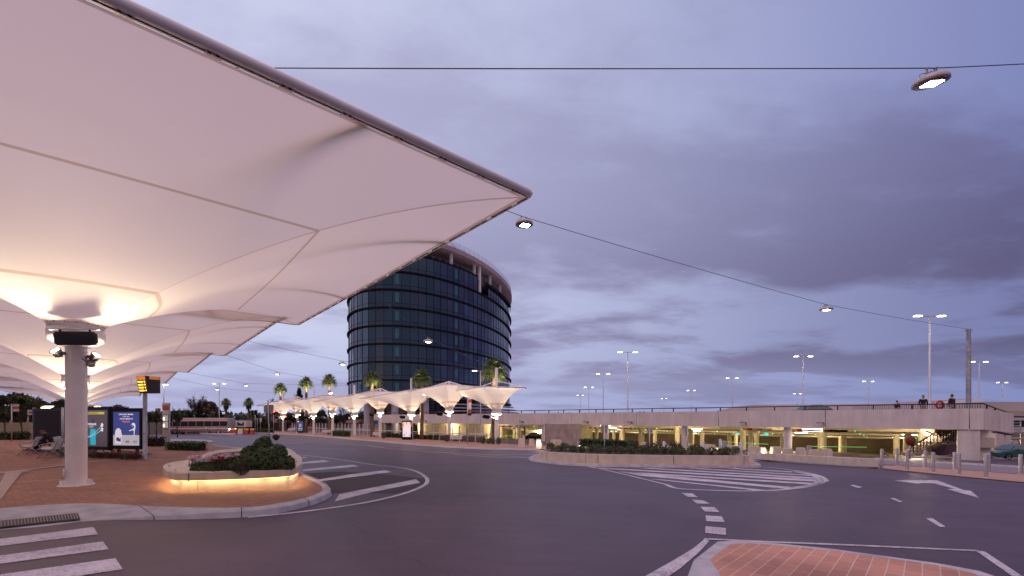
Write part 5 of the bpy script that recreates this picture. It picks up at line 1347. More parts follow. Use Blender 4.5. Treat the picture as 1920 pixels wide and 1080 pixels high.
# mulch bed + flowers under panels
bm = B(); ptsb = [G(x, y, KH+.02) for x, y in ((37, 842.5), (55, 840.5), (140, 840), (240, 845), (288, 850.8), (278, 853), (250, 855.5), (166, 856), (110, 855), (100, 849), (66, 846))]
fillpoly(bm, ptsb); struct('mulch_bed', bm, SOIL)
for i, (px, Y, mm, lab) in enumerate(((176, 20.2, MAG, 'low magenta-flowered plant at the left of the bed under the drink poster'), (190, 20.2, PINK, 'low pale-pink-flowered plant under the drink poster'), (204, 20.3, PINK, 'pale-flowered plant between the two lit posters'), (217, 20.0, MAG, 'magenta-flowered plant under the left half of the blue poster'), (236, 19.7, MAG, 'low flowered plant under the middle of the blue poster'), (252, 19.7, MAG, 'magenta-flowered plant under the right end of the blue poster'))):
    g = gz(pp(px, 0, Y), KH+.02); t = thing('bed_plant', lab, 'flowering plant', tuple(g), 0, 'flowering plants in the bed under the posters')
    bm = B(); leaves(bm, 420, [(0, 0, .12, 1, (.30, .2, .14))], .035, 0, 40+i); mk('foliage', bm, LEAFR if i % 2 else LEAF, t)
    bm = B(); rr = random.Random(i)
    for k in range(6): leaves(bm, 24, [(rr.uniform(-.25, .25), rr.uniform(-.15, .1), .24+rr.uniform(0, .1), 1, (.05, .05, .03))], .024, 0, 60+i*7+k)
    mk('blossoms', bm, mm, t)
g = gz(pp(262, 0, 20.2), KH); bm = B(); bbox(bm, (g.x, g.y, g.z+.12), (.34, .25, .24), .3, .06); tag(mk('landscape_rock', bm, mat('sandstone', (.40, .26, .20), .85, var=.2)), 'small sandy rock at the right end of the mulch bed', 'rock')
# ================================================================ DEPARTURE DISPLAY
g = gz(pp(272, 0, 20.0), KH); dsp = thing('departure_display', 'orange-lit departure display box on a steel pole at the canopy edge', 'information display', tuple(g))
H = E+(HY-737)*20/F-g.z
bm = B(); lathe(bm, [(.10, 0), (.10, .03), (.085, .05), (.085, H)], n=12); mk('pole', bm, STEEL, dsp)
bm = B(); lathe(bm, [(0, -.02), (.045, -.02), (.045, .02), (0, .02)], (0, -.1, E+(HY-813)*20/F-g.z), 12); mk('button', bm, mat('brass_button', (.25, .12, .04), .4, .5), dsp)
sc = 20/F
Mx = Matrix.Translation((.22, 0, H+.37)) @ Matrix.Rotation(R(-16), 4, 'Z')
def dbox(c, s, m, nm, par=dsp, bev=.0):
    bm = B(); tt = B(); box(tt, c, s)
    if bev: bmesh.ops.bevel(tt, geom=tt.edges[:], offset=bev, segments=2, affect='EDGES')
    for v in tt.verts:
        v.co.y += (v.co.z+.4)*-.25 if v.co.y < 0 else 0
    merge(bm, tt, Mx); return mk(nm, bm, m, par)
Mx = Mx @ Matrix.Diagonal((.70, .72, .92, 1)); Mf0 = Mx
dbox((0, 0, 0), (.78, .72, .82), mat('display_box_dark', (.03, .018, .022), .4), 'casing')
Mf = Mx
def fp(x, z, off): yb = -.36; return Mf @ Vector((x, yb+(z+.4)*-.25-off, z))
bm = B(); poly(bm, [fp(-.39, .22, .004), fp(.39, .22, .004), fp(.39, .41, .004), fp(-.39, .41, .004)]); mk('header', bm, mat('display_header_orange', (.55, .20, .06), .5, emit=(.6, .22, .06), es=.35), dsp)
bm = B(); poly(bm, [fp(-.36, -.38, .006), fp(.36, -.38, .006), fp(.36, .20, .006), fp(-.36, .20, .006)]); mk('screen', bm, mat('display_screen_black', (.015, .012, .012), .3), dsp)
AMB = mat('amber_led', (1, .6, .1), .5, emit=(1, .55, .06), es=3.5)
rr = random.Random(9)
for r_ in range(4):
    zc_ = .13-r_*.14; bm = B(); x = -.32
    while x < .30:
        w_ = .035; 
        if not (.12 < x < .2): poly(bm, [fp(x, zc_-.04, .01), fp(x+w_*.75, zc_-.04, .01), fp(x+w_*.75, zc_+.035*rr.uniform(.6, 1), .01), fp(x, zc_+.035, .01)])
        x += .045
    mk('led_row', bm, AMB, dsp)
bm = B(); box(bm, Mx @ Vector((.41, 0, .33)), (.03, .42, .14), R(-16)); mk('side_light', bm, mat('display_header_orange', (.55, .2, .06)), dsp)
lamp('display_light', 'POINT', Mx @ Vector((0, -.9, 0)), 6, (1, .6, .2), dsp, .2)
# information pylon
g0 = G(312, 833, KH); Y = g0.y; sc = Y/F
py_ = thing('information_pylon', 'tall slim grey information pylon with red header and two lit timetable windows', 'information pylon', tuple(g0), R(4))
H = E+(HY-755.5)*sc-g0.z; w = 11.8*sc
bm = B(); bbox(bm, (0, 0, H/2), (w, .18, H), 0, .012); mk('body', bm, mat('pylon_grey', (.42, .41, .46), .4, .3), py_)
zz = lambda p: E+(HY-p)*sc-g0.z
def pr(x0, x1, p0, p1, m, nm, y=-.094, par=py_): bm = B(); poly(bm, [(x0, y, zz(p1)), (x1, y, zz(p1)), (x1, y, zz(p0)), (x0, y, zz(p0))]); return mk(nm, bm, m, par)
pr(-w/2, w/2, 755.5, 760, mat('pylon_cream', (.55, .50, .46), .5), 'header'); pr(-w/2, w/2, 760, 769, mat('pylon_red', (.40, .08, .04), .5), 'header_band')
pr(-w/2, w/2, 770, 777, mat('pylon_pale', (.60, .58, .60), .5), 'route_panel')
for a, b in ((778.5, 790), (791, 802.5)):
    f_ = pr(-w*.46, w*.46, a-.7, b+.7, BLACK, 'timetable_frame', -.097); pr(-w*.38, w*.38, a, b, mat('timetable_paper', (.6, .6, .62), .4, emit=(.6, .6, .65), es=.25), 'timetable', -.101)
    pr(-w*.38, -w*.15, a+4, b-2, mat('warm_painted_reflection', (1, .8, .5), .4, emit=(1, .75, .45), es=2.2), 'painted_reflection', -.104)  # warm reflection on the timetable glass, painted as a glowing patch
pr(-w*.4, w*.4, 804.5, 806, mat('pylon_red', (.40, .08, .04), .5), 'label_strip', -.098)
# bus stop flags (left)
for px, yb_, yt_, x0, x1, p0, p1, lab in ((22, 827, 757, 25, 35.5, 757.5, 771.5, 'bus stop pole with red and white flag at the far left'), (52.5, 820, 768, 54, 60, 768.5, 778, 'bus stop pole partly hidden by the empty black panel')):
    gg = G(px, yb_, KH); s_ = gg.y/F; t = thing('bus_stop_pole', lab, 'bus stop', tuple(gg), 0, 'bus stop poles')
    bm = B(); tube(bm, [(0, 0, 0), (0, 0, E+(HY-yt_)*s_-gg.z)], .045, 8); mk('pole', bm, STEEL, t)
    zf = lambda p: E+(HY-p)*s_-gg.z
    bm = B(); box(bm, ((((x0+x1)/2)-px)*s_, 0, (zf(p0)+zf(p1))/2), ((x1-x0)*s_, .03, zf(p0)-zf(p1))); fl = mk('flag', bm, mat('pylon_cream', (.5, .45, .4)), t)
    bm = B(); a_, b_ = p0+(p1-p0)*.33, p0+(p1-p0)*.68; box(bm, ((((x0+x1)/2)-px)*s_, 0, (zf(a_)+zf(b_))/2), ((x1-x0)*s_+.004, .036, zf(a_)-zf(b_))); mk('flag_band', bm, mat('pylon_red', (.4, .08, .04)), fl)
    bm = B(); bbox(bm, (0, -.06, zf(793)), (.22, .06, .42), 0, .01); mk('timetable_case', bm, mat('timetable_case', (.45, .25, .2), .5), t)
# bus stop flag on far platform
gg = gz(pp(876.5, 0, 51.2), KH); s_ = gg.y/F; t = thing('bus_stop_pole', 'tall bus stop pole with red and white flag before the right bench', 'bus stop', tuple(gg), 0, 'bus stop poles')
zf = lambda p: E+(HY-p)*s_-gg.z
bm = B(); tube(bm, [(0, 0, 0), (0, 0, zf(746))], .05, 8); mk('pole', bm, STEEL, t)
bm = B(); box(bm, (.25, 0, (zf(746)+zf(780))/2), (.40, .05, zf(746)-zf(780))); fl = mk('flag', bm, mat('pylon_pale', (.6, .58, .6)), t)
for a_, b_, mm in ((749, 754.5, 'pylon_red'), (768, 773.5, 'pylon_red')):
    bm = B(); box(bm, (.25, 0, (zf(a_)+zf(b_))/2), (.41, .056, zf(a_)-zf(b_))); mk('flag_band', bm, MATS[mm], fl)
bm = B(); box(bm, (.25, 0, (zf(774)+zf(779))/2), (.41, .057, zf(774)-zf(779))); mk('flag_band', bm, DARK, fl)
bm = B(); bbox(bm, (0, -.05, zf(810)), (.26, .08, .7), 0, .01); mk('timetable_case', bm, SIGNB, t)
# ================================================================ FAR PLATFORM: windbreak posts, panels, bins, hedges
def fl_pt(px, off=0):  # line of umbrellas
    r = (px-CX)/F; # n param
    n_ = (-.0352-r)/(.1251+.124*r); Y = 50*(1+.124*n_)+off; return Vector((r*Y, Y, 0))
ws = thing('windbreak_screen', 'long row of pale posts with a white rail and dull glass along the far platform', 'windbreak', tuple(gz(fl_pt(720), KH)))
WO = ws.location.copy(); OFF = Vector((.9, 1.3, 0))
pxs = [535, 539.5, 543.5, 548, 552.5, 574, 580, 585, 590.5, 596.5, 602, 607.5, 613.5, 619.5, 627, 632.5, 639, 645.5, 652, 659, 666, 674, 681.5, 690, 706.5, 724.5, 734, 743.5, 775, 786, 797, 808.5, 820, 833, 846, 861, 876, 889.5, 904.5]
WPM = mat('windbreak_post', (.58, .54, .56), .5)
for i, px in enumerate(pxs):
    p = fl_pt(px)+OFF; p = p*(1); g = gz(p, KH)-WO; bm = B(); box(bm, g+Vector((0, 0, 1.02)), (.14, .14, 2.05)); mk('post', bm, WPM, ws)
bm = B(); P = [gz(fl_pt(px)+OFF+Vector((0, -.12, 0)), KH+1.02)-WO for px in range(533, 906, 12)]; tube(bm, P, .06, 5); mk('rail', bm, mat('windbreak_rail', (.70, .66, .68), .45), ws)
GLS = bpy.data.materials.new('screen_glass'); GLS.use_nodes = True; _b = GLS.node_tree.nodes['Principled BSDF']; _b.inputs['Base Color'].default_value = (.45, .45, .5, 1); _b.inputs['Roughness'].default_value = .1; _b.inputs['Alpha'].default_value = .22
for a, b in zip(range(0, len(pxs)-1), range(1, len(pxs))):
    if pxs[b]-pxs[a] > 22: continue
    p, q = gz(fl_pt(pxs[a])+OFF, KH)-WO, gz(fl_pt(pxs[b])+OFF, KH)-WO
    bm = B(); poly(bm, [p+Vector((0, 0, .1)), q+Vector((0, 0, .1)), q+Vector((0, 0, 1.9)), p+Vector((0, 0, 1.9))]); mk('glass_pane', bm, GLS, ws)
def fpanel(label, px, w, pyt, pyb, Y, build):
    g = gz(pp(px, 0, Y), KH); s = Y/F; t = thing('poster_panel', label, 'advertising panel', tuple(g), R(-6), 'free-standing poster panels')
    zf = lambda p: E+(HY-p)*s-g.z; bm = B(); bbox(bm, (0, 0, (zf(pyt)+max(zf(pyb), .05))/2), (w*s, .2, zf(pyt)-max(zf(pyb), .05)), 0, .03); mk('frame', bm, BLACK, t)
    bm = B(); box(bm, (0, 0, .1), (w*s*.7, .18, .22)); mk('foot', bm, DARK, t)
    build(t, w*s, zf, s); return t
def bA(t, W_, zf, s):
    z1, z0 = zf(789.5), zf(808); prect(t, -W_*.40, W_*.40, z0, z1, -.104, EMB('poster_night_blue', (.05, .055, .13), .7))
    ptxt(t, 'ZUMBA', .30, 0, zf(804), EMB('poster_dim_lettering', (.3, .28, .35), .7), y=-.108)
    prect(t, -.28, .28, zf(800.5), zf(794.5), -.106, EMB('poster_pale_emblem', (.25, .27, .42), .7), 'emblem')
    prect(t, -W_*.36, -W_*.2, zf(791.2), zf(790), -.107, EMB('poster_white_spot', (.9, .9, .9), 1.2), 'emblem')
fpanel('small lit dark-blue poster panel under the leftmost small umbrellas', 563.5, 15, 788, 810, 90, lambda t, W_, zf, s: (prect(t, -W_*.40, W_*.40, zf(808), zf(789.5), -.104, EMB('poster_night_blue', (.05, .055, .13), .7)), prect(t, -.28, .28, zf(800.5), zf(794.5), -.106, EMB('poster_pale_emblem', (.25, .27, .42), .7), 'emblem'), prect(t, -.45, .45, zf(805), zf(802.5), -.106, EMB('poster_dim_lettering', (.3, .28, .35), .7), 'emblem'), prect(t, -W_*.36, -W_*.2, zf(791.2), zf(790), -.107, EMB('poster_white_spot', (.9, .9, .9), 1.2), 'emblem'), prect(t, -.4, .4, zf(807.6), zf(806.6), -.106, EMB('poster_green', (.1, .35, .1), .8), 'emblem')))
def bB(t, W_, zf, s):
    z1, z0 = zf(791.5), zf(819); prect(t, -W_*.38, W_*.38, z0, z1, -.104, EMB('poster_cream', (.70, .60, .62), .8))
    rr = random.Random(4)
    for cx, p, c, r_ in ((-.35, 795, (.65, .35, .08), .2), (.38, 794, (.7, .18, .06), .18), (-.42, 800, (.4, .2, .05), .15), (.42, 798, (.7, .25, .1), .14), (.0, 794, (.7, .1, .15), .12), (.42, 811, (.1, .35, .42), .13), (-.05, 812, (.05, .4, .45), .1), (-.25, 815, (.3, .15, .4), .13), (-.4, 809, (.45, .12, .2), .11), (.3, 816, (.55, .2, .3), .12)):
        bm = B(); z = zf(p); n = 9; poly(bm, [(cx*W_+r_*math.cos(6.283*k/n)*rr.uniform(.5, 1.2), -.107, z+r_*1.3*math.sin(6.283*k/n)*rr.uniform(.5, 1.2)) for k in range(n)][::1]); mk('picture', bm, EMB('poster_spot_%d' % int(c[0]*100+c[2]*1000), c, .6), t)
fpanel('lit cream poster panel with scattered orange and teal motifs under the third small umbrella', 763, 20, 789, 826, 61, bB)
for px, pyb, w, h, Y, lab in ((719.5, 821, 7, 10, 64, 'dark square litter bin beside the bench near the yellow box'), (838.5, 830, 9, 12, 54, 'dark square litter bin at the left end of the right bench')):
    g = gz(pp(px, 0, Y), KH); t = thing('litter_bin', lab, 'bin', tuple(g), 0, 'dark litter bins on the far platform'); s = Y/F
    bm = B(); bbox(bm, (0, 0, .16+h*s/2), (w*s, w*s, h*s), 0, .03); mk('body', bm, mat('bin_plum', (.06, .04, .05), .5), t)
    bm = B(); box(bm, (0, 0, .08), (.12, .12, .16)); mk('foot', bm, DARK, t)
def hedge(label, a, b, w, h, m, seed, dens=420, size=.07, name='clipped_hedge'):
    a = Vector(a); b = Vector(b); d = b-a; L_ = d.length; g = gz((a+b)/2, 0)
    t = thing(name, label, 'hedge', (g.x, g.y, g.z+.05), math.atan2(d.y, d.x))
    bm = B(); rnd = random.Random(seed); n = int(dens*L_*(w+h))
    for i in range(n):
        s = rnd.choice('tfkef'); x = rnd.uniform(-L_/2, L_/2); y = rnd.uniform(-w/2, w/2); z = rnd.uniform(0.02, h)
        if s == 't': z = h+rnd.uniform(-.08, .03)
        elif s == 'f': y = -w/2+rnd.uniform(-.02, .1)
        elif s == 'k': y = w/2-rnd.uniform(-.02, .1)
        else: x = rnd.choice((-L_/2, L_/2))+rnd.uniform(-.05, .05)
        nr = Vector((rnd.gauss(0, 1), rnd.gauss(0, 1), rnd.gauss(0, 1))).normalized(); q = nr.orthogonal().normalized(); r2 = nr.cross(q); p = Vector((x, y, z)); sz = size*rnd.uniform(.6, 1.3)
        bm.faces.new([bm.verts.new(p+q*sz), bm.verts.new(p+r2*sz*.6), bm.verts.new(p-q*sz), bm.verts.new(p-r2*sz*.6)])
    mk('foliage', bm, m, t)
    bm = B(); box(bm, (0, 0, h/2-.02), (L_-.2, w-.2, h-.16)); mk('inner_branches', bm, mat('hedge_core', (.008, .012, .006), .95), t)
    return t
hp = lambda px, Y: gz(pp(px, 0, Y))
hedge('clipped dark hedge on the kerb island right of the information pylon', hp(321, 28.4), hp(379, 28.0), .9, .62, LEAFD, 1, 360, .05)
hedge('reddish low hedge left of the information pylon', hp(270, 33), hp(305, 33), .8, .75, LEAFR, 2, 200)
hedge('small clipped hedge between two far umbrella columns', hp(628, 76), hp(652, 72), 1.0, .95, LEAF, 3, 130, .09)
hedge('clipped hedge at the far road corner beside the signals', hp(484, 96), hp(508, 92), 1.2, .8, LEAF, 4, 60, .12)
hedge('long low hedge behind the pale posts of the far platform', hp(728, 70), hp(905, 55), 1.0, .75, LEAFD, 5, 60, .1)
hedge('low hedge at the foot of the far left fence', hp(0, 40), hp(48, 42), 1.2, .8, LEAFD, 6, 160, .08)
hedge('long low hedge on the bus lane verge', hp(318, 90), hp(372, 92), 1., .6, LEAFD, 7, 40, .12)
hedge('trimmed green hedge on the raised bed behind the middle planter', hp(1092, 41), hp(1190, 37.5), 1.2, 1.05, LEAFD, 8, 160, .08)
# ================================================================ MIDDLE ISLAND PLANTER
il = [(1010.6, 860.3), (1013, 861.5), (1024.7, 862.8), (1060, 865.6), (1099, 868), (1150, 869.6), (1263, 871), (1395, 871), (1404.7, 870.5)]
fo_ = [G(x, y, .14) for x, y in il]
WH = .46
mp_ = thing('long_planter_wall', 'long low cream concrete planter wall on the hatched traffic island', 'planter', tuple(fo_[4])); MO = mp_.location.copy()
Fc = fo_+[fo_[-1]+Vector((.1, 2.6, 0)), fo_[0]+Vector((4, 2.8, 0)), fo_[0]+Vector((.9, 1.6, 0)), fo_[0]+Vector((.15, .5, 0))]
zt2 = [p.z+WH for p in Fc]
n = len(Fc); cenp = sum(Fc, Vector())/n
bm = B(); top = [Vector((p.x, p.y, p.z+WH))-MO for p in Fc]; bot = [Vector((p.x, p.y, p.z-.02))-MO for p in Fc]
tin = []
for k, p in enumerate(Fc):
    t_ = (Fc[(k+1) % n]-Fc[k-1]).normalized(); nr = Vector((-t_.y, t_.x, 0)); nr = nr if nr.dot(cenp-p) > 0 else -nr
    tin.append(top[k]+nr*.17)
strip(bm, bot+bot[:1], top+top[:1]); strip(bm, top+top[:1], tin+tin[:1]); strip(bm, tin+tin[:1], [p-Vector((0, 0, .3)) for p in tin+tin[:1]])
mk('wall', bm, CONCW, mp_)
bm = B(); fillpoly(bm, [p-Vector((0, 0, .08)) for p in tin]); mk('soil', bm, SOIL, mp_)
for px in (1025.5, 1098.6, 1121, 1263, 1395):
    q = min(range(200), key=lambda i: abs(CX+F*(fo_[0].lerp(fo_[0], 0)).x-1) if False else abs(i))
    r_ = (px-CX)/F
    for a_, b_ in zip(fo_[:-1], fo_[1:]):
        if a_.x/a_.y <= r_ <= b_.x/b_.y:
            t_ = (r_*a_.y-a_.x)/((b_.x-a_.x)-r_*(b_.y-a_.y)); q = a_.lerp(b_, t_)-MO
            bm = B(); box(bm, q+Vector((0, -.002, WH/2)), (.022, .012, WH)); mk('joint', bm, mat('joint_brown', (.16, .12, .09), .9), mp_)
ipx = [1033, 1047, 1060, 1075, 1091, 1109, 1124, 1142, 1166, 1184, 1205, 1225, 1245, 1261, 1278, 1296, 1314, 1333, 1353, 1363, 1378]
for i, px in enumerate(ipx):
    Yf = 25.4 if i < 3 else (23.4 if px < 1300 else 23.9); 
    base = min(fo_, key=lambda p: abs(p.x/p.y-(px-CX)/F)); Yf = base.y+.75+(i % 3)*.15
    if px > 1320: Yf = fo_[-1].y+.6
    g = pp(px, 0, Yf); g.z = base.z+WH-.10
    if px > 1320: g.z = fo_[-1].z+WH-.1
    red = i in (8, 14, 20) and False
    t = thing('planter_shrub', '%s round green shrub from the left in the long island planter' % ORD[i], 'shrub', tuple(g), 0, 'round shrubs in the long island planter')
    bm = B(); rr = random.Random(i); h = rr.uniform(.42, .58); w = rr.uniform(.24, .32)
    leaves(bm, 620, [(0, 0, h*.55, 2, (w, w, h*.42)), (rr.uniform(-.1, .1), 0, h*.75, 1, (w*.7, w*.7, h*.3))], .034, 0, 100+i, .4); mk('foliage', bm, LEAF if i % 3 else LEAFD, t)
    bm = B(); tube(bm, [(0, 0, 0), (.02, 0, h*.5)], .02, 5); mk('stem', bm, BARK, t)
for i, px in enumerate((1157, 1192, 1215, 1236, 1271, 1305)):
    base = min(fo_, key=lambda p: abs(p.x/p.y-(px-CX)/F)); g = pp(px, 0, base.y+1.9); g.z = base.z+WH-.1
    t = thing('red_leaved_plant', '%s dark red-leaved plant from the left behind the green island shrubs' % ORD[i], 'shrub', tuple(g), 0, 'red-leaved plants in the island planter')
    bm = B(); leaves(bm, 260, [(0, 0, .3, 1, (.28, .2, .3))], .045, 0, 140+i, .2, .6); mk('foliage', bm, LEAFR, t)
# second lit planter behind
q0, q1 = G(1092, 846), G(1330, 853)
sp2 = thing('lit_planter_wall', 'low cream planter wall behind the long planter, lit warm along its face', 'planter', tuple(q0)); dd = (q1-q0); L_ = dd.length; an = math.atan2(dd.y, dd.x); slope = math.atan2(dd.z, Vector((dd.x, dd.y)).length)
MM = Matrix.Rotation(an, 4, 'Z') @ Matrix.Rotation(-slope, 4, 'Y')
bm = B(); box(bm, (L_/2, .45, .33), (L_, .9, .16), M=MM); mk('seat_slab', bm, CONCW, sp2)
bm = B(); box(bm, (L_/2, .55, .10), (L_-.2, .8, .30), M=MM); mk('base_wall', bm, CONCW, sp2)
bm = B(); box(bm, (L_/2, .12, .235), (L_-.4, .02, .02), M=MM); mk('led_strip', bm, GLOWW, sp2)
for i in range(5):
    lamp('led_light', 'AREA', MM @ Vector((L_*(i+.5)/5, .06, .235)), 26, (1, .62, .28), sp2, L_/5, (0, 0, an), None, .04)
for i, (px, mm) in enumerate(((1185, 0), (1215, 1), (1228, 1), (1247, 1), (1262, 1), (1270, 1))):
    g = gz(pp(px, 0, 36.5), .4); t = thing('spiky_shrub', '%s loose reddish shrub from the left before the car park opening' % ORD[i], 'shrub', tuple(g), 0, 'loose reddish shrubs before the car park'); bm = B(); leaves(bm, 220, [(0, 0, .35, 1, (.45, .3, .4))], .06, 0, 200+i, .1, .5); mk('foliage', bm, LEAFR if mm else LEAF, t)
# ---------------------------------------------------------------- right low wall
q = [(1404.7, 860.3), (1500, 866.5), (1600, 873), (1648, 876)]
W0 = [G(x, y, .1) for x, y in q]; bm = B(); dpt = Vector((.1, .32, 0)); hw = .42
A = [p+Vector((0, 0, hw)) for p in W0]; strip(bm, W0, A); strip(bm, A, [p+dpt for p in A]); strip(bm, [p+dpt for p in A], [p+dpt for p in W0]); poly(bm, [W0[-1], W0[-1]+dpt, A[-1]+dpt, A[-1]]); poly(bm, [W0[0], A[0], A[0]+dpt, W0[0]+dpt])
tag(mk('low_wall', bm, CONCW), 'low cream concrete wall curving between the long planter and the steel bollards', 'wall')
# tapered concrete blocks
blk = [(966+12, 841, 823, 12), (997, 838.5, 823, 10), (1010, 843, 823, 10), (1037.5, 840, 824.3, 10), (1047.5, 840, 824.3, 9.5), (1087.5, 838, 825, 8.5), (1129, 839, 826.5, 9.5), (1167, 840, 827.5, 9.5), (1208, 842, 829, 9), (1250, 842.5, 830.6, 8), (1293.5, 845, 832, 9), (1328, 845, 832.8, 9.5), (1337, 845.5, 833.6, 8), (1368.5, 848, 834.5, 12), (1381.5, 850, 836, 11), (1411, 852, 836, 12), (1427.5, 853, 838.5, 12.5), (1454, 854, 837.5, 15), (1476.5, 856, 840.6, 14), (1501.5, 857, 839.3, 12.5), (1527.5, 859, 843, 15), (1550, 860, 841.5, 14)]
for i, (px, pyb, pyt, w) in enumerate(blk):
    g = G(px, pyb); s = g.y/F
    if i >= 15: g = gz(pp(px, 0, 32.5-(px-1411)*.022)); s = g.y/F
    h = E+(HY-pyt)*s-g.z; w0 = w*s
    bm = B(); a = [(-w0/2, -w0/2), (w0/2, -w0/2), (w0/2, w0/2), (-w0/2, w0/2)]
    lo = [bm.verts.new((x*1.12, y*1.12, -.02)) for x, y in a]; hi = [bm.verts.new((x*.88, y*.88, h)) for x, y in a]
    bm.faces.new(hi); bm.faces.new(lo[::-1])
    for k in range(4): bm.faces.new((lo[k], lo[(k+1) % 4], hi[(k+1) % 4], hi[k]))
    bmesh.ops.bevel(bm, geom=bm.edges[:], offset=.02, segments=2, affect='EDGES')
    t = thing('concrete_bollard', '%s tapered cream concrete block from the left in the row before the car park' % ORD[i], 'bollard', tuple(g), R((i*37) % 17-8), 'tapered concrete blocks before the car park')
    mk('block', bm, CONCW, t)
    bm = B(); box(bm, (0, 0, h*.55), (w0*1.08, .05, .05)); mk('eyelet', bm, STEEL, t)
    if i in (2, 16):
        bm = B(); lathe(bm, [(0, -.01), (.07, -.01), (.07, .01), (0, .01)], n=12); bmesh.ops.rotate(bm, verts=bm.verts, matrix=Matrix.Rotation(R(90), 3, 'X')); bmesh.ops.translate(bm, verts=bm.verts, vec=(0, -w0*.56, h*.6)); mk('light', bm, GLOW, t)
        lamp('block_light', 'POINT', (0, -w0*.56-.15, h*.6), 12, (1, .8, .55), t, .06)
for i, (px, py, lab) in enumerate(((1087, 836, 'small bright ground light before the blockhouse'), (1168, 840, 'small ground light behind the island shrubs, left of the sign post'), (1335, 844, 'small ground light among the concrete blocks'))):
    g = G(px, py+6); t = thing('ground_light', lab, 'lamp', tuple(g), 0, 'small ground lights near the planter'); bm = B(); lathe(bm, [(.05, 0), (.05, .30), (0, .30)], n=8); mk('stem', bm, STEEL, t); bm = B(); bmesh.ops.create_uvsphere(bm, u_segments=10, v_segments=6, radius=.09, matrix=Matrix.Translation((0, 0, .36))); mk('globe', bm, GLOW, t)
# chain between blocks
def chain(a, b, sag, label, grp, r=.014):
    a = Vector(a); b = Vector(b); bm = B(); n = max(10, int((b-a).length/.09)); P = []
    for i in range(n+1):
        t_ = i/n; p = a.lerp(b, t_); p.z -= 4*sag*t_*(1-t_); P.append(p)
    for i in range(n):
        m_ = (P[i]+P[i+1])/2; dv = (P[i+1]-P[i]); Ln = dv.length
        tt = B(); tube(tt, [(-Ln*.62, 0, 0), (0, 0, r*.9), (Ln*.62, 0, 0), (0, 0, -r*.9), (-Ln*.62, 0, 0)], r*.42, 4, cap=False)
        merge(bm, tt, Matrix.Translation(m_) @ dv.to_track_quat('X', 'Z').to_matrix().to_4x4() @ Matrix.Rotation(R(90)*(i % 2), 4, 'X'))
    tag(mk('chain', bm, mat('chain_steel', (.55, .48, .48), .4, .6)), label, 'chain', grp)
bl_ = [(1653.6, 877.6, 842), (1700.8, 882, 844.6), (1749.7, 885.7, 847.7), (1798, 890.4, 849.7), (1849, 896, 850.7)]
bb_ = [(1682, 873, 841), (1734.8, 877, 844), (1790, 881, 848), (1854, 885.7, 850.5), (1914, 889, 852)]
proto = None; tops = []
for row, (lst, nm) in enumerate(((bl_, 'front'), (bb_, 'back'))):
    tp = []
    for i, (px, pyb, pyt) in enumerate(lst):
        g = G(px, pyb, .03); lab = '%s steel bollard from the left in the %s chained row at right' % (ORD[i], nm)
        H = E+(HY-pyt)*g.y/F-g.z
        if proto is None:
            t = thing('steel_bollard', lab, 'bollard', tuple(g), 0, 'brushed steel bollards at right')
            bm = B(); lathe(bm, [(.072, .02), (.072, .95), (.068, .962), (0, .965)], n=20); mk('post', bm, BRUSH, t)
            bm = B(); lathe(bm, [(.12, 0), (.12, .018), (.115, .022), (.07, .022)], n=20); mk('base_flange', bm, BRUSH, t)
            bm = B(); tube(bm, [(-.11, 0, .88), (.11, 0, .88)], .016, 6); mk('chain_ring', bm, STEEL, t); proto = t
        else: t = clone(proto, lab, tuple(g))
        t.scale = (1, 1, H/.965) if abs(H/.965-1) < .3 else (1, 1, 1)
        tp.append(Vector((g.x, g.y, g.z+.88*t.scale[2])))
    for i in range(len(tp)-1): chain(tp[i], tp[i+1], .16, '%s chain from the left in the %s row of steel bollards' % (ORD[i], nm), 'chains between steel bollards')
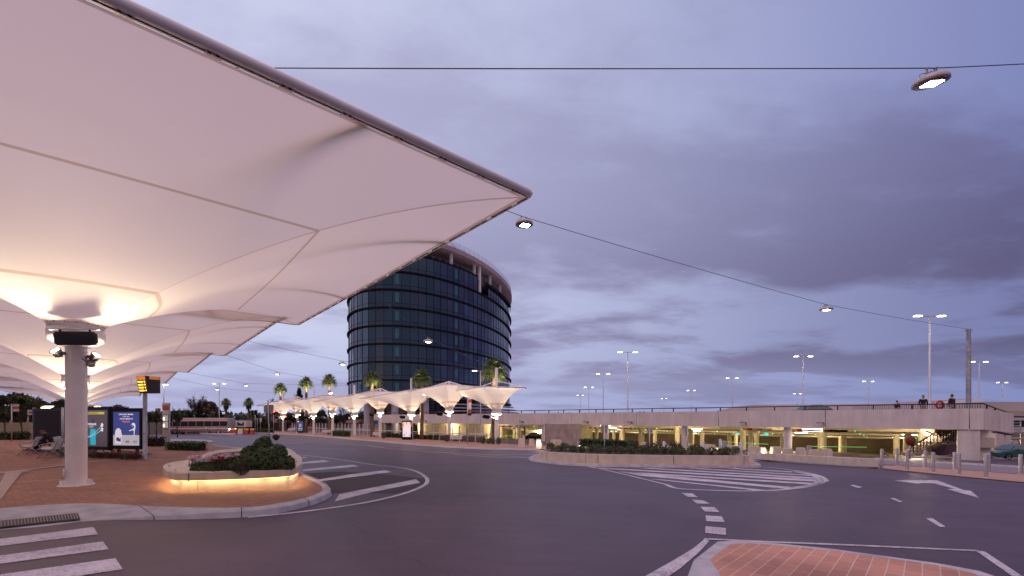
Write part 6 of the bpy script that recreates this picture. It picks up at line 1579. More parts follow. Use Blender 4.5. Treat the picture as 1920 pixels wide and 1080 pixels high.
# ================================================================ PALMS
def fan_palm(label, px, Y, ytop, crown, seed, skirt=False, group='lit fan palms of the far row', m=PALM, tr=.28, light=True):
    X = (px-CX)/F*Y; g = Vector((X, Y, hz(X, Y))); H = E+(HY-ytop)*Y/F-g.z
    t = thing('fan_palm', label, 'palm tree', tuple(g), 0, group); rr = random.Random(seed)
    bm = B(); P = [(rr.uniform(-.05, .05), rr.uniform(-.05, .05), H*i/8) for i in range(9)]; P[0] = (0, 0, 0)
    tube(bm, P, [tr*1.3]+[tr*(1-.025*i)*rr.uniform(.93, 1.07) for i in range(8)], 10); 
    for i in range(int(H*16)):
        z = rr.uniform(.2, H); a = rr.uniform(0, 6.28); q = tr*.98; v = Vector((math.cos(a), math.sin(a), 0))
        s = Vector((-v.y, v.x, 0)); b0_ = v*q+Vector((0, 0, z)); poly(bm, [b0_-s*.07, b0_+s*.07, b0_+v*.09+Vector((0, 0, .13))])
    mk('trunk', bm, PBARK, t)
    def frond(bm, az, el_, L_, fan, droop):
        d = Vector((math.cos(az)*math.cos(el_), math.sin(az)*math.cos(el_), math.sin(el_))); base = Vector((0, 0, H))
        side = Vector((-math.sin(az), math.cos(az), 0)); up = side.cross(d)*-1
        p1 = base+d*L_*.5+Vector((0, 0, -droop*.12)); w = .025
        tube(bm, [base, p1], [.03, .02], 3, cap=False)
        nb = 13
        for i in range(nb):
            u_ = (i/(nb-1)-.5)*2; a = u_*1.75; bd = (d*math.cos(a)+side*math.sin(a)).normalized()
            l = fan*(1-.28*abs(u_))*rr.uniform(.88, 1.1); mid = p1+bd*l*.55+Vector((0, 0, -.02)); tip = p1+bd*l+Vector((0, 0, -droop*l*.55*rr.uniform(.6, 1.4)))
            pw = Vector((0, 0, 1)).cross(bd).normalized()*l*.075
            a0, a1 = bm.verts.new(p1-pw*.3), bm.verts.new(p1+pw*.3); b0, b1 = bm.verts.new(mid-pw), bm.verts.new(mid+pw); tp = bm.verts.new(tip)
            bm.faces.new((a0, b0, b1, a1)); bm.faces.new((b0, tp, b1))
    bm = B(); nf = 34
    for i in range(nf):
        e = R(78)-R(112)*(i/nf)**.9; frond(bm, i*2.4+rr.uniform(-.3, .3), e+rr.uniform(-.1, .1), crown*rr.uniform(.5, .62), crown*rr.uniform(.52, .66), .5+.5*(i/nf))
    mk('fronds', bm, m, t)
    if skirt:
        bm = B()
        for i in range(16): frond(bm, i*2.4, R(-55)-rr.uniform(0, .35), crown*.45, crown*.5, 1.2)
        for i in range(30):
            a = i*2.4; z = H-rr.uniform(.3, 1.6); v = Vector((math.cos(a), math.sin(a), 0)); tube(bm, [v*tr+Vector((0, 0, z)), v*(tr+.35)+Vector((0, 0, z-.9))], [.09, .02], 4)
        mk('dry_fronds', bm, PALMD, t)
    if light:
        bm = B(); q = Vector((1.3, -2.7, H-3.2)); tube(bm, [(0, 0, H-3.9), q], .03, 5); tube(bm, [q, q+Vector((-.1, .15, .2))], .08, 8); fx = mk('uplight', bm, DARK, t)
        aim = (Vector((0, 0, H+.4))-q).normalized(); lamp('uplight_lamp', 'SPOT', q+aim*.3, 2300, (1, .86, .52), fx, .1, aim.to_track_quat('-Z', 'Y').to_euler(), R(72))
for a in ((526, 104, 726, 2.0, 'leftmost lit fan palm of the far row'), (574, 93, 716, 2.0, 'second lit fan palm from the left'), (617.5, 83, 711, 1.95, 'third lit fan palm from the left'), (698, 72, 709, 1.95, 'lit fan palm before the left half of the glass tower'), (791, 62, 706, 1.9, 'lit fan palm before the middle of the glass tower'), (926, 53, 692, 2.15, 'tallest-looking lit fan palm at the right edge of the tower')):
    fan_palm(a[4], a[0], a[1], a[2]+2, a[3]*1.08, int(a[0]))
fan_palm('left one of two dark distant palms with brown skirts', 424, 118, 754, 1.85, 31, True, 'dark distant palms', PALM, .3, False)
fan_palm('right one of two dark distant palms with brown skirts', 466, 118, 753.5, 1.95, 32, True, 'dark distant palms', PALM, .3, False)
# ================================================================ TREES
def tree(name, label, px, Y, w, ytop, ybot, seed, kind='leafy', m=None, n=2600, size=.3, group=None, th=None):
    X = (px-CX)/F*Y; g = Vector((X, Y, hz(X, Y))); top = E+(HY-ytop)*Y/F-g.z; bot = max(.8, E+(HY-ybot)*Y/F-g.z); rw = w*Y/F/2
    t = thing(name, label, 'tree', tuple(g), 0, group); rr = random.Random(seed); rt = th or .02*top+.06
    bm = B(); zf = bot+(top-bot)*.35; tube(bm, [(0, 0, -.1), (rr.uniform(-.1, .1), 0, zf*.5), (rr.uniform(-.2, .2), 0, zf)], [rt*1.3, rt, rt*.6], 8)
    tips = []
    for i in range(12 if kind != 'bare' else 26):
        a = rr.uniform(0, 6.28); e = rr.uniform(.2, 1.3); r_ = rw*rr.uniform(.45, .95); z = bot+(top-bot)*rr.uniform(.25, .98); q = Vector((math.cos(a)*r_*math.cos(e*.6), math.sin(a)*r_*math.cos(e*.6), z))
        b_ = Vector((0, 0, zf*rr.uniform(.45, 1))); mid = b_.lerp(q, .5)+Vector((0, 0, (top-bot)*.06)); tube(bm, [b_, mid, q], [rt*.4, rt*.22, rt*.06], 5); tips.append(q)
    mk('trunk', bm, BARK if kind != 'bare' else TWIG, t)
    bm = B()
    if kind == 'leafy':
        cs = []
        for i in range(15):
            a = rr.uniform(0, 6.28); q = rr.random()**.6*.72; zz_ = rr.uniform(.12, .86); k_ = (1-abs(zz_-.42)*1.1)
            cs.append((math.cos(a)*rw*q*k_, math.sin(a)*rw*q*k_, bot+(top-bot)*zz_, 1, (rw*.36, rw*.36, (top-bot)*.15)))
        leaves(bm, n, cs, size, 0, seed, .35)
    elif kind == 'conifer':
        for i in range(n):
            u_ = rr.random()**.7; z = bot+(top-bot)*u_; lay = (math.sin(u_*38)*.22+.85); r_ = rw*(1-u_)**.8*lay*rr.uniform(.5, 1.05); a = rr.uniform(0, 6.28)
            p = Vector((math.cos(a)*r_, math.sin(a)*r_, z-r_*.15)); d = Vector((math.cos(a), math.sin(a), rr.uniform(-.5, .4))).normalized(); s_ = Vector((-d.y, d.x, rr.uniform(-.6, .6))).normalized(); s = size*rr.uniform(.6, 1.3)
            bm.faces.new([bm.verts.new(p+d*s), bm.verts.new(p+s_*s*.3), bm.verts.new(p-d*s), bm.verts.new(p-s_*s*.3)])
    else:
        for q in tips:
            for k in range(int(n/26)):
                d = Vector((rr.gauss(0, 1), rr.gauss(0, 1), rr.gauss(.3, .8))).normalized(); L_ = rw*rr.uniform(.15, .42); s = q.lerp(Vector((0, 0, zf)), rr.random()*.5); e_ = s+d*L_; w_ = d.orthogonal().normalized()*size*.09
                bm.faces.new([bm.verts.new(s-w_), bm.verts.new(s+w_), bm.verts.new(e_)])
    mk('crown', bm, m or LEAFD, t); return t
TG = mat('far_tree_green', (.028, .045, .016), .7, col2=(.065, .08, .035), vscale=.5); TB = mat('far_tree_brown', (.06, .035, .035), .8, col2=(.10, .07, .06), vscale=.6); TL = mat('far_tree_olive', (.04, .055, .02), .7, col2=(.085, .085, .035), vscale=.5)
tl = [('big dark green tree at the far left edge', -15, 55, 90, 738, 800, 'leafy', TG, 4200, .22), ('tall dark green tree beyond the left bus stop pole', 42, 58, 100, 733, 800, 'leafy', TG, 5200, .22), ('green tree behind the empty black panel', 100, 56, 80, 745, 795, 'leafy', TG, 3200, .2), ('olive tree rising above the drink poster right of the column', 188, 62, 70, 748, 800, 'leafy', TL, 2800, .2), ('brownish bushy tree between the column and the departure display', 222, 66, 50, 752, 800, 'leafy', TB, 1500, .2)]
for i, a in enumerate(tl): tree('street_tree', a[0], a[1], a[2], a[3], a[4], a[5], 300+i, a[6], a[7], a[8], a[9])
for i, (px, Y) in enumerate(((8, 46), (40, 45), (187, 52), (208, 52), (279, 58), (294, 58), (333, 64), (318, 62))):
    tree('young_street_tree', '%s slim young tree from the left before the pale fence' % ORD[i], px, Y, 17, 770 if px > 150 else 764, 792, 330+i, 'leafy', TL if i % 2 else TG, 700, .14, 'slim young trees before the pale fence', .06)
for a in ((367, 105, 52, 742, 795, 'leafless reddish-grey tree left of the twin street light', 'bare', TB, 2600), (335, 112, 34, 764, 800, 'small leafless tree behind the bus', 'bare', TB, 1200), (391, 100, 44, 750, 800, 'dense brown-grey tree behind the twin street light', 'leafy', TB, 2400), (373, 98, 20, 755, 802, 'dark pointed conifer behind the bus', 'conifer', TG, 1300), (355, 103, 20, 768, 802, 'small round green tree behind the bus', 'leafy', TG, 800), (402, 96, 30, 770, 802, 'low dark bush-like tree right of the dense brown tree', 'leafy', TG, 900), (330, 100, 36, 768, 802, 'broad dark green tree at the left end of the bus', 'leafy', TG, 1500), (273, 90, 46, 772, 802, 'low dark green tree behind the information pylon', 'leafy', TG, 1500),
          (561, 112, 26, 727, 775, 'tall dark tiered conifer between two lit palms', 'conifer', TG, 2200), (513, 112, 26, 745, 785, 'thin leafless tree above the pair of sign backs', 'bare', TB, 1500), (540, 108, 40, 772, 808, 'dark tree behind the leftmost small umbrellas', 'leafy', TB, 1600), (570, 108, 40, 770, 808, 'dark brown-green tree behind the blue poster', 'leafy', TG, 1600), (600, 106, 34, 766, 806, 'dark green tree behind the fourth column from the left', 'leafy', TG, 1500), (645, 104, 34, 758, 804, 'greyish half-bare tree beside the tower foot', 'bare', TB, 1800), (628, 103, 30, 774, 806, 'dark clump of trees left of the tower foot', 'leafy', TG, 1200), (685, 96, 40, 765, 808, 'dark leafy tree under the tower edge', 'bare', TB, 1800), (497, 108, 34, 780, 806, 'low dark tree behind the traffic signals', 'leafy', TG, 1300), (475, 108, 30, 786, 806, 'low dark tree right of the truck', 'leafy', TG, 1000)):
    tree('background_tree', a[5], a[0], a[1], a[2], a[3], a[4], int(a[0]*3), a[6], a[7], a[8], .30 if a[6] == 'leafy' else .35)
# distant wood as one mass
bm = B(); rr = random.Random(77); cs = []
for i in range(150):
    az = R(-68)+R(98)*i/149; d = 175+rr.uniform(-12, 40); h = rr.uniform(3.0, 5.5); cs.append((math.sin(az)*d, math.cos(az)*d, hz(0, 200)+h*.5, 1, (rr.uniform(4, 8), 4, h*.6)))
leaves(bm, 15000, cs, .9, 0, 5, .3); tag(mk('distant_wood', bm, TG), None, None, None, 'stuff')
# fences behind the left road
FEN = mat('pale_fence_concrete', (.34, .31, .25), .85, var=.12, vscale=.6)
def fence(label, pts, h, m, name='boundary_wall', pan=3.0):
    P = [gz(pp(px, 0, Y)) for px, Y in pts]; t = thing(name, label, 'wall', tuple(P[0])); k = 0
    for a, b in zip(P[:-1], P[1:]):
        d = b-a; L_ = d.length; an = math.atan2(d.y, d.x); n = max(1, int(L_/pan))
        for i in range(n):
            q = a+d*(i+.5)/n-P[0]; bm = B(); box(bm, q+Vector((0, 0, h/2)), (L_/n-.12, .1, h), an); mk('panel', bm, m, t)
            q = a+d*i/n-P[0]; bm = B(); box(bm, q+Vector((0, 0, h/2+.04)), (.14, .18, h+.1), an); mk('post', bm, m, t)
fence('pale concrete boundary wall behind the slim trees at the far left', [(-80, 44), (62, 50)], 1.75, mat('cream_fence', (.40, .37, .27), .85, var=.1, vscale=.7))
fence('grey concrete noise wall running behind the bus', [(180, 62), (330, 94), (425, 104)], 2.1, FEN)
fence('dark timber fence behind the traffic signals', [(440, 112), (540, 116)], 1.9, mat('dark_fence', (.05, .035, .035), .8), 'timber_fence', 2.4)
# houses
def house(label, px0, px1, Y, ye, yr, wallm, roofm):
    a = gz(pp(px0, 0, Y)); b = gz(pp(px1, 0, Y)); t = thing('brick_house', label, 'house', tuple((a+b)/2), 0, 'houses beyond the road'); W_ = (b-a).length; ze = E+(HY-ye)*Y/F-a.z; zr = E+(HY-yr)*Y/F-a.z
    bm = B(); box(bm, (0, 4, ze/2), (W_, 8, ze)); mk('wall', bm, wallm, t)
    bm = B(); v = [Vector(p) for p in ((-W_/2-.5, -.6, ze), (W_/2+.5, -.6, ze), (W_/2+.5, 8.6, ze), (-W_/2-.5, 8.6, ze), (-W_/2+3, 4, zr), (W_/2-3, 4, zr))]
    for f in ((0, 1, 5, 4), (1, 2, 5), (2, 3, 4, 5), (3, 0, 4), (3, 2, 1, 0)): poly(bm, [v[i] for i in f])
    rf = mk('roof', bm, roofm, t); bm = B(); box(bm, (W_*.2, 3, zr+.2), (.8, .8, 1.6)); mk('chimney', bm, wallm, rf)
    for x in (-W_*.28, W_*.25):
        bm = B(); box(bm, (x, -.03, ze*.55), (1.6, .08, 1.2)); mk('window', bm, mat('house_window', (.03, .03, .05), .15), t)
RF = mat('terracotta_roof', (.17, .075, .06), .8, var=.2, vscale=1.2); RD = mat('grey_tile_roof', (.07, .05, .05), .8, var=.2, vscale=1.2); BW = mat('pale_brick_wall', (.25, .16, .13), .85, var=.15, vscale=1)
house('low house with terracotta roof behind the two dark palms', 430, 496, 150, 791, 779, BW, RF)
house('low house with terracotta roof right of the traffic signals', 484, 530, 140, 792, 780, BW, RF)
house('dark roofed house above the grey wall left of the information pylon', 232, 300, 120, 786, 772, BW, RD)
house('reddish house behind the fourth and fifth small umbrellas', 570, 596, 125, 786, 780, mat('red_wall', (.22, .07, .09), .8), RD)
house('low house with brown roof left of the tower foot', 690, 640, 128, 796, 788, BW, RF) if False else house('low house with brown roof left of the tower foot', 632, 700, 150, 793, 787, BW, RF)
# ================================================================ BUS, TRUCK, CARS
def wheel(bm_t, bm_r, x, y, z, r, w):
    tt = B(); lathe(tt, [(r*.6, -w/2), (r*.95, -w/2), (r, -w*.35), (r, w*.35), (r*.95, w/2), (r*.6, w/2)], n=24); merge(bm_t, tt, Matrix.Translation((x, y, z)) @ Matrix.Rotation(R(90), 4, 'X'))
    tt = B(); lathe(tt, [(0, -w*.3), (r*.6, -w*.42), (r*.62, -w*.42)], n=24); lathe(tt, [(0, w*.3), (r*.6, w*.42), (r*.62, w*.42)], n=24)
    for k in range(5): box(tt, (math.cos(k*1.257)*r*.33, math.sin(k*1.257)*r*.33, -w*.40), (r*.6, r*.12, .03), k*1.257)
    merge(bm_r, tt, Matrix.Translation((x, y, z)) @ Matrix.Rotation(R(90), 4, 'X'))
g = gz(pp(375, 0, 88)); bus = thing('city_bus', 'long pale city bus with dark window band passing at the far left road', 'bus', tuple(g), R(3))
LB_ = 12.6
bm = B(); tt = B(); box(tt, (0, 0, 0), (LB_, 2.5, 2.75)); bmesh.ops.bevel(tt, geom=tt.edges[:], offset=.18, segments=3, affect='EDGES'); merge(bm, tt, Matrix.Translation((0, 0, 1.72))); mk('body', bm, mat('bus_silver', (.36, .34, .37), .35, .2), bus)
bm = B(); bbox(bm, (0, 0, 3.12), (LB_-.8, 2.2, .16), 0, .06); mk('roof', bm, mat('bus_roof_white', (.68, .68, .70), .4), bus)
for i in range(8):
    bm = B(); bbox(bm, (-LB_/2+1.1+i*1.5, -1.26, 2.05), (1.38, .04, .95), 0, .03); mk('window', bm, mat('bus_window', (.03, .02, .028), .12, spec=.7), bus)
bm = B(); box(bm, (0, -1.262, 2.78), (LB_-.5, .02, .07)); mk('stripe_light', bm, mat('bus_orange_strip', (.8, .25, .1), .5, emit=(1, .3, .1), es=.45), bus)
bm = B(); box(bm, (0, -1.262, 1.12), (LB_-.4, .02, .07)); mk('stripe_light', bm, mat('bus_orange_strip', (.8, .25, .1)), bus)
bm = B(); box(bm, (0, -1.262, .72), (LB_-.4, .02, .35)); mk('skirt', bm, mat('bus_skirt', (.22, .15, .17), .5), bus)
for x in (-4.0, 2.2, 4.3):
    a_, b_ = B(), B(); wheel(a_, b_, x, -1.12, .5, .5, .3); wheel(a_, b_, x, 1.12, .5, .5, .3); w_ = mk('wheel', a_, BLACK, bus); mk('rim', b_, STEEL, w_)
for y in (-1.0, 1.0):
    bm = B(); bbox(bm, (LB_/2, y, .95), (.06, .3, .2), 0, .02); mk('headlight', bm, GLOW, bus); bm = B(); bbox(bm, (-LB_/2, y, 1.05), (.06, .2, .35), 0, .02); mk('tail_light', bm, REDL, bus)
g = gz(pp(442, 0, 92)); trk = thing('truck', 'truck with dark cab and white cargo box behind the red and white road barriers', 'truck', tuple(g), R(2))
bm = B(); bbox(bm, (1.6, 0, 2.0), (2.35, 2.2, 1.35), 0, .05); cb = mk('cargo_box', bm, mat('truck_box_white', (.62, .58, .62), .5), trk)
bm = B(); poly(bm, [(.95, -1.11, 1.6), (2.3, -1.11, 1.6), (2.3, -1.11, 2.45), (1.75, -1.11, 1.95), (.95, -1.11, 2.45)]); mk('emblem', bm, mat('emblem_navy', (.03, .02, .06), .5), cb)
bm = B(); tt = B(); box(tt, (0, 0, 0), (2.2, 2.1, 1.9)); 
for v in tt.verts:
    if v.co.z > 0 and v.co.x < 0: v.co.x += .55
bmesh.ops.bevel(tt, geom=tt.edges[:], offset=.1, segments=2, affect='EDGES'); merge(bm, tt, Matrix.Translation((-.9, 0, 2.0))); mk('cab', bm, mat('truck_cab_dark', (.04, .035, .06), .3), trk)
bm = B(); bbox(bm, (-.75, -1.06, 2.35), (1.0, .04, .6), 0, .03); mk('window', bm, mat('truck_window', (.10, .16, .20), .1, spec=.7), trk)
bm = B(); box(bm, (.3, 0, .85), (5.0, 1.9, .35)); mk('chassis', bm, DARK, trk)
for x in (-1.1, 2.0):
    a_, b_ = B(), B(); wheel(a_, b_, x, -1.0, .45, .45, .28); wheel(a_, b_, x, 1.0, .45, .45, .28); w_ = mk('wheel', a_, BLACK, trk); mk('rim', b_, STEEL, w_)
for i, (px, w) in enumerate(((438, 12), (451, 9), (462, 8), (473, 7))):
    g = gz(pp(px, 0, 86)); s = 86/F; t = thing('road_barrier', '%s plastic road barrier from the left before the truck, in red or white' % ORD[i], 'barrier', tuple(g), 0, 'plastic road barriers'); m_ = REDP if i != 1 else mat('barrier_white', (.6, .55, .58), .5)
    bm = B(); tt = B(); box(tt, (0, 0, .45), (w*s, .5, .9))
    for v in tt.verts:
        if v.co.z > .5: v.co.y *= .35
    bmesh.ops.bevel(tt, geom=tt.edges[:], offset=.04, segments=2, affect='EDGES'); merge(bm, tt); mk('body', bm, m_, t)
    bm = B(); box(bm, (0, 0, 1.02), (w*s, .1, .16)); mk('rail', bm, mat('barrier_yellow', (.75, .42, .05), .5, emit=(1, .45, .05), es=.35), t)
def sedan(name, label, loc, rz, L_, prof_low, prof_roof, paint, cat='car', wr=.31, wx=(-1.3, 1.35)):
    """side profile: body outline and greenhouse outline in local x,z; width 1.72"""
    t = thing(name, label, cat, tuple(loc), rz); W_ = 1.72
    def ext(pts, w0, w1, bm, zsplit=None):
        n = len(pts); zs = [p[1] for p in pts]; zm, zM = min(zs), max(zs)
        def wz(z): return (w0+(w1-w0)*(z-zm)/(zM-zm))/2
        a = [bm.verts.new((x, -wz(z), z)) for x, z in pts]; b = [bm.verts.new((x, wz(z), z)) for x, z in pts]
        for i in range(n): bm.faces.new((a[i], a[(i+1) % n], b[(i+1) % n], b[i]))
        fa_ = bm.faces.new(a[::-1]); fb = bm.faces.new(b); bmesh.ops.recalc_face_normals(bm, faces=bm.faces[:])
        bmesh.ops.bevel(bm, geom=[e for e in bm.edges if e in fa_.edges[:] or e in fb.edges[:]], offset=.06, segments=3, affect='EDGES')
    bm = B(); ext(prof_low, W_, W_*.97, bm); mk('body', bm, paint, t)
    bm = B(); ext(prof_roof, W_*.93, W_*.66, bm); cab = mk('roof', bm, paint, t)
    # window panels on both sides
    xs_ = [p[0] for p in prof_roof]; zs_ = [p[1] for p in prof_roof]; zm, zM = min(zs_), max(zs_)
    bot = [p for p in prof_roof if p[1] < zm+.08]; top_ = [p for p in prof_roof if p[1] > zM-.12]
    x0, x1 = min(p[0] for p in bot), max(p[0] for p in bot); u0, u1 = min(p[0] for p in top_), max(p[0] for p in top_)
    GLc = mat('car_window', (.05, .09, .10), .08, spec=.8)
    for sgn in (-1, 1):
        for (f0, f1) in ((.10, .50), (.54, .93)):
            q = []
            for f_, zf_ in ((f0, .12), (f1, .12), (f1, .84), (f0, .84)):
                z = zm+(zM-zm)*zf_; xx = (x0+(u0-x0)*zf_)*(1-f_)+(x1+(u1-x1)*zf_)*f_; wz = (W_*.93+(W_*.66-W_*.93)*zf_)/2; q.append((xx, sgn*(wz+.012), z))
            bm = B(); poly(bm, q if sgn < 0 else q[::-1]); mk('window', bm, GLc, t)
    for (a_, b_) in ((x0, u0), (x1, u1)):
        q = []; 
        for zf_, sg in ((.1, -1), (.1, 1), (.88, 1), (.88, -1)):
            z = zm+(zM-zm)*zf_; xx = a_+(b_-a_)*zf_+(-.02 if a_ == x0 else .02); wz = (W_*.93+(W_*.66-W_*.93)*zf_)/2-.09; q.append((xx, sg*wz, z))
        bm = B(); poly(bm, q); mk('windscreen', bm, GLc, t)
    for x in wx:
        for sg in (-1, 1):
            a2, b2 = B(), B(); wheel(a2, b2, x, sg*.78, wr, wr, .2); w_ = mk('wheel', a2, BLACK, t); mk('rim', b2, mat('alloy_rim', (.35, .27, .2), .35, .8), w_)
    for sg in (-1, 1):
        bm = B(); bbox(bm, (L_/2-.03, sg*.62, .66), (.08, .3, .14), 0, .02); mk('headlight', bm, mat('headlight_clear', (.5, .5, .5), .1), t)
        bm = B(); bbox(bm, (-L_/2+.03, sg*.62, .72), (.08, .26, .16), 0, .02); mk('tail_light', bm, mat('tail_red', (.3, .02, .02), .3), t)
        bm = B(); bbox(bm, (x1-.45, sg*.95, zm+.07), (.14, .16, .12), 0, .03); mk('mirror', bm, paint, t)
    return t
LOW = [(-2.1, .25), (2.1, .25), (2.18, .45), (2.12, .66), (1.8, .76), (1.0, .86), (-1.3, .92), (-2.0, .9), (-2.15, .7), (-2.15, .4)]
ROOF = [(-1.75, .88), (1.1, .86), (.35, 1.30), (.0, 1.38), (-.8, 1.38), (-1.2, 1.30)]
g = gz(pp(1903, 0, 37), .02); sedan('parked_car', 'dark teal green car parked behind the chained bollards at the right edge', g, R(176), 4.3, LOW, ROOF, mat('teal_car_paint', (.012, .10, .095), .25, .2, coat=1)).scale = (.95, .95, .92)
g = Vector(((1533-CX)/F*44, 44, E+.12)); sedan('passing_car', 'grey-blue car on the upper deck behind the handrail', g+Vector((0, 0, -.12)), R(-2), 4.3, LOW, ROOF, mat('grey_blue_car_paint', (.10, .10, .16), .3, .3, coat=1))
g = cpp(1.2, 3.2, 0); g.z = -1.86; sedan('parked_car', 'black car parked inside the open car park beside the right palm trunk', g, angP+R(8), 4.3, LOW, ROOF, mat('black_car_paint', (.008, .008, .009), .15, .1, coat=1))
# ================================================================ TRAFFIC SIGNALS & SIGNS
def signal(label, px, pyt, pyb, Y, heads, post=True, red=False):
    g = gz(pp(px, 0, Y), .1); s = Y/F; t = thing('traffic_signal', label, 'traffic light', tuple(g), 0, 'traffic signals at the far junction'); H = E+(HY-pyt)*s-g.z
    bm = B(); tube(bm, [(0, 0, 0), (0, 0, H)], .07, 8); mk('post', bm, STEEL, t)
    for hx, hy, hh_ in heads:
        x = (hx-px)*s; z = E+(HY-hy)*s-g.z; h = hh_*s; bm = B(); bbox(bm, (x, -.15, z), (.34, .3, h), 0, .04); hd = mk('signal_head', bm, BLACK, t)
        bm = B()
        for k in (-1, 0, 1):
            tt = B(); lathe(tt, [(.13, 0), (.14, .14), (.13, .14)], n=12); merge(bm, tt, Matrix.Translation((x, -.3, z+k*h*.3)) @ Matrix.Rotation(R(90), 4, 'X'))
        mk('visor', bm, BLACK, hd)
        if red:
            bm = B(); bmesh.ops.create_uvsphere(bm, u_segments=10, v_segments=6, radius=.16, matrix=Matrix.Translation((x, -.36, z+h*.3))); mk('red_lens', bm, REDL, hd)
signal('traffic signal pair on the post left of the truck', 411.5, 775, 811, 90, [(406.5, 778.5, 9), (415.5, 779, 9)])
signal('left post of the signal pair at the far corner, dark head on its left', 478.5, 768, 808, 92, [(474.5, 773.5, 9)])
signal('right post of the signal pair at the far corner', 482.5, 767, 808, 91, [(480.5, 773.5, 9), (483, 780.5, 6)])
signal('signal showing red just right of the pair of sign backs', 513, 770, 808, 88, [(515.8, 774, 9)], red=True)
signal('signal showing red behind the leftmost umbrella column', 536, 776, 806, 98, [(536.8, 783.5, 8)], red=True)
post_sign('small white sign on a thin post right of the signal pair', 488.5, 0, 783, 0, (487, 490.3, 784, 790), Yf=90, m=mat('sign_white', (.75, .72, .7), .5))
for px, lab in ((386, 'white disc keep-left sign on the kerb island, left one'), (401, 'white and blue disc sign on the kerb island, right one')):
    t = post_sign(lab, px, 0, 801, 0, (px-2.3, px+2.3, 800.5, 806), shape='round', Yf=86.5, m=mat('sign_white', (.75, .72, .7), .5), lift=.15, body='front')
    zc_ = E+(HY-803.2)*86.5/F-t.location.z; bm = B(); poly(bm, [(-.05, -.12, zc_-.16), (.10, -.12, zc_), (-.05, -.12, zc_+.16)] if px < 390 else [(-.18, -.12, zc_-.05), (.16, -.12, zc_+.16), (.1, -.12, zc_-.1)]); mk('arrow', bm, mat('arrow_dark', (.02, .03, .08), .5), t)
t = thing('traffic_cone', 'slim orange-red cone beside the far kerb island', 'cone', tuple(gz(pp(349, 0, 80), 0))); bm = B(); lathe(bm, [(.22, 0), (.22, .04), (.12, .06), (.06, .75), (0, .76)], n=12); mk('body', bm, REDP, t)
post_sign('grey pair of sign backs on a post behind the island shrubs, right of the blockhouse', 1133.5, 845, 796.8, 0, (1127, 1139, 797, 812.5), Yf=27, double=((1127, 1132), (1135, 1139)))
post_sign('inverted grey triangle sign back behind the island shrubs', 1218, 850, 803, 0, (1210.5, 1226, 803, 816), shape='tri', Yf=30)
post_sign('inverted grey triangle sign back just right of the first lit umbrella', 972.5, 0, 797, 0, (966.5, 978.5, 797, 808), shape='tri', Yf=46)
post_sign('narrow grey sign back seen edge-on above the right part of the island planter', 1289, 0, 800, 0, (1285.5, 1290.5, 800.5, 817), Yf=27)
for px, pt_, Y, lab in ((1350.5, 823, 33, 'grey steel bollard among the concrete blocks behind the planter'), (1389, 829, 25.5, 'thick grey steel bollard at the right end of the long planter'), (1245, 827.5, 30, 'grey steel bollard behind the middle of the long planter'), (1318.5, 828, 30, 'dark steel bollard with striped cap before the inner columns')):
    g = gz(pp(px, 0, Y)); bm = B(); h = E+(HY-pt_)*Y/F-g.z; lathe(bm, [(.11, 0), (.11, h-.02), (.09, h), (0, h)], n=14); t = thing('steel_bollard', lab, 'bollard', tuple(g), 0, 'grey steel bollards by the planter'); mk('post', bm, STEEL, t)
t = post_sign('small white board with a red ring sign before the black car', 981.5, 0, 816, 0, (978.6, 984.6, 815.5, 823.5), Yf=45, m=mat('sign_white', (.75, .72, .7), .5), body='front')
zc_ = E+(HY-818.6)*45/F-t.location.z; bm = B(); tt = B(); lathe(tt, [(.10, 0), (.15, 0), (.15, .01), (.10, .01)], n=18); merge(bm, tt, Matrix.Translation((0, -.07, zc_)) @ Matrix.Rotation(R(90), 4, 'X')); mk('ring', bm, REDP, t)
# red round signs at the stair
def roundred(label, px, py, r, Y, back=False, base=None):
    z0_ = base if base is not None else hz(0, 0); g = pp(px, 0, Y); g.z = base; t = thing('round_sign', label, 'sign', tuple(g), 0, 'large red round signs'); zc_ = E+(HY-py)*Y/F-base; rr_ = r*Y/F
    bm = B(); tube(bm, [(0, .05, 0), (0, .05, zc_)], .05, 6); mk('post', bm, STEEL, t)
    bm = B(); tt = B(); lathe(tt, [(0, -.03), (rr_, -.03), (rr_, .03), (0, .03)], n=32); merge(bm, tt, Matrix.Translation((0, 0, zc_)) @ Matrix.Rotation(R(90), 4, 'X')); mk('disc', bm, mat('sign_red_bright', (.50, .045, .02), .45) if not back else mat('sign_red_dull', (.20, .03, .015), .6), t)
    if not back:
        bm = B(); tt = B(); lathe(tt, [(0, .0), (rr_*.46, .0), (rr_*.46, .01), (0, .01)], n=24); merge(bm, tt, Matrix.Translation((0, -.042, zc_-rr_*.0)) @ Matrix.Rotation(R(90), 4, 'X')); mk('centre_disc', bm, mat('sign_pale_centre', (.6, .5, .5), .5), t)
        bm = B(); tt = B(); lathe(tt, [(rr_*.96, 0), (rr_*1.06, 0), (rr_*1.06, .02), (rr_*.96, .02)], n=32); merge(bm, tt, Matrix.Translation((0, -.03, zc_)) @ Matrix.Rotation(R(90), 4, 'X')); mk('rim', bm, mat('sign_white', (.75, .72, .7), .5), t)
roundred('large red ring sign on the deck behind the handrail between the two men', 1761, 759.5, 9.2, 38.2, False, E+.12)
roundred('large red disc on posts under the car park beside the stair', 1707.5, 826.5, 9.2, 36.3, True, hz(32, 36))
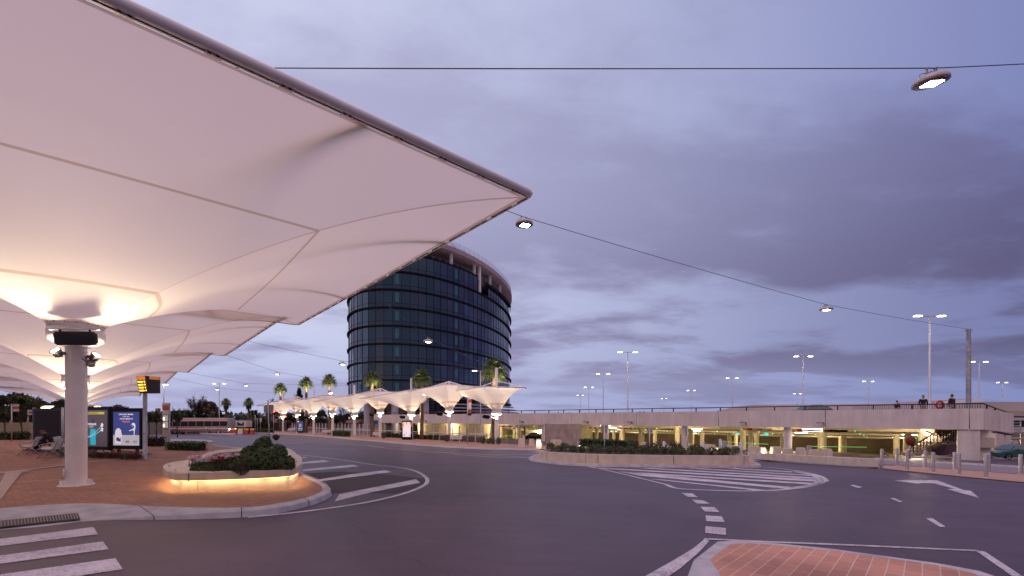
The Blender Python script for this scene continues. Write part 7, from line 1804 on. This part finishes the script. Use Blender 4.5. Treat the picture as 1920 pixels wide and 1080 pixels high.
# yellow / blue cabinet behind
g = gz(pp(703, 0, 74)); t = thing('storage_cabinet', 'blue and yellow painted cabinet behind the pale posts, left of the lit opening', 'cabinet', tuple(g)); s = 74/F
bm = B(); bbox(bm, (0, 0, .75), (13*s, .8, 1.5), 0, .03); mk('lower_body', bm, YELP, t); bm = B(); bbox(bm, (.15, 0, 2.15), (10*s, .8, 1.3), 0, .03); mk('upper_body', bm, BLUEP, t)
for i, (px, Y) in enumerate(((886, 50.6), (917, 50.2), (925, 50.0), (934, 49.2))):
    g = gz(pp(px, 0, Y), KH) if i else gz(pp(906, 0, 50.8), KH); t = thing('low_shrub', '%s low leafy shrub from the left at the right end of the far platform' % ORD[i], 'shrub', tuple(g), 0, 'low shrubs at the end of the far platform'); bm = B(); leaves(bm, 420, [(0, 0, .42, 1, (.34, .3, .42))], .06, 0, 600+i, .4); mk('foliage', bm, LEAF, t)
for i, px in enumerate((1087, 990)): pass
for px, lab in ((913, 'yellow post left of the big palm trunk, inside the opening'), (949, 'yellow post beside the black car')):
    g = gz(pp(px, 0, 60)); bm = B(); lathe(bm, [(.07, 0), (.07, 1.0), (0, 1.02)], n=10); t = thing('yellow_post', lab, 'post', tuple(g), 0, 'yellow posts in the car park'); mk('post', bm, YELP, t)
# green strip boom
for x0, x1, y0, y1, Y, lab in ((934, 972, 817.5, 817, 50, 'thin green-lit boom before the black car'), (1358, 1440, 828, 833, 38, 'thin green-lit boom in the left half of the long opening'), (1517, 1625, 837, 838.5, 39, 'thin green-lit boom in the right half of the long opening')):
    a, b = pp(x0, y0, Y), pp(x1, y1, Y); ga = hz(a.x, a.y); t = thing('boom_gate', lab, 'barrier', (a.x, a.y, ga), 0, 'green-lit boom gates'); bm = B(); tube(bm, [Vector((0, 0, a.z-ga)), b-Vector((a.x, a.y, ga))], .022, 5); mk('arm', bm, mat('green_boom', (.15, .5, .1), .5, emit=(.25, .8, .15), es=.55), t)
    bm = B(); bbox(bm, (0, 0, (a.z-ga)/2), (.3, .3, a.z-ga+.15), 0, .03); mk('housing', bm, mat('gate_housing', (.45, .42, .40), .5), t)
# ================================================================ PEOPLE
def skin_body(name, joints, edges, parent, m, sub=2):
    me = bpy.data.meshes.new(name); me.from_pydata([j[0] for j in joints], edges, []); o = bpy.data.objects.new(name, me); SC.collection.objects.link(o)
    sk = o.modifiers.new('skin', 'SKIN'); sk.use_smooth_shade = True; ss_ = o.modifiers.new('sub', 'SUBSURF'); ss_.levels = sub; ss_.render_levels = sub
    for i, j in enumerate(joints):
        r_ = j[1] if isinstance(j[1], tuple) else (j[1], j[1]); me.skin_vertices[0].data[i].radius = r_
    me.skin_vertices[0].data[0].use_root = True
    dg = bpy.context.evaluated_depsgraph_get(); m2 = bpy.data.meshes.new_from_object(o.evaluated_get(dg)); bpy.data.objects.remove(o)
    m2.materials.clear(); m2.materials.append(m); n = bpy.data.objects.new(name, m2); SC.collection.objects.link(n); n.parent = parent
    for p in m2.polygons: p.use_smooth = True
    return n
SKIN = mat('skin', (.42, .24, .19), .55); HAIR = mat('dark_hair', (.05, .03, .025), .7); BCL = mat('black_clothing', (.014, .009, .014), .85); PTS = mat('grey_trousers', (.30, .27, .28), .8)
def standing(label, loc, rz, top=BCL, legs=PTS, stride=.12, sc=1.0, hair=HAIR):
    t = thing('person', label, 'person', tuple(loc), rz); t.scale = (sc,)*3
    J = [((0, 0, .95), (.15, .11)), ((0, 0, 1.12), (.14, .10)), ((0, 0, 1.32), (.17, .11)), ((0, 0, 1.44), (.13, .09)), ((0, .01, 1.52), .052), ((0, .015, 1.60), .075), ((0, .015, 1.68), .092), ((0, .01, 1.76), .06),
         ((-.19, 0, 1.42), .062), ((-.25, .02, 1.15), .048), ((-.24, .10, .92), .034), ((.19, 0, 1.42), .062), ((.25, .02, 1.15), .048), ((.24, .10, .92), .034),
         ((-.10, 0, .86), .092), ((-.10, stride, .48), .062), ((-.10, stride*.6, .09), .042), ((-.11, stride*.6+.15, .04), .038), ((.10, 0, .86), .092), ((.10, -stride*.4, .48), .062), ((.10, -stride, .09), .042), ((.11, -stride+.15, .04), .038)]
    Ed = [(0, 1), (1, 2), (2, 3), (3, 4), (4, 5), (5, 6), (6, 7), (3, 8), (8, 9), (9, 10), (3, 11), (11, 12), (12, 13), (0, 14), (14, 15), (15, 16), (16, 17), (0, 18), (18, 19), (19, 20), (20, 21)]
    b = skin_body('body', J, Ed, t, SKIN)
    JT = [((0, 0, .93), (.165, .125)), ((0, 0, 1.12), (.155, .115)), ((0, 0, 1.32), (.185, .125)), ((0, 0, 1.445), (.14, .10)), ((0, .01, 1.49), .062), ((-.19, 0, 1.42), .075), ((-.255, .02, 1.15), .060), ((-.245, .09, .96), .045), ((.19, 0, 1.42), .075), ((.255, .02, 1.15), .060), ((.245, .09, .96), .045)]
    skin_body('jacket', JT, [(0, 1), (1, 2), (2, 3), (3, 4), (3, 5), (5, 6), (6, 7), (3, 8), (8, 9), (9, 10)], t, top)
    JL = [((0, 0, .95), (.160, .12)), ((-.10, 0, .84), .105), ((-.10, stride, .48), .078), ((-.10, stride*.6, .10), .062), ((.10, 0, .84), .105), ((.10, -stride*.4, .48), .078), ((.10, -stride, .10), .062)]
    skin_body('trousers', JL, [(0, 1), (1, 2), (2, 3), (0, 4), (4, 5), (5, 6)], t, legs)
    bm = B(); bmesh.ops.create_uvsphere(bm, u_segments=16, v_segments=10, radius=1, matrix=Matrix.Translation((0, .0, 1.70)) @ Matrix.Diagonal((.092, .105, .105, 1)))
    for v in bm.verts:
        if v.co.y > .045 and v.co.z < 1.74: v.co.y = .045; v.co.z = max(v.co.z, 1.66)
    mk('hair', bm, hair, t, smooth=True)
    bm = B()
    for sgn in (-1, 1): tube(bm, [(sgn*.24, .10, .93), (sgn*.235, .125, .86)], [.034, .030], 6)
    for sgn in (-1, 1):
        for k in range(4): tube(bm, [(sgn*.235, .105+k*.018, .87), (sgn*.232, .115+k*.018, .81), (sgn*.225, .112+k*.017, .77+abs(k-1.5)*.008)], [.009, .0085, .007], 5)
        tube(bm, [(sgn*.225, .15, .89), (sgn*.205, .165, .85), (sgn*.20, .162, .82)], [.010, .009, .008], 5)
    mk('hands', bm, SKIN, b)
    bm = B(); tube(bm, [(0, .10, 1.69), (0, .125, 1.66), (0, .10, 1.65)], [.008, .014, .01], 6)
    for sgn in (-1, 1): bmesh.ops.create_uvsphere(bm, u_segments=8, v_segments=6, radius=.012, matrix=Matrix.Translation((sgn*.033, .098, 1.70))); tube(bm, [(sgn*.088, .01, 1.66), (sgn*.098, .0, 1.69), (sgn*.09, 0, 1.715)], .010, 5)
    mk('face_features', bm, SKIN, b)
    return t
dz = E+.13
standing('man in a dark jacket standing left of the red ring sign on the deck', Vector(((1731-CX)/F*38.0, 38.0, dz+.0)), R(150), sc=1.06)
standing('broad man in a dark jacket standing right of the red ring sign on the deck', Vector(((1785-CX)/F*37.6, 37.6, dz)), R(8), sc=1.09, top=mat('plum_black_clothing', (.03, .012, .02), .85))
standing('smaller dark figure walking on the deck left of the two men', Vector(((1682-CX)/F*46, 46, dz-.02)), R(-80), stride=.28, legs=mat('dark_trousers', (.05, .05, .08), .8), sc=1.0)
# seated person on the rear bench
bq = b3_; t = thing('person', 'person in black slumped on the rear slatted bench, head bowed', 'person', tuple(gz(pp(92, 0, 23.0), KH)), R(125))
J = [((0, 0, .55), (.16, .13)), ((0, -.02, .72), (.16, .12)), ((0, .05, .92), (.18, .12)), ((0, .12, 1.02), (.12, .09)), ((0, .20, 1.07), .055), ((0, .26, 1.10), .085), ((0, .31, 1.06), .075),
     ((-.19, .10, .98), .06), ((-.24, .12, .74), .05), ((-.16, .34, .64), .036), ((.19, .10, .98), .06), ((.24, .12, .74), .05), ((.16, .34, .64), .036),
     ((-.10, .10, .54), .09), ((-.12, .46, .50), .07), ((-.12, .44, .10), .048), ((-.12, .58, .05), .04), ((.10, .10, .54), .09), ((.12, .46, .50), .07), ((.12, .44, .10), .048), ((.12, .58, .05), .04)]
Ed = [(0, 1), (1, 2), (2, 3), (3, 4), (4, 5), (5, 6), (3, 7), (7, 8), (8, 9), (3, 10), (10, 11), (11, 12), (0, 13), (13, 14), (14, 15), (15, 16), (0, 17), (17, 18), (18, 19), (19, 20)]
b = skin_body('body', J, Ed, t, SKIN)
skin_body('coat', [(j[0], (j[1][0]+.015, j[1][1]+.015) if isinstance(j[1], tuple) else j[1]+.014) for j in J[:4]]+[(J[7][0], .075), (J[8][0], .064), (J[9][0], .05), (J[10][0], .075), (J[11][0], .064), (J[12][0], .05)], [(0, 1), (1, 2), (2, 3), (3, 4), (4, 5), (5, 6), (3, 7), (7, 8), (8, 9)], t, BCL)
skin_body('trousers', [(J[0][0], (.175, .14)), (J[13][0], .104), (J[14][0], .084), (J[15][0], .062), (J[17][0], .104), (J[18][0], .084), (J[19][0], .062)], [(0, 1), (1, 2), (2, 3), (0, 4), (4, 5), (5, 6)], t, BCL)
bm = B(); bmesh.ops.create_uvsphere(bm, u_segments=14, v_segments=8, radius=1, matrix=Matrix.Translation((0, .25, 1.13)) @ Matrix.Diagonal((.098, .11, .085, 1))); mk('hair', bm, mat('reddish_hair', (.22, .05, .03), .7), t, smooth=True)
bm = B()
for sgn in (-1, 1):
    for k in range(4): tube(bm, [(sgn*(.16-k*.018), .36, .64), (sgn*(.15-k*.018), .42, .62), (sgn*(.14-k*.016), .44, .58)], [.010, .009, .007], 5)
    tube(bm, [(sgn*.12, .34, .66), (sgn*.09, .37, .65)], .010, 5)
mk('hands', bm, SKIN, b)
